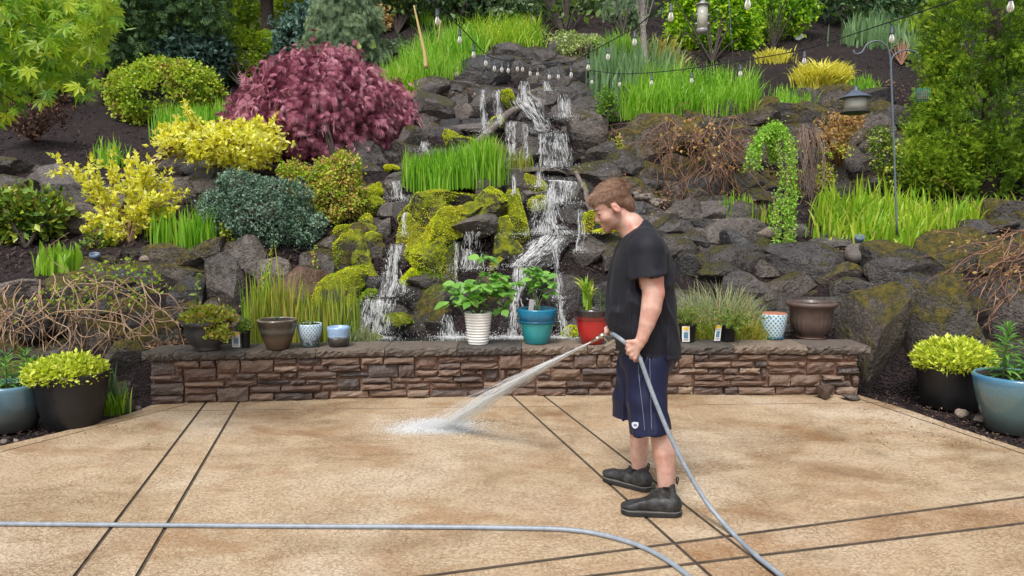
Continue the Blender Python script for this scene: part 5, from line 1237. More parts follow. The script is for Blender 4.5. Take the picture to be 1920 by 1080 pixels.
bush('low_groundcover', 'low grey green groundcover on the mulch right of the weeping conifer', 'plant', [(735, 88, 60, 24), (755, 96, 40, 16)], 13.4, 'weeping_blue', 120, 6, QUADLEAF, .06, base=H(740, 105), shell=.6, nbr=0)
bush('low_groundcover', 'low blue green shrub at the right end of the yellow green grass bank', 'shrub', [(998, 72, 44, 46), (1005, 90, 34, 24)], 14.0, 'weeping_blue', 170, 7, QUADLEAF, .055, base=H(998, 98), shell=.4, nbr=4)
bush('leafy_shrub', 'dark leafy shrub with bare stems above the waterfall crest', 'shrub', [(1040, 15, 130, 80), (1095, 35, 80, 80), (985, 10, 80, 60), (1060, -40, 160, 60)], 16.0, 'wood_mid', 520, 7, LEAF, .09, base=H(1060, 70), shell=.6, bump=.3, nbr=40)
bush('bare_shrub', 'small dead twiggy shrub near the hook pole on the right mulch', 'shrub', [(1690, 95, 44, 40), (1700, 80, 30, 30)], 13.6, 'barberry', 40, 4, QUADLEAF, .04, base=H(1690, 122), shell=.9, nbr=36, bark='twig_red')
# --- woods behind
def tree(name, label, px, py0, w, top, Y, mat, crownlobes, n, leaf, size, bark='bark', **kw):
    b = W(px, py0, Y); t = thing(name, label, 'tree', b)
    up = W(px + U(-8, 8), top, Y)
    C = spline([b - [0, 0, .3], b * .5 + up * .5 + .1 * rng.normal(size=3), up], 14); r = w / 2 * M_PX(Y)
    V, F = tube(C, np.linspace(r * 1.15, r * .75, 14), 11); V = V + .06 * r * noise(V, 5, 8)[:, None]
    MB().add(V, F).build('trunk', MT[bark], t)
    LB = lobe_list(crownlobes, Y, .7); mb = MB(); P, N = crown(mb, LB, n, 8, leaf, size, **kw); mb.build('crown', L[mat], t, smooth=False)
    st = MB(); base = C[8]
    for e in P[rng.choice(len(P), 14, replace=False)]:
        st.add(*tube(spline([C[int(U(3, 12))], (base + e) / 2 + [0, 0, .1], e], 10), np.linspace(r * .22, .006, 10), 5, False))
    st.build('limbs', MT[bark], t, kind='stuff')
tree('conifer_tree', 'dark conifer with low drooping boughs behind the round lime shrub', 182, 190, 30, -140, 13.3, 'dark_conifer', [(300, 38, 220, 60), (330, 10, 200, 50), (255, 82, 130, 34), (250, 20, 160, 70), (170, 10, 160, 80), (300, -50, 330, 90), (130, -60, 260, 100)], 620, FINE, .24, down=.35, a=.3, b=.6, shell=.9)
tree('pine_tree', 'straight dark trunk standing behind the flat topped lime shrub', 505, 120, 22, -200, 14.9, 'dark_conifer', [(480, -110, 220, 120), (560, -130, 200, 100)], 200, PLUME, .3, down=.4, a=.3, b=.6, shell=.9)
tree('woodland_tree', 'reddish bare trunk in the woods above the round lime shrub', 362, 110, 16, -160, 18.5, 'wood_mid', [(380, 5, 130, 60), (340, -60, 180, 110), (420, 40, 90, 60)], 240, LEAF, .13, a=.3, b=.8, shell=.9)
tree('birch_tree', 'slim pale spotted trunk rising through the grey green irises', 1220, 168, 11, -160, 11.3, 'viburnum', [(1200, -130, 220, 110), (1120, -100, 120, 70), (1260, -70, 120, 50)], 130, LEAF, .08, bark='bark_pale', a=.3, b=.8, shell=.9)
WOODS = [
 ('woodland_shrub', 'mid green woodland bush right of the conifer trunk', [(250, 110, 110, 60), (280, 90, 120, 50)], 16, 'wood_mid', 420),
 ('woodland_shrub', 'dark blue green bush between the two lime shrubs', [(360, 100, 120, 70), (385, 130, 60, 60), (330, 120, 60, 40)], 16.5, 'wood_blue', 520),
 ('woodland_shrub', 'blue green bush right of the flat topped lime shrub', [(560, 75, 70, 90), (548, 100, 50, 50), (590, 40, 60, 60)], 15.5, 'wood_blue', 420),
 ('woodland_tree', 'bright green woodland foliage left of the straight dark trunk', [(430, 30, 130, 90), (400, 60, 90, 50), (450, -20, 120, 60)], 20, 'wood_yellow', 420),
 ('woodland_tree', 'bright green woodland foliage right of the straight dark trunk', [(555, 25, 90, 80), (590, -10, 120, 80)], 20, 'wood_yellow', 360),
 ('woodland_tree', 'yellowish light green foliage at the top behind the conifer boughs', [(300, 40, 120, 70), (240, 60, 80, 60), (340, 0, 160, 60)], 21, 'wood_yellow', 320),
 ('woodland_shrub', 'dark bush behind the fresh green maple leaves', [(70, 130, 150, 90), (20, 70, 200, 120), (100, 150, 80, 60)], 14.5, 'wood_mid', 620),
 ('woodland_tree', 'deep shaded foliage behind the weeping conifer top', [(690, 0, 160, 90), (740, -20, 160, 70), (640, -20, 120, 60)], 21, 'wood_mid', 420),
 ('woodland_tree', 'dark overhanging foliage above the yellow green grass bank', [(860, -4, 180, 50), (940, 5, 140, 50), (880, -40, 260, 60)], 20, 'dark_conifer', 420),
 ('woodland_tree', 'dark foliage at the top right beyond the high mulch', [(1600, 2, 160, 50), (1680, 10, 120, 50), (1570, -30, 200, 60), (1720, -10, 120, 70)], 20.5, 'dark_conifer', 460),
 ('woodland_tree', 'pale drooping conifer foliage above the waterfall crest', [(960, 15, 60, 40), (945, 0, 60, 40)], 17.5, 'weeping_blue', 160),
]
for nm, lab, lb, Y, mat, n in WOODS:
    Y = min([Y] + [D(q[0], q[1] + q[3] * .35) - .9 for q in lb])
    bush(nm, lab, 'tree' if 'tree' in nm else 'shrub', lb, Y, mat, n, 8, LEAF if mat != 'weeping_blue' else SPRAY, .12 if mat != 'weeping_blue' else .16, base=W(lb[0][0], lb[0][1] + lb[0][3] / 2 + 30, Y + .2), shell=.6, bump=.3, a=.4, b=.8, nbr=12)
mb = MB(); n = 15000
q = np.c_[U(-300, 2250, n), U(-260, 95, n)]; q[:, 1] -= np.where((q[:, 0] > 700) & (q[:, 0] < 1750), 62, 0)
P = WV(q[:, 0], q[:, 1], np.minimum(DV(q[:, 0], q[:, 1]) * U(.86, .98, n), 24)); mb.add(*scatter(*LEAF, P, rng.normal(size=P.shape), rng.normal(size=P.shape), U(.10, .24, n), np.clip(.42 + .5 * noise(P, .6, 8) + U(-.2, .2, n), 0, 1)))
mb.build('far_woods', L['wood_mid'], None, smooth=False, kind='stuff', at=(0, 22, 8), label='shaded woodland leaves closing the view above the hillside', cat='woods')

# --- mulch crumbs and dry litter
mb = MB(); n = 26000
q = np.c_[U(-20, 1940, n), 30 + 480 * U(0, 1, n)]
P = HV(q[:, 0], q[:, 1], -.02) + np.array([0, 0, .012]); mb.add(*scatter(*CHIP, P, rng.normal(size=P.shape) * np.array([1, 1, .35]), np.array([0, -.4, 1]) + .4 * rng.normal(size=P.shape), U(.025, .07, n)))
n = 5200; x = np.r_[U(-1, 1, n)]; side = rng.random(n) < .5
px = np.where(side, U(-40, 285, n), U(1610, 1960, n)); py = np.where(side, U(735, 845, n), U(735, 850, n))
g = np.array([G(a, b, 0.0) for a, b in zip(px, py)])
mb.add(*scatter(*CHIP, g + np.array([0, 0, -.026]) + np.array([0, 0, 1]) * U(0, .02, (n, 1)), rng.normal(size=g.shape) * np.array([1, 1, .3]), np.array([0, 0, 1]) + .4 * rng.normal(size=g.shape), U(.012, .04, n)))
mb.build('bark_mulch', MT['chip'], None, smooth=False, kind='stuff', at=(0, 9, 2), label='loose bark chips scattered over the beds', cat='mulch')
mb = MB()
for x0, x1, y0, y1, n in [(890, 760, 140, 180, 260), (1130, 1175, 240, 330, 260), (1190, 1420, 355, 415, 500), (420, 290, 455, 475, 200), (330, 460, 560, 650, 120), (280, 350, 640, 655, 120), (1560, 1720, 460, 480, 160), (1540, 1700, 150, 190, 160)]:
    q = np.c_[U(min(x0, x1), max(x0, x1), n), U(y0, y1, n)]; P = HV(q[:, 0], q[:, 1], -.14); mb.add(*scatter(*CHIP, P, rng.normal(size=P.shape), np.array([0, -.5, 1]) + .5 * rng.normal(size=P.shape), U(.025, .06, n)))
n = 240; q = np.c_[U(1620, 1900, n), U(745, 830, n)]
g = np.array([G(a, b, .004) for a, b in q]); mb.add(*scatter(*CHIP, g, rng.normal(size=g.shape) * np.array([1, 1, .15]), np.array([0, 0, 1]) + .2 * rng.normal(size=g.shape), U(.012, .03, n)))
mb.build('leaf_litter', MT['litter'], None, smooth=False, kind='stuff', at=(0, 9, 2), label='dry tan leaf litter between the rocks', cat='leaf litter')
# ------------------------------------------------------------------ the man with the hose
import openvdb as vdb
class SDF:
    def __init__(self, lo, hi, h):
        self.lo, self.h = np.array(lo, float), h
        self.n = np.ceil((np.array(hi) - self.lo) / h).astype(int) + 1
        self.d = np.full(self.n, .3, np.float32)
        self.ax = [self.lo[i] + h * np.arange(self.n[i]) for i in range(3)]
    def _win(self, lo, hi):
        a = np.clip(((np.asarray(lo) - self.lo) / self.h).astype(int) - 1, 0, self.n); b = np.clip(((np.asarray(hi) - self.lo) / self.h).astype(int) + 3, 0, self.n)
        s = tuple(slice(i, j) for i, j in zip(a, b))
        X, Y, Z = np.meshgrid(*[self.ax[k][s[k]] for k in range(3)], indexing='ij', sparse=True)
        return s, X, Y, Z
    def put(self, lo, hi, fn, k=.0, op='add', pad=.06):
        s, X, Y, Z = self._win(np.asarray(lo) - pad, np.asarray(hi) + pad)
        b = fn(X, Y, Z).astype(np.float32); a = self.d[s]
        if b.size == 0: return self
        if op == 'add':
            if k > 0:
                h = np.clip(.5 + .5 * (b - a) / k, 0, 1); self.d[s] = b * (1 - h) + a * h - k * h * (1 - h)
            else: self.d[s] = np.minimum(a, b)
        else:
            b = -b
            if k > 0:
                h = np.clip(.5 - .5 * (b - a) / k, 0, 1); self.d[s] = b * (1 - h) + a * h + k * h * (1 - h)
            else: self.d[s] = np.maximum(a, b)
        return self
    def cone(self, a, b, ra, rb, k=.02, sy=1.0, op='add'):
        a, b = np.asarray(a, float), np.asarray(b, float); ab = b - a; L2 = (ab ** 2).sum(); R = max(ra, rb) * max(sy, 1)
        def f(X, Y, Z):
            x, y, z = X - a[0], Y - a[1], Z - a[2]
            t = np.clip((x * ab[0] + y * ab[1] + z * ab[2]) / L2, 0, 1)
            return np.sqrt((x - t * ab[0]) ** 2 + ((y - t * ab[1]) / sy) ** 2 + (z - t * ab[2]) ** 2) - (ra + (rb - ra) * t)
        return self.put(np.minimum(a, b) - R, np.maximum(a, b) + R, f, k, op)
    def ell(self, c, r, k=.02, M=None, op='add'):
        c, r = np.asarray(c, float), np.asarray(r, float); R = r.max()
        def f(X, Y, Z):
            q = [X - c[0], Y - c[1], Z - c[2]]
            if M is not None: q = [M[i][0] * q[0] + M[i][1] * q[1] + M[i][2] * q[2] for i in range(3)]
            k0 = np.sqrt(sum((v / s) ** 2 for v, s in zip(q, r))); k1 = np.sqrt(sum((v / s ** 2) ** 2 for v, s in zip(q, r)))
            return k0 * (k0 - 1) / np.maximum(k1, 1e-6)
        return self.put(c - R, c + R, f, k, op)
    def loft(self, tab, k=.02, p=2.3, op='add'):       # rows (z, cx, rx, cy, ry)
        t = np.array(sorted(tab)); z = t[:, 0]
        def f(X, Y, Z):
            Zc = np.clip(Z, z[0], z[-1]); g = [np.interp(Zc, z, t[:, i]) for i in range(1, 5)]
            q = (np.abs((X - g[0]) / g[1]) ** p + np.abs((Y - g[2]) / g[3]) ** p) ** (1 / p)
            d = (q - 1) * np.minimum(g[1], g[3])
            e = np.maximum(z[0] - Z, Z - z[-1])
            return np.where((d > 0) & (e > 0), np.hypot(np.maximum(d, 0), np.maximum(e, 0)), np.maximum(d, e))
        m = np.array([(t[:, 1] - t[:, 2]).min(), (t[:, 3] - t[:, 4]).min(), z[0]]); M_ = np.array([(t[:, 1] + t[:, 2]).max(), (t[:, 3] + t[:, 4]).max(), z[-1]])
        return self.put(m, M_, f, k, op)
    def cut(self, fn):
        X, Y, Z = np.meshgrid(*self.ax, indexing='ij', sparse=True)
        self.d = np.maximum(self.d, fn(X, Y, Z).astype(np.float32)); return self
    def mesh(self):
        g = vdb.FloatGrid(.3); g.copyFromArray(self.d)
        P, T, Q = g.convertToPolygons(isovalue=0.0, adaptivity=0.0)
        V = P.astype(float) * self.h + self.lo; Q = Q.astype(int)
        a, b, c, d = V[Q[:, 0]], V[Q[:, 1]], V[Q[:, 2]], V[Q[:, 3]]
        if (np.cross(c - a, d - b) * (a - V.mean(0))).sum() < 0: Q = Q[:, ::-1]
        return V, Q
def vnormals(V, Q):
    n = np.cross(V[Q[:, 2]] - V[Q[:, 0]], V[Q[:, 3]] - V[Q[:, 1]]); N = np.zeros_like(V)
    for i in range(4): np.add.at(N, Q[:, i], n)
    return unit(N)
YC = 3.98
def zz(py, Y=YC): return W(960, py, Y)[2]
def xx(px, Y=YC): return (px - 960) / F_PX * Y * 1.0 if False else W(px, 600, Y)[0]
HO = W(1150, 378, YC); HF = np.array([-.883, 0, -.469]); HU = np.array([-.469, 0, .883]); HS = np.array([0, 1.0, 0])
HM = np.array([HF, HU, HS])
def hl(f, u, s=0.0): return HO + HF * f + HU * u + HS * s

man = thing('person', 'man in black t-shirt navy shorts and black boots hosing down the patio', 'person', G(1215, 948))
body = SDF((xx(1095), 3.60, 0.0), (xx(1300), 4.36, 1.84), .0055)
# head
body.ell(hl(.008, .015), (.095, .085, .076), .0, HM).ell(hl(.058, .012), (.050, .055, .060), .02, HM).ell(hl(.052, -.052), (.059, .066, .060), .025, HM)
body.ell(hl(.048, -.098), (.060, .042, .054), .025, HM).ell(hl(.098, -.122), (.021, .020, .024), .016, HM)
for s in (-1, 1):
    body.ell(hl(.076, -.056, s * .034), (.030, .030, .024), .02, HM)
    body.ell(hl(.115, -.018, s * .034), (.013, .012, .016), .012, HM, 'sub')
    body.ell(hl(.097, -.019, s * .031), (.0145, .0125, .015), .004, HM)
    body.ell(hl(.114, -.059, s * .013), (.011, .008, .008), .006, HM)
body.ell(hl(.104, .005), (.013, .010, .048), .014, HM)
body.cone(hl(.106, -.014), hl(.126, -.048), .0095, .0125, .010).ell(hl(.125, -.051), (.012, .011, .012), .006, HM)
body.ell(hl(.114, -.084), (.0085, .006, .022), .006, HM).ell(hl(.111, -.0985), (.0095, .0072, .020), .005, HM)
EM = np.array([HF * .93 + HU * -.36, HU * .93 + HF * .36, HS])
for s in (-1, 1):
    body.ell(hl(.012, -.036, s * .078), (.0185, .034, .0095), .008, EM)
    body.ell(hl(.016, -.034, s * .0885), (.0105, .022, .007), .003, EM, 'sub')
    body.ell(hl(.020, -.044, s * .082), (.006, .008, .006), .004, EM)
# neck, trunk
body.cone(W(1166, 404, YC), W(1186, 428, YC), .058, .066, .03).cone(W(1184, 424, YC), W(1198, 450, YC), .066, .085, .03, 1.2)
TS = [(430, 1182, 1218, .11), (445, 1172, 1228, .15), (462, 1166, 1234, .17), (500, 1158, 1240, .155), (560, 1156, 1242, .14), (610, 1164, 1244, .14), (650, 1174, 1246, .13)]
body.loft([(zz(py), (xx(a) + xx(b)) / 2, (xx(b) - xx(a)) / 2, YC, ry) for py, a, b, ry in TS], .03)
# near (left) arm
A = [(1216, 468, 3.815, .060), (1222, 522, 3.775, .062), (1225, 550, 3.765, .0575), (1221, 578, 3.755, .0535), (1213, 607, 3.745, .042), (1204, 634, 3.742, .030)]
for p, q in zip(A, A[1:]): body.cone(W(*p[:3]), W(*q[:3]), p[3], q[3], .004)
body.ell(W(1233, 548, 3.772), (.020, .03, .03), .03)
# left hand closed round the hose
body.cone(W(1204, 634, 3.742), W(1199, 644, 3.738), .029, .027, .012, .85)
KN = [(1178, 648), (1179, 657), (1184, 665), (1190, 671)]
for i, (kx, ky) in enumerate(KN):
    w0 = W(1201 - i * .5, 640 + i * 2.6, 3.738); k0 = W(kx, ky, 3.737 + .004 * abs(i - 1))
    body.cone(w0, k0, .0165, .0125, .010)
    body.ell(k0, (.0125, .012, .0125), .006)
    p1 = W(kx - 2.5 + i, ky + 5.0, 3.775); p2 = W(kx + 7, ky + 4.5, 3.798); p3 = W(kx + 13, ky + 1.0, 3.792)
    r = (.0118, .0122, .0115, .0100)[i]
    body.cone(k0, p1, r, r * .95, .003).cone(p1, p2, r * .95, r * .9, .003).cone(p2, p3, r * .9, r * .8, .003)
body.cone(W(1199, 641, 3.738), W(1186, 641, 3.732), .0165, .0125, .010).cone(W(1186, 641, 3.732), W(1176, 640.5, 3.742), .0122, .0098, .004)
# far (right) arm and the hand on the nozzle
B = [(1206, 468, 4.15, .06), (1212, 555, 4.20, .052), (1185, 592, 4.18, .045), (1160, 612, 4.125, .031)]
for p, q in zip(B, B[1:]): body.cone(W(*p[:3]), W(*q[:3]), p[3], q[3], .018)
body.cone(W(1160, 612, 4.125), W(1147, 617, 4.10), .030, .028, .012)
for i in range(4):
    k0 = W(1148 - i * 2.2, 609.5 + i * 1.2, 4.118 - i * .004); p1 = W(1143 - i * 2.4, 611.5 + i * 1.6, 4.080); p2 = W(1142.5 - i * 2.0, 619.5 + i * 1.4, 4.067); p3 = W(1146 - i * 2, 623 + i, 4.085)
    body.cone(W(1152, 613, 4.118), k0, .014, .0115, .008).cone(k0, p1, .0115, .0105, .003).cone(p1, p2, .0105, .0095, .003).cone(p2, p3, .0095, .0085, .003)
body.cone(W(1150, 612, 4.085), W(1141, 607, 4.072), .012, .0095, .006)
# legs
for ch in ([(1212, 668, 3.90, .075), (1219, 740, 3.87, .066), (1237, 800, 3.845, .0585), (1245, 848, 3.83, .0615), (1248, 880, 3.82, .050), (1248, 916, 3.815, .041)],
           [(1200, 668, 4.06, .075), (1190, 745, 4.10, .064), (1198, 800, 4.115, .056), (1199, 838, 4.12, .052), (1198, 862, 4.125, .045), (1198, 893, 4.125, .038)]):
    for p, q in zip(ch, ch[1:]): body.cone(W(*p[:3]), W(*q[:3]), p[3], q[3], .003)
V, Q = body.mesh()
rel = V - HO; hf, hu, hs = rel @ HF, rel @ HU, rel @ HS
sm = lambda x, a, b: np.clip((x - a) / (b - a), 0, 1)
beard = sm(hu, -.058 + .0, -.078) * sm(hf, -.002, .022) * sm(hu, -.165, -.14)
beard = np.maximum(beard, sm(hu, -.035, -.055) * sm(hf, .012, .022) * sm(hf, .062, .045) * sm(hu, -.165, -.14))
beard *= (V[:, 2] > 1.4)
lips = (np.abs(hu + .091) < .013) & (hf > .106) & (np.abs(hs) < .02)
ears = (np.abs(hs) > .074) & (np.abs(hf - .012) < .03)
rnd_ = np.clip(.10 + .62 * beard, 0, 1); rnd_[lips] = .0; rnd_[ears] = .0
def skin_mat():
    t = NT('skin'); co = t.coord(); m = t.attr('rnd')
    c = t.mix(t.rng(t.noise(16, 5, .65, co), .38, .62), (.50, .27, .21), (.60, .385, .31))
    c = t.mix(t.math('MULTIPLY', t.rng(t.noise(90, 4, .7, co), .54, .66), .35), c, (.50, .22, .16))
    c = t.mix(t.rng(m, 0, .1, .55, 0), c, (.56, .22, .17))
    hairs = t.math('MULTIPLY', t.rng(m, .12, .72), t.rng(t.noise(420, 2, .6, co), .28, .62, .25, 1))
    c = t.mix(t.math('MULTIPLY', hairs, .72), c, (.17, .095, .06))
    p = t.bsdf(Base_Color=c, Roughness=.48, Specular_IOR_Level=.4, Subsurface_Weight=.12, Subsurface_Radius=(.012, .005, .003), Subsurface_Scale=1.0)
    t.put(p.inputs['Normal'], t.bump(t.noise(190, 3, .6, co), .12, .002))
    return t.done(p)
MB().add(V, Q, rnd_).build('body', skin_mat(), man)
# hair: a cap and short strands on it
hair = SDF(HO - .17, HO + .19, .004)
hair.ell(hl(-.002, .022), (.106, .0925, .0835), 0, HM).ell(hl(.074, .052), (.044, .034, .056), .025, HM).ell(hl(-.03, .040), (.078, .070, .068), .02, HM).ell(hl(-.058, -.045), (.044, .055, .066), .02, HM)
HLf = [-.14, -.053, -.032, -.014, .0, .030, .037, .056, .066, .082, .10, .15]; HLu = [-.095, -.095, -.078, -.05, .002, .004, -.034, -.032, .006, .030, .040, .046]
def hline(X, Y, Z):
    x, y, z = X - HO[0], Y - HO[1], Z - HO[2]
    f = x * HF[0] + z * HF[2] + 0 * y; u = x * HU[0] + z * HU[2] + 0 * y
    ln = np.interp(f, HLf, HLu)
    return (ln - u) * .8 + .004 * np.sin(f * 420) * np.cos(y * 300)
hair.cut(hline)
Vh, Qh = hair.mesh()
Nh = vnormals(Vh, Qh)
Vh = Vh + Nh * (.0022 * noise(np.stack([(Vh - HO) @ HF * .35, (Vh - HO) @ HU, (Vh - HO) @ HS], -1), 60, 14, 2))[:, None]
t_h = leafmat('light_brown_hair', [(.09, .046, .029), (.20, .108, .068), (.34, .20, .13), (.50, .33, .22)], .42, 0)
hb = MB().add(Vh, Qh, np.full(len(Vh), .18))
k = rng.choice(len(Vh), 15000); P, N = Vh[k], Nh[k]
f, u, s = (P - HO) @ HF, (P - HO) @ HU, (P - HO) @ HS
top = np.clip((u - .02) / .06, 0, 1)[:, None]
flow = top * (HF + .15 * HU + .25 * np.sign(s)[:, None] * HS) + (1 - top) * (-HU - .25 * HF)
flow = unit(flow - N * (flow * N).sum(1, keepdims=True) + .32 * N + .22 * rng.normal(size=P.shape))
STR = (np.array([[-.5, 0, 0], [.5, 0, 0], [.4, .5, .05], [-.4, .5, .05], [0, 1, -.06]]), [np.array([[0, 1, 2], [0, 2, 3], [3, 2, 4]])])
Ts = STR[0].copy(); Ts[:, 0] *= .05
ln = np.where(top[:, 0] > .3, U(.018, .036, len(P)), U(.008, .016, len(P)))
hb.add(*scatter(Ts, STR[1], P - .001 * N, flow, N + .3 * rng.normal(size=P.shape), ln, np.clip(U(0, 1, len(P)) * .75 + .25 * top[:, 0], 0, 1)))
hb.build('hair', t_h, man)
eb = MB()
for s in (-1, 1):
    n = 160; a = U(-1, 1, n); p0 = np.array([hl(.1165 - .022 * abs(x) ** 2 , .004 - .003 * x * x, s * (.032 + .022 * x)) for x in a]) + .002 * rng.normal(size=(n, 3))
    Tb = STR[0].copy(); Tb[:, 0] *= .14
    eb.add(*scatter(Tb, STR[1], p0, HS * s * .9 - HU * .25 + .25 * rng.normal(size=(n, 3)), np.tile(HF, (n, 1)), U(.006, .010, n), U(0, .45, n)))
eb.build('eyebrows', t_h, man)
em = MB()
for s in (-1, 1):
    C = np.array([hl(.1112 - .010 * abs(x) ** 2, -.0225 - .002 * x * x, s * (.031 + .0135 * x)) for x in np.linspace(-1, 1, 9)]); em.add(*tube(C, .0016, 5))
em.build('eyelashes', plain('lash', (.02, .012, .01), .5, bump=0), man)

# t-shirt
def cloth(name, col, rough=.85, var=.12, spec=.2, sheen=.0):
    t = NT(name); co = t.coord()
    nz = t.noise(5, 4, .6, co)
    c = t.mix(t.rng(nz, .3, .7), tuple(x * (1 - var) for x in col), tuple(x * (1 + var) for x in col))
    p = t.bsdf(Base_Color=c, Roughness=rough, Specular_IOR_Level=spec, Sheen_Weight=sheen, Sheen_Roughness=.5)
    h = t.math('ADD', t.noise(7, 3, .5, t.map(co, (1, 1, .45), (0, .5, 0))), t.math('MULTIPLY', t.noise(300, 2, .5, co), .05))
    t.put(p.inputs['Normal'], t.bump(h, .45, .03)); return t.done(p)
sh = SDF((xx(1125), 3.60, zz(672)), (xx(1290), 4.34, 1.60), .0062)
SH = [(412, 1199, 1210, .045), (420, 1184, 1218, .075), (430, 1175, 1225, .115), (440, 1167, 1233, .165), (452, 1161, 1240, .200), (470, 1154, 1248, .212), (500, 1145, 1257, .200), (530, 1141, 1262, .190), (560, 1138, 1265, .186), (582, 1136, 1268, .188), (602, 1138, 1270, .190), (618, 1145, 1272, .190), (632, 1154, 1273, .190), (650, 1157, 1275, .190), (672, 1158, 1276, .190)]
sh.loft([(zz(py), (xx(a) + xx(b)) / 2, (xx(b) - xx(a)) / 2, YC, ry) for py, a, b, ry in SH], 0, 2.2)
sh.cone(W(1208, 455, 3.86), W(1214, 470, 3.80), .085, .094, .022).cone(W(1214, 470, 3.80), W(1214, 524, 3.765), .094, .089, .006)
sh.cone(W(1206, 455, 4.09), W(1206, 470, 4.15), .085, .088, .03).cone(W(1206, 470, 4.15), W(1208, 520, 4.19), .088, .086, .02)
sa, sb = W(1183, 523, 3.765), W(1245, 513, 3.765)          # sleeve hem line
def sleeve_cut(X, Y, Z):
    zl = sa[2] + (X - sa[0]) / (sb[0] - sa[0]) * (sb[2] - sa[2])
    d1 = np.where((Y < 3.86) & (X > sa[0] - .05) & (X < sb[0] + .03) & (((Y - 3.98) / .19) ** 2 + ((X - xx(1202)) / .19) ** 2 > 1.0), zl - Z, -1.0)
    d2 = np.where(Y > 4.19, zz(522, 4.19) - Z, -1.0)
    return np.maximum(np.maximum(d1, d2), -1.0 + 0 * (X + Y + Z))
sh.cut(sleeve_cut)
sh.cone(W(1216, 500, 3.785), W(1219, 535, 3.765), .066, .079, .004, op='sub')
# crew neck opening and bottom hem
nA, nB = W(1162, 441, YC), W(1211, 411, YC); nd = unit(nB - nA); nn = np.array([-nd[2], 0, nd[0]]); nn = nn if nn[2] > 0 else -nn
sh.cut(lambda X, Y, Z: (X - nA[0]) * nn[0] + (Z - nA[2]) * nn[2] + 0 * Y - .004 - .12 * (Y - YC) ** 2 * 4)
sh.cone(W(1183, 424, YC), W(1176, 412, YC), .070, .078, .004, 1.08, op='sub')
hA, hB = W(1150, 655, YC), W(1275, 668, YC)
sh.cut(lambda X, Y, Z: (hA[2] + (X - hA[0]) / (hB[0] - hA[0]) * (hB[2] - hA[2])) - Z + 0 * Y)
V, Q = sh.mesh(); N = vnormals(V, Q)
R1 = rotm(0, .55, 0)
q = (V @ R1.T) * np.array([2.6, 2.0, .8])
fold = 1 - np.abs(noise(q, 5.0, 41, 2)) * 2.2; fold = np.maximum(fold, .0)
wgt = np.clip((zz(440) - V[:, 2]) / .12, 0, 1) * np.clip((V[:, 2] - zz(662)) / .16, .12, 1)
dsp = .015 * (fold - .3) * wgt + .004 * noise(V * np.array([1, 1, 3.0]), 4.5, 46, 2) * np.clip((zz(600) - V[:, 2]) / .1, 0, 1)
hm = V[:, 2] - (hA[2] + (V[:, 0] - hA[0]) / (hB[0] - hA[0]) * (hB[2] - hA[2]))
dsp += np.where(hm < .02, .0025, 0)
dsp -= np.where(np.abs(hm - .022) < .004, .002, 0)
# sleeve drape: armhole seam line
V = V + N * dsp[:, None]
MT['tee'] = cloth('black_cotton', (.0078, .0082, .014), .7, .12, .3, .04)
shirt = MB().add(V, Q).build('t_shirt', MT['tee'], man)
shirt_bvh = BVHTree.FromPolygons(V.tolist(), Q.tolist())
# shorts
so = SDF((xx(1130), 3.62, zz(822, 3.8)), (xx(1285), 4.36, zz(640)), .0062)
so.ell(W(1214, 668, YC), (.152, .172, .13), 0)
so.cone(W(1214, 682, 3.90), W(1212, 750, 3.87), .122, .111, .03).cone(W(1212, 750, 3.87), W(1218, 812, 3.85), .111, .112, .02)
so.cone(W(1196, 688, 4.07), W(1184, 745, 4.10), .118, .104, .03).cone(W(1184, 745, 4.10), W(1182, 790, 4.12), .104, .103, .02)
pn0, pn1 = W(1179, 814, 3.85), W(1258, 803, 3.85)
zf = zz(781, 4.12)
so.cut(lambda X, Y, Z: np.where(Y < 3.98, pn0[2] + (X - pn0[0]) / (pn1[0] - pn0[0]) * (pn1[2] - pn0[2]), zf + (Y - 3.98) * .0) - Z)
so.cone(W(1214, 770, 3.865), W(1219, 822, 3.85), .094, .102, .006, op='sub').cone(W(1184, 755, 4.105), W(1182, 800, 4.12), .088, .094, .006, op='sub')
V, Q = so.mesh(); N = vnormals(V, Q)
q = V * np.array([3.0, 2.5, .7])
fold = 1 - np.abs(noise(q, 5.0, 43, 2)) * 2.0; fold = np.maximum(fold, .0)
V = V + N * (.012 * (fold - .3))[:, None]
MT['shorts'] = cloth('navy_mesh_fabric', (.0065, .010, .040), .5, .2, .35, .0)
MB().add(V, Q).build('shorts', MT['shorts'], man)
sb_ = BVHTree.FromPolygons(V.tolist(), Q.tolist())
def on_shorts(px, py, off=.003):
    d = ray(px, py); h = sb_.ray_cast(Vector((0, 0, CAM_H)), Vector(d))
    p = np.array(h[0]) if h[0] is not None else W(px, py, 3.75)
    return p - unit(d) * off
pip = plain('grey_blue_piping', (.13, .15, .22), .6, bump=0)
for pa in ([(1197, 684), (1199, 715), (1203, 750), (1207, 785), (1209, 808)], [(1218, 672), (1219, 705), (1220, 745), (1221, 780), (1222, 806)]):
    S = spline(np.array([(*p, 0) for p in pa], float), 24)
    MB().add(*tube(np.array([on_shorts(x, y) for x, y, _ in S]), .0022, 5)).build('piping', pip, man)
def badge(pts, off, name, mat):
    P = np.array([on_shorts(x, y, off) for x, y in pts]); c = P.mean(0); n = len(P); i = np.arange(n)
    MB().add(np.vstack([P, c]), np.stack([i, (i + 1) % n, np.full(n, n)], -1)).build(name, mat, man)
badge([(1184.5, 792), (1190, 791), (1197, 792), (1197.3, 797), (1195, 802), (1190.5, 804), (1186.5, 801.5), (1184.4, 797)], .005, 'badge', plain('badge_grey', (.55, .58, .64), .5, bump=0))
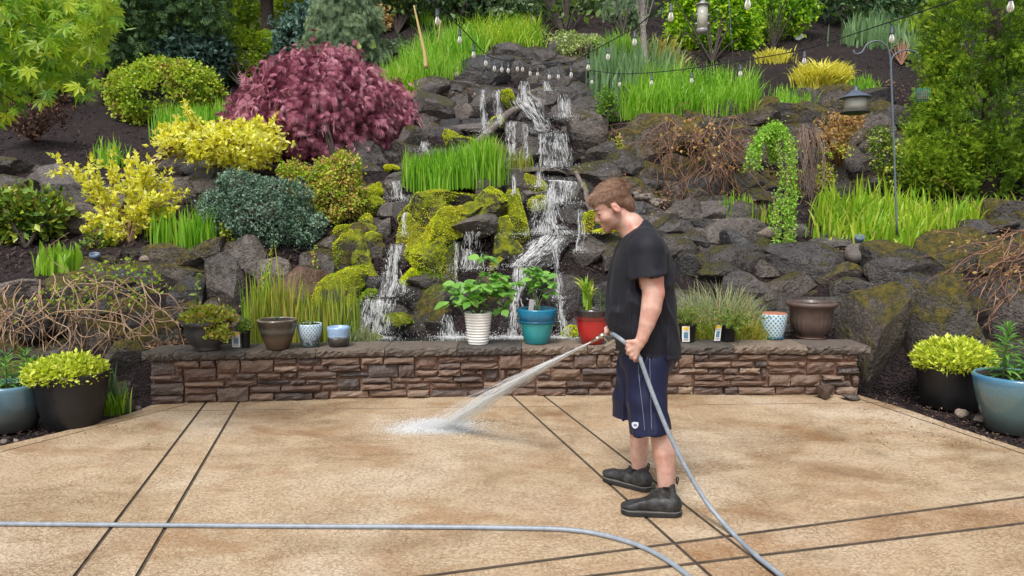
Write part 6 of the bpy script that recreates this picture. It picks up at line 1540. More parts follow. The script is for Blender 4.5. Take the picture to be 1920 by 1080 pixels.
badge([(1187.5, 796.5), (1190.5, 795), (1194.5, 796.2), (1193, 799), (1189, 799.3)], .007, 'badge_mark', plain('badge_blue', (.10, .14, .28), .5, bump=0))
# boots
def boot_mats():
    t = NT('black_boot_rubber'); co = t.coord(); nz = t.noise(22, 4, .65, co)
    c = t.mix(t.rng(nz, .45, .7), (.012, .012, .013), (.050, .049, .050))
    p = t.bsdf(Base_Color=c, Roughness=t.rng(nz, .3, .7, .42, .7)); t.put(p.inputs['Normal'], t.bump(t.noise(160, 3, .6, co), .3, .003)); return t.done(p)
MT['boot'] = boot_mats(); MT['sole'] = plain('boot_sole', (.012, .012, .012), .6, var=.3); MT['elastic'] = plain('boot_elastic', (.006, .006, .006), .95, bump=.3, bscale=300)
MT['welt'] = plain('boot_welt_stitch', (.10, .10, .095), .7, var=.4)
def boot(toe, heel, ank, topf, topb):
    toe, heel = np.array(toe, float), np.array(heel, float); d = unit((toe - heel) * [1, 1, 0]); sd = np.array([-d[1], d[0], 0])
    L_ = np.linalg.norm(toe - heel)
    lo, hi = np.minimum(toe, heel) - .08, np.maximum(toe, heel) + .08; lo[2] = -.004; hi[2] = .24
    s = SDF(lo, hi, .004)
    h0, t0 = heel + d * .048, toe - d * .055
    s.cone(h0 + [0, 0, .062], t0 + [0, 0, .047], .045, .038, 0).ell(t0 + [0, 0, .048] + d * .006, (.052, .046, .030), .015, np.array([d, sd, [0, 0, 1]]))
    s.cone(h0 + d * .02 + [0, 0, .06], ank, .047, .048, .03).cone(h0 + d * .10 + [0, 0, .062], ank + d * .022 - [0, 0, .01], .042, .042, .03)
    zt0, zt1 = topf[2], topb[2]; xf, xb = (topf - heel) @ d, (topb - heel) @ d
    def topcut(X, Y, Z):
        u = (X - heel[0]) * d[0] + (Y - heel[1]) * d[1]
        return Z - (zt0 + (u - xf) / (xb - xf) * (zt1 - zt0) - .018 * np.exp(-((u - (xf + xb) / 2) / .016) ** 2))
    s.cut(topcut)
    s.cone(ank - [0, 0, .05], ank + [0, 0, .05], .040, .041, .0, op='sub')
    s.cut(lambda X, Y, Z: .026 - Z + 0 * (X + Y))
    V, Q = s.mesh(); N = vnormals(V, Q); V = V + N * (.0018 * noise(V, 22, 15, 3))[:, None]
    root = MB().add(V, Q).build('boot', MT['boot'], man)
    def sole(z0, z1, ra, rb, name, mat):
        n = 40; pts = []
        for a in np.linspace(-math.pi / 2, math.pi / 2, 20): pts.append(t0 + d * rb * math.cos(a) * 1.12 + sd * rb * math.sin(a))
        for a in np.linspace(math.pi / 2, 3 * math.pi / 2, 20): pts.append(h0 + d * ra * math.cos(a) * 1.05 + sd * ra * math.sin(a))
        P = np.array(pts); i = np.arange(n); rings = []
        for z, k in ((z0, .97), (z0 + .004, 1), (z1 - .003, 1), (z1, .97)):
            R = (P - P.mean(0)) * k + P.mean(0); R[:, 2] = z; rings.append(R)
        Qs = np.vstack([np.stack([i + r * n, (i + 1) % n + r * n, (i + 1) % n + (r + 1) * n, i + (r + 1) * n], -1) for r in range(3)])
        MB().add(np.vstack(rings), [Qs, np.array([list(range(n))[::-1]]), np.array([[3 * n + k for k in range(n)]])]).build(name, mat, root, smooth=False)
    sole(.002, .025, .044, .0495, 'sole', MT['sole']); sole(.0255, .032, .0455, .0515, 'welt', MT['welt'])
    # dark elastic gore on the near side, pull loops
    c = ank + sd * (.0475 if sd[1] < 0 else -.0475) - [0, 0, .045]
    nm = np.array([0, -1.0, 0])
    E_ = np.array([[-.020, .040], [.020, .040], [.018, .0], [.010, -.030], [-.010, -.030], [-.018, 0]])
    P = np.array([c + d * a + np.array([0, 0, b]) for a, b in E_]) + nm * .004
    MB().add(np.vstack([P, P + nm * .004]), [np.array([[6, 7, 8, 9, 10, 11]]), np.array([[i, (i + 1) % 6, 6 + (i + 1) % 6, 6 + i] for i in range(6)])]).build('elastic_panel', MT['elastic'], root, smooth=False)
    for p, sg in ((topf, 1), (topb, -1)):
        C = [p - [0, 0, .025], p + d * .006 * sg + [0, 0, .008], p + [0, 0, .016], p - d * .005 * sg + [0, 0, .008], p - d * .004 * sg - [0, 0, .02]]
        MB().add(*tube(spline(C, 14), .004, 6)).build('pull_loop', MT['boot'], root)
boot(G(1164, 962), G(1279, 967), W(1248, 905, 3.815), W(1226, 912, 3.815), W(1270, 900, 3.815))
boot(G(1132, 899), G(1222, 923), W(1199, 874, 4.125), W(1181, 878, 4.135), W(1216, 874, 4.115))

# ------------------------------------------------------------------ hose, nozzle and spray
hose = thing('garden_hose', 'long grey rubber hose running from the man across the patio', 'hose', G(1400, 1025))
R_H = .0118
pts = [W(*p) for p in [(1146, 619.5, 4.075), (1147, 622, 4.03), (1149, 626, 3.93), (1156, 630.5, 3.83), (1165, 637, 3.78), (1176, 646, 3.768), (1186, 656, 3.764), (1197, 667, 3.76), (1205, 686, 3.75), (1214, 712, 3.74), (1232, 760, 3.71), (1260, 826, 3.67), (1292, 888, 3.62), (1328, 946, 3.56)]]
pts += [G(x, y, R_H) for x, y in [(1374, 1000), (1420, 1044), (1465, 1080), (1530, 1140), (1560, 1230), (1500, 1300), (1400, 1210), (1335, 1125), (1290, 1080), (1250, 1050), (1200, 1024), (1130, 1003), (1060, 993), (960, 990), (800, 988), (600, 987), (400, 985.5), (200, 984), (0, 982), (-200, 980), (-500, 978)]]
MB().add(*tube(spline(pts, 260), R_H, 12)).build('hose_tube', plain('grey_hose', (.225, .26, .305), .42, var=.22, nscale=26, bump=.08), hose)
brass = plain('dull_chrome', (.55, .53, .47), .3, metal=.9, var=.1, bump=.05)
tip, back = W(1109, 641, 4.12), W(1147, 619, 4.075)
ax = unit(tip - back); Ln = np.linalg.norm(tip - back)
prof = [(.013, -.01), (.016, .0), (.016, .012), (.012, .014), (.012, .026), (.017, .028), (.017, .042), (.013, .045), (.013, .06), (.0155, .062), (.0155, .072), (.011, .076), (.010, .094), (.012, .096), (.012, .102), (.009, .105), (.0085, Ln)]
nz_ = MB().add(*lathe(prof, 16, back, ax)).build('nozzle', brass, hose)
lv = back + ax * .055
side_ = unit(np.cross(ax, np.array([0, 1.0, 0]))); side_ = side_ if side_[2] < 0 else -side_
MB().add(*tube(spline([lv, lv + side_ * .02 + ax * .005, lv + side_ * .048 + ax * .004, lv + side_ * .060 + ax * .035], 10), [.006] * 10, 8)).build('lever', brass, nz_)
MB().add(*box(lv + side_ * .056 - ax * .0, (.036, .012, .006), np.array([ax, [0, 1, 0], side_]).T)).build('lever_plate', brass, nz_, smooth=False)
hit = G(832, 802, .0)
def jet_line(s, end): return tip * (1 - s) + end * s + np.array([0, 0, .018]) * (4 * s * (1 - s))
jt = thing('water_jet', 'white water jet spraying from the nozzle down onto the patio', 'water jet', hit)
mb = MB(); n = 1700
for k in range(n):
    a = U(0, 6.28); rr = abs(rng.normal(0, .42)) if k % 3 else U(.3, 1.15)
    end = hit + np.array([math.cos(a) * 1.25, math.sin(a) * .7, math.sin(a) * .8]) * rr * .115; end[2] = max(end[2], .0)
    s0 = U(0, .92); s1 = min(1, s0 + U(.03, .16)); s = np.linspace(s0, s1, 3)[:, None]
    mb.add(*tube(jet_line(s, end), U(.0004, .0011) * np.array([.4, 1, .3]), 3, False), np.clip(rng.normal(.95, .08), 0, 1))
s = np.linspace(0, .30, 8)[:, None]
for k in range(10): mb.add(*tube(jet_line(s, hit + rng.normal(size=3) * .03), np.linspace(.0042, .0016, 8), 5, False), .95)
n = 1700; s = U(.03, 1, n)[:, None]; end = hit + rng.normal(size=(n, 3)) * np.array([.085, .06, .05]); end[:, 2] = np.maximum(end[:, 2], 0)
mb.add(*scatter(*DROP, jet_line(s, end), np.tile(unit(hit - tip), (n, 1)) + .2 * rng.normal(size=(n, 3)), rng.normal(size=(n, 3)), U(.0018, .0045, n), U(.6, 1, n)))
n = 12000; a = U(0, 6.28, n); r = np.abs(rng.normal(0, .17, n))
Q_ = hit + np.stack([np.cos(a) * r * 1.25 - .06, np.sin(a) * r * .8, np.abs(rng.normal(0, .030, n)) * np.exp(-r / .22) + .003], -1); dd = Q_ - hit; dd[:, 2] = np.abs(dd[:, 2]) + .03
mb.add(*scatter(*DROP, Q_, unit(dd) + .4 * rng.normal(size=Q_.shape), rng.normal(size=Q_.shape), U(.0018, .0068, n), np.clip(rng.normal(.97, .08, n), 0, 1)))
n = 1800; a = U(0, 6.28, n); r = U(.1, .7, n); Q_ = hit + np.stack([np.cos(a) * r * 1.2 - .1, np.sin(a) * r, np.abs(rng.normal(0, .02, n)) + .003], -1)
mb.add(*scatter(*DROP, Q_, rng.normal(size=Q_.shape), rng.normal(size=Q_.shape), U(.0015, .0035, n), U(.6, 1, n)))
mb.build('spray_drops', MT['water_jet'], jt, kind='stuff')
jax = unit(hit - tip); js = unit(np.cross(jax, [0, 0, 1.0])); ju = np.cross(js, jax)
for q, sc in enumerate((.45, 1.0)):            # thin fans of broken water, one inside the other
    nl, na = 26, 20; s = np.linspace(.0, 1, nl); a = np.arange(na) * 2 * math.pi / na
    c = jet_line(s[:, None], hit); rad = (.006 + (.09 * sc) * s ** 1.1)
    V = c[:, None] + rad[:, None, None] * (np.cos(a)[None, :, None] * js + .75 * np.sin(a)[None, :, None] * ju); V[..., 2] = np.maximum(V[..., 2], .004)
    i = np.arange(nl - 1)[:, None] * na; j = np.arange(na)[None]
    e = np.repeat((1.0 - .45 * s)[:, None], na, 1) * (1.15 - .35 * q)
    o = MB().add(V.reshape(-1, 3), np.stack([i + j, i + (j + 1) % na, i + na + (j + 1) % na, i + na + j], -1).reshape(-1, 4), np.clip(e, 0, 1).ravel()).build('water_fan', MT['jet_veil'], jt)
    fl = np.stack([np.repeat((np.sin(a) * .08 + np.cos(a) * .11)[None], nl, 0) + q, np.repeat(s[:, None] * 1.7, na, 1), 0 * e + q], -1); flow_attr(o, fl)
foam_sheet('foam', hit + np.array([-.04, 0, 0]), .22, .13, .0062, jt); foam_sheet('foam', hit + np.array([-.05, 0, 0]), .27, .155, .0055, jt); foam_sheet('foam', hit + np.array([-.08, -.01, 0]), .40, .21, .0048, jt)
# ------------------------------------------------------------------ pots
def glaze(name, stops, z0, z1, rough=.25, var=.5, nscale=8, bump=.08, coat=.4):     # colour bands of the glaze up the pot
    t = NT(name); co = t.coord(); z = t.node("SeparateXYZ", {0: co}).outputs[2]
    nz = t.noise(nscale, 4, .6, t.map(co, (1, 1, 2.2)))
    f = t.rng(t.math('ADD', z, t.math('MULTIPLY', t.math('SUBTRACT', nz, .5), var * (z1 - z0) * .35)), z0, z1)
    c = t.ramp(f, stops)
    c = t.mix(t.rng(t.noise(60, 3, .6, co), .55, .75, 0, .3), c, t.mix(1.0, c, (.4, .4, .4), 'MULTIPLY'))
    p = t.bsdf(Base_Color=c, Roughness=rough, Coat_Weight=coat, Coat_Roughness=.12)
    t.put(p.inputs['Normal'], t.bump(t.math('ADD', nz, t.math('MULTIPLY', t.noise(90, 3, .6, co), .3)), bump, .01)); return t.done(p)
def polar(t, co):
    s = t.node("SeparateXYZ", {0: co}); a = t.math('ARCTAN2', s.outputs[1], s.outputs[0]); return a, s.outputs[2]
def scale_pattern(name, n, k, light, blue, line, dirty=0.0):     # printed fish-scale lattice
    t = NT(name); co = t.coord(); a, z = polar(t, co)
    u = t.math('MULTIPLY', a, n / 6.2832); v = t.math('MULTIPLY', z, k)
    fr = lambda x: t.math('ABSOLUTE', t.math('SUBTRACT', t.math('FRACT', x), .5))
    p, q = fr(t.math('ADD', u, v)), fr(t.math('SUBTRACT', u, v))
    m = t.math('MAXIMUM', p, q); ln = t.rng(m, .36, .40)
    ring = t.rng(t.math('ABSOLUTE', t.math('SUBTRACT', t.math('MAXIMUM', p, q), .2)), .035, .06, 1, 0)
    c = t.mix(t.rng(m, .05, .34), blue, t.mix(.5, blue, light))
    c = t.mix(ring, c, tuple(x * .55 for x in blue)); c = t.mix(ln, c, line)
    if dirty:
        d = t.rng(t.math('ADD', z, t.math('MULTIPLY', t.math('SUBTRACT', t.noise(18, 4, .7, co), .5), .12)), .10 * dirty, .03 * dirty)
        d = t.math('MULTIPLY', d, t.rng(t.noise(45, 4, .7, co), .36, .52)); c = t.mix(d, c, (.035, .028, .02))
    b = t.bsdf(Base_Color=c, Roughness=.3, Coat_Weight=.3)
    t.put(b.inputs['Normal'], t.bump(ln, .4, .004)); return t.done(b)
MT['soil'] = plain('potting_soil', (.022, .015, .011), .95, var=.5, nscale=40, bump=1., bscale=80, bdist=.01)
def seat(px, py, z):                 # pot base centre on a level surface seen at that spot of its front foot
    return G(px, py, z)
def pot_profile(prof_px, m, wall=.012, depth=.35, lip=0):
    """prof_px: (half width px, height px) bottom to top -> lathe profile with an inside"""
    o = [(r * m, h * m) for r, h in prof_px]
    H_ = o[-1][1]
    zi = H_ * (1 - depth)
    ri = np.interp(zi, [q[1] for q in o], [q[0] for q in o]) - wall
    return o + [(o[-1][0] - wall * .4, H_ + .002), (o[-1][0] - wall, H_ - .003), (ri, zi), (0, zi - .001)], ri, zi
def pot(name, label, cat, px, py, prof, mat, z=Z_TOP + .002, wall=.011, depth=.16, seg=40, wob=None, soil=True, back=0.0, tall=1.0):
    b = G(px, py, z); m = M_PX(b[1]); r0 = prof[0][0] * m
    b = b + np.array([0, r0 * .8 + back, 0]); m = M_PX(b[1])
    t = thing(name, label, cat, b)
    pr, ri, zi = pot_profile([(r, h * tall) for r, h in prof], m, wall, depth)
    V, Fq = lathe(pr, seg, b, None, wob)
    MB().add(V, Fq).build('pot', MT[mat] if isinstance(mat, str) else mat, t)
    if soil:
        n = 24; a = np.arange(n) * 2 * math.pi / n; rr = [.0, .5, 1.0]
        V = np.vstack([np.c_[np.cos(a) * r * (ri + .004), np.sin(a) * r * (ri + .004), zi + .006 + .006 * rng.random(n)] for r in rr[1:]] + [[[0, 0, zi + .012]]]) + b
        i = np.arange(n); j = (i + 1) % n
        MB().add(V, [np.stack([i, j, j + n, i + n], -1)[:, ::-1], np.stack([i, j, np.full(n, 2 * n)], -1)]).build('soil', MT['soil'], t)
    return t, b, m, ri, zi
def ring(t, b, r, z, th, mat, name='rim'):
    MB().add(*lathe([(r - th, z - th), (r, z - th * .8), (r + th * .5, z), (r, z + th * .8), (r - th, z + th)], 40, b)).build(name, mat, t)
def saucer(t, b, r, mat):
    MB().add(*lathe([(r * .8, .0), (r * .95, .001), (r, .012), (r * 1.02, .016), (r * .97, .017), (r * .9, .010), (0, .009)], 36, b)).build('saucer', mat, t)
def heap(t, P, N, mat, per, leaf, size, name='foliage', a=.4, b=.8, up=.6, kind=None):
    idx = np.repeat(np.arange(len(P)), per); mb = MB()
    d = unit(a * N[idx] + b * rng.normal(size=(len(idx), 3)) + np.array([0, 0, up]))
    mb.add(*scatter(*leaf, P[idx] + size * .4 * rng.normal(size=(len(idx), 3)), d, rng.normal(size=(len(idx), 3)) + np.array([0, 0, 1.2]), size * U(.6, 1.25, len(idx))))
    return mb.build(name, L[mat], t, smooth=False, kind=kind)
def dome(c, r, n):
    d = unit(rng.normal(size=(n * 3, 3))); d = d[d[:, 2] > -.15][:n]
    return c + d * np.asarray(r) * (1 - .35 * rng.random((len(d), 1)) ** 2), d
def flute(n, amp, z0, z1):
    return lambda a, z: amp * np.sin(a * n + 5 * (z - z0)) * np.clip((z - z0) / .03, 0, 1) * np.clip((z1 - z) / .03, 0, 1)
MT['urn_dark'] = plain('charcoal_urn', (.034, .034, .037), .55, var=.3, bump=.25)
MT['urn_brown'] = plain('brown_urn', (.085, .056, .046), .5, var=.2, bump=.15, coat=.1)
MT['nursery'] = plain('black_nursery_plastic', (.012, .012, .013), .4, bump=.05)
MT['white_glaze'] = plain('white_pot_glaze', (.78, .77, .74), .35, var=.03, bump=.03, coat=.2)
MT['black_pot'] = plain('black_crackle_pot', (.010, .010, .011), .45, var=.4, nscale=5, bump=.5, bscale=9, bdist=.012)
MT['card'] = plain('white_tag', (.75, .75, .73), .6, bump=0)
MT['tag_yellow'] = plain('tag_yellow', (.80, .52, .04), .6, bump=0); MT['tag_blue'] = plain('tag_picture', (.10, .22, .32), .6, var=.6, nscale=120, bump=0); MT['tag_ink'] = plain('tag_ink', (.12, .12, .13), .6, bump=0)

# 1 dark urn with spilling succulents
t, b, m, ri, zi = pot('potted_succulent', 'charcoal fluted urn overflowing with yellow green succulents at the left end of the wall', 'potted plant', 381, 658, [(23, 0), (25, 2), (22, 5), (27, 9), (36, 22), (40, 36), (39, 44), (42, 46), (46, 49), (47, 53), (45, 56)], 'urn_dark', wob=flute(20, .004, .05, .17))
P, N = dome(b + [.03, -.02, zi + .05], [.22, .18, .09], 150)
P2 = b + np.c_[U(.08, .24, 60), U(-.2, .02, 60), zi - U(-.02, .10, 60)]; P = np.vstack([P, P2]); N = np.vstack([N, unit(rng.normal(size=P2.shape) + [0.3, -.8, 0])])
heap(t, P, N, 'succulent', 11, QUADLEAF, .034)
# 2 nursery pots
def nursery(label, px, py, hw, h, tagpx, plant):
    t, b, m, ri, zi = pot('nursery_pot', label, 'potted plant', px, py, [(hw * .8, 0), (hw * .82, 2), (hw * .97, h - 4), (hw * 1.06, h - 3), (hw * 1.06, h)], 'nursery', depth=.1, wall=.004, seg=28)
    x0, x1, y0, y1, sk = tagpx
    c = lambda u, v, o=0.0: W(x0 + (x1 - x0) * u + sk * v, y0 + (y1 - y0) * (1 - v), b[1] - hw * m * 1.15 - o)
    tg = MB()
    q = [c(0, 0), c(1, 0), c(1, 1), c(0, 1)]; bk = [p + np.array([0, .0015, 0]) for p in q]
    tg = tg.add(np.array(q + bk), np.array([[0, 1, 2, 3], [7, 6, 5, 4], [0, 4, 5, 1], [1, 5, 6, 2], [2, 6, 7, 3], [3, 7, 4, 0]])).build('plant_tag', MT['card'], t, smooth=False)
    def patch(u0, u1, v0, v1, nm, mt):
        MB().add(np.array([c(u0, v0, .0012), c(u1, v0, .0012), c(u1, v1, .0012), c(u0, v1, .0012)]), np.array([[0, 1, 2, 3]])).build(nm, MT[mt], tg, smooth=False)
    patch(.08, .92, .78, .96, 'yellow_band', 'tag_yellow'); patch(.2, .82, .22, .62, 'tag_picture', 'tag_blue')
    for v in (.70, .15, .09): patch(.14, .86, v, v + .025, 'text_line', 'tag_ink')
    plant(t, b, m, zi); return t
def p_small(t, b, m, zi):
    P, N = dome(b + [0, 0, zi + .03], [.06, .06, .07], 40); heap(t, P, N, 'herb', 9, QUADLEAF, .028, up=.9)
def sprigs(t, c, n, ln, spread, mat, size, up=1.0, fwd=0.0):
    st, lf = MB(), MB()
    for k in range(n):
        d = unit(rng.normal(size=3) * [spread, spread, .2] + [0, -fwd, up]); L_ = ln * U(.5, 1.15)
        C = c + np.linspace(0, 1, 8)[:, None] * d * L_ + np.array([d[0], d[1], -.25])[None] * (np.linspace(0, 1, 8) ** 2)[:, None] * L_ * .4
        st.add(*tube(C, .0018, 4, False)); q = np.repeat(np.arange(1, 8), 7)
        lf.add(*scatter(*QUADLEAF, C[q] + .004 * rng.normal(size=(len(q), 3)), unit(d + 1.0 * rng.normal(size=(len(q), 3))), rng.normal(size=(len(q), 3)), size * U(.6, 1.2, len(q))))
    st.build('stems', MT['twig'], t, kind='stuff'); lf.build('foliage', L[mat], t, smooth=False)
def p_heather(t, b, m, zi): sprigs(t, b + [0, 0, zi], 42, .22, .55, 'herb', .020)
def p_trail(t, b, m, zi): sprigs(t, b + [.03, 0, zi], 46, .24, .8, 'herb', .024, .45, .25)
nursery('small black nursery pot with white tag beside the charcoal urn', 459, 652, 9, 31, (435.5, 450.5, 622, 651, -1.5), p_small)
nursery('black nursery pot with white tag and heathery plant just behind the man', 1291, 642, 16, 33, (1279, 1293, 612, 641, .0), p_heather)
nursery('black nursery pot with tilted white tag and trailing green herb', 1367, 641, 15, 32, (1339, 1350, 609, 639, 3.5), p_trail)
# 3 bronze pot
t, b, m, ri, zi = pot('potted_lily', 'bronze brown flared pot with cream rim and a small lily shoot', 'potted plant', 516, 656, [(20, 0), (21, 2), (27, 18), (33, 36), (36, 48), (37.5, 53), (37, 56)], glaze('bronze_glaze', [(0, (.045, .028, .018)), (.35, (.085, .055, .035)), (.5, (.03, .026, .022)), (.62, (.11, .10, .085)), (.75, (.035, .028, .022)), (.93, (.05, .035, .024)), (1, (.30, .25, .17))], 0, .265, .35, .6, 14, .3), wall=.028, depth=.06)
LL = [MB().add(np.array([[-.02, 0, 0], [.02, 0, 0], [.075, .35, .05], [-.075, .35, .05], [.07, .65, .03], [-.07, .65, .03], [0, 1, -.14], [0, .35, .015], [0, .65, 0]]), [np.array([[0, 1, 2, 7], [0, 7, 3, 3]][:1]), np.array([[0, 7, 3], [7, 2, 4], [7, 4, 8], [3, 7, 8], [3, 8, 5], [8, 4, 6], [5, 8, 6]])], r).mesh('leaf', L['lily']) for r in (.1, .35, .6, .9)]
def lily(t, base, h, n, s, lean=(0, 0, 0)):
    C = spline([base, base + np.array([0, 0, h * .5]) + np.array(lean) * .4, base + np.array([0, 0, h]) + np.array(lean)], 12)
    MB().add(*tube(C, np.linspace(.007, .004, 12) * (s / .16), 6)).build('stem', MT['stem'], t)
    for k in range(n):
        u = .12 + .88 * k / n; p = C[int(u * 11)]; a = k * 2.4 + U(-.3, .3); el = -.15 + 1.1 * u ** 2 + U(-.15, .15)
        d = np.array([math.cos(a) * math.cos(el), math.sin(a) * math.cos(el), math.sin(el)]); leaf_obj(t, LL, p, d, np.array([-d[0] * .3, -d[1] * .3, 1.0]), s * (1.1 - .45 * u) * U(.85, 1.1))
lily(t, b + [0, 0, zi], .17, 20, .06)
# 4, 5 small blue pots
t, b, m, ri, zi = pot('patterned_pot', 'small blue and white scale patterned pot streaked with dirt', 'plant pot', 578, 651, [(15, 2), (16, 4), (19, 14), (22, 28), (23.5, 40), (23, 43)], scale_pattern('blue_scale_dirty', 22, 26, (.55, .66, .72), (.20, .42, .62), (.62, .68, .70), 1.3), depth=.06)
saucer(t, b, 18 * m, plain('green_saucer', (.06, .10, .09), .3, bump=0))
heap(t, *dome(b + [-.02, 0, zi + .0], [.06, .06, .02], 20), 'herb', 5, QUADLEAF, .025)
t, b, m, ri, zi = pot('patterned_pot', 'smallest light blue pot with dark dirty lower half', 'plant pot', 632, 651, [(17, 2), (19, 4), (20.5, 14), (20, 26), (20.5, 30), (21.5, 34), (20.5, 37)], glaze('light_blue_glaze', [(0, (.03, .026, .022)), (.42, (.06, .052, .045)), (.52, (.32, .42, .55)), (.62, (.20, .34, .56)), (.8, (.34, .46, .62)), (.92, (.22, .36, .60)), (1, (.30, .45, .66))], .0, .18, .3, .9, 26, .2), depth=.18)
saucer(t, b, 18 * m, MT['urn_dark'])
# 6 white ribbed pot with hydrangea
t, b, m, ri, zi = pot('potted_hydrangea', 'white ribbed pot holding a large green hydrangea in front of the falls', 'potted plant', 896, 647, [(18, 0), (19, 1)] + [(19 + 7.2 * (h / 60) + .75 * math.sin(h * 6.283 / 5.2), h) for h in np.linspace(3, 58, 64)] + [(26.6, 60)], 'white_glaze', depth=.12)
gx_ = np.array([[0, 0, 0], [.17, .10, .03], [.33, .34, .07], [.30, .60, .05], [.14, .84, .0], [0, 1, -.06], [-.14, .84, .0], [-.30, .60, .05], [-.33, .34, .07], [-.17, .10, .03], [0, .34, 0], [0, .62, .0]])
GF = [np.array([[0, 1, 10], [1, 2, 10], [2, 3, 11], [2, 11, 10], [3, 4, 11], [4, 5, 11], [5, 6, 11], [6, 7, 11], [7, 8, 10], [7, 10, 11], [8, 9, 10], [9, 0, 10]])]
HL_ = [MB().add(gx_, GF, r).mesh('leaf', L['hydrangea']) for r in (.05, .3, .55, .8, .95)]
def hydrangea(t, base, spots, n, s, stem_m=.007):
    st = MB()
    for c, r, k in spots:
        st.add(*tube(spline([base + .02 * rng.normal(size=3) * [1, 1, 0], (base + c) / 2 + [0, 0, .03], c], 10), np.linspace(stem_m, stem_m * .5, 10), 6))
        for j in range(k):
            d = unit(rng.normal(size=3)); d[2] = abs(d[2]) * .9 - .15; p = c + d * r * U(.45, 1.0)
            f = unit(np.array([d[0], d[1] - .25, -.05]) + .35 * rng.normal(size=3)); leaf_obj(t, HL_, p, f, np.array([d[0] * .2, -.35, 1.0]) + .3 * rng.normal(size=3), s * U(.65, 1.2))
    st.build('stems', MT['stem'], t, kind='stuff')
Yp = b[1]
hydrangea(t, b + [0, 0, zi], [(W(875, 555, Yp), .12, 22), (W(905, 540, Yp - .05), .13, 28), (W(935, 545, Yp), .12, 24), (W(855, 540, Yp), .09, 14), (W(925, 520, Yp + .05), .09, 18), (W(950, 555, Yp), .09, 16), (W(890, 570, Yp - .1), .10, 20), (W(905, 485, Yp + .05), .06, 8), (W(845, 570, Yp), .06, 7), (W(945, 580, Yp - .05), .06, 8)], 0, .115)
# 7 teal pot
t, b, m, ri, zi = pot('potted_hydrangea', 'teal blue banded pot with a bare stemmed leafy plant', 'potted plant', 1007, 646, [(22, 0), (23, 2), (27, 18), (31, 34), (33, 41), (32.2, 42), (35.5, 43.5), (36.5, 54), (38, 64), (37.5, 66)], glaze('teal_glaze', [(0, (.012, .17, .20)), (.3, (.02, .28, .31)), (.55, (.035, .36, .38)), (.64, (.012, .20, .27)), (.66, (.006, .12, .24)), (1, (.008, .17, .30))], 0, .315, .22, .25, 6, .1), depth=.14)
Yp = b[1] + .04
hydrangea(t, b + [-.02, 0, zi], [(W(1005, 520, Yp), .10, 22), (W(985, 535, Yp), .08, 14), (W(1022, 535, Yp), .09, 16), (W(1000, 508, Yp), .06, 10), (W(1025, 552, Yp), .05, 7)], 0, .10)
MB().add(*box(b + [-.055, -.09, zi + .06], (.022, .004, .075), rotm(0, .1, 0))).build('plant_stake', plain('grey_stake', (.33, .32, .32), .7), t, smooth=False)
MB().add(*lathe([(35.4 * m, 40.6 * m), (36.2 * m, 41.4 * m), (36.2 * m, 43.2 * m), (35.4 * m, 44 * m)], 40, b)).build('band', MT['urn_dark'] if False else plain('teal_band', (.006, .10, .19), .3, bump=0), t)
# 8 red pot
t, b, m, ri, zi = pot('potted_dracaena', 'glossy red pot with dark ringed rim and a strap leaved plant beside the nozzle', 'potted plant', 1112, 646, [(19, 0), (21, 2), (26, 18), (30, 34), (31.5, 46), (32.5, 47.5), (31.8, 49), (33, 50.5), (32.4, 52), (33.5, 53.5), (33.2, 55), (35, 62), (34.5, 66)], glaze('red_glaze', [(0, (.30, .010, .012)), (.3, (.42, .016, .016)), (.66, (.40, .016, .016)), (.70, (.16, .012, .012)), (.76, (.22, .014, .012)), (.82, (.030, .018, .016)), (1, (.022, .016, .015))], 0, .315, .2, .12, 6, .05), depth=.12)
n = 46; az = U(0, 6.28, n); mb = MB(); B = b + np.c_[U(-.035, .035, n) - .05, U(-.03, .03, n), np.full(n, zi) + U(0, .12, n)]
mb.add(*blades(B, U(.16, .30, n), np.stack([np.cos(az), np.sin(az), 0 * az], -1), U(.3, 1.7, n), .028 * U(.7, 1.2, n), 6)); mb.build('strap_leaves', L['bromeliad'], t)
lily(t, b + [.07, -.02, zi], .20, 16, .085)
lily(t, b + [.13, .0, zi], .16, 12, .075)
# 11, 12
t, b, m, ri, zi = pot('patterned_pot', 'clean blue and white scale patterned pot on a blue saucer', 'plant pot', 1454, 637, [(17, 3), (18, 5), (21, 16), (24, 34), (25, 46), (24.6, 48)], scale_pattern('blue_scale', 18, 22, (.58, .68, .72), (.10, .32, .48), (.66, .72, .73)), depth=.07)
saucer(t, b, 20 * m, plain('blue_saucer', (.03, .14, .21), .25, bump=0)); ring(t, b, 24.2 * m, 48 * m, .006, plain('terracotta_rim', (.36, .15, .09), .6, bump=.1))
t, b, m, ri, zi = pot('stone_urn', 'big empty brown urn with swirled flutes at the right end of the wall', 'plant pot', 1527, 636, [(23, 0), (24.5, 2), (22, 4), (27, 8), (35, 20), (37.5, 34), (37.5, 44), (38.5, 46), (39, 56), (43, 60), (46, 63), (46, 67), (43, 68.5)], 'urn_brown', depth=.10, wall=.03, seg=96, wob=flute(26, .0042, .05, .215))
MB().add(*lathe([(24 * m, .0), (26 * m, .001), (27 * m, .012), (24 * m, .013)], 40, b)).build('foot', plain('urn_foot', (.15, .075, .055), .5), t)
P = b + np.c_[U(-.12, .12, 40), U(-.1, .1, 40), np.full(40, zi + .014)]; MB().add(*scatter(*CHIP, P, rng.normal(size=P.shape) * [1, 1, .2], np.tile([0, 0, 1.], (40, 1)), U(.015, .04, 40))).build('bark_bits', MT['litter'], t, smooth=False, kind='stuff')

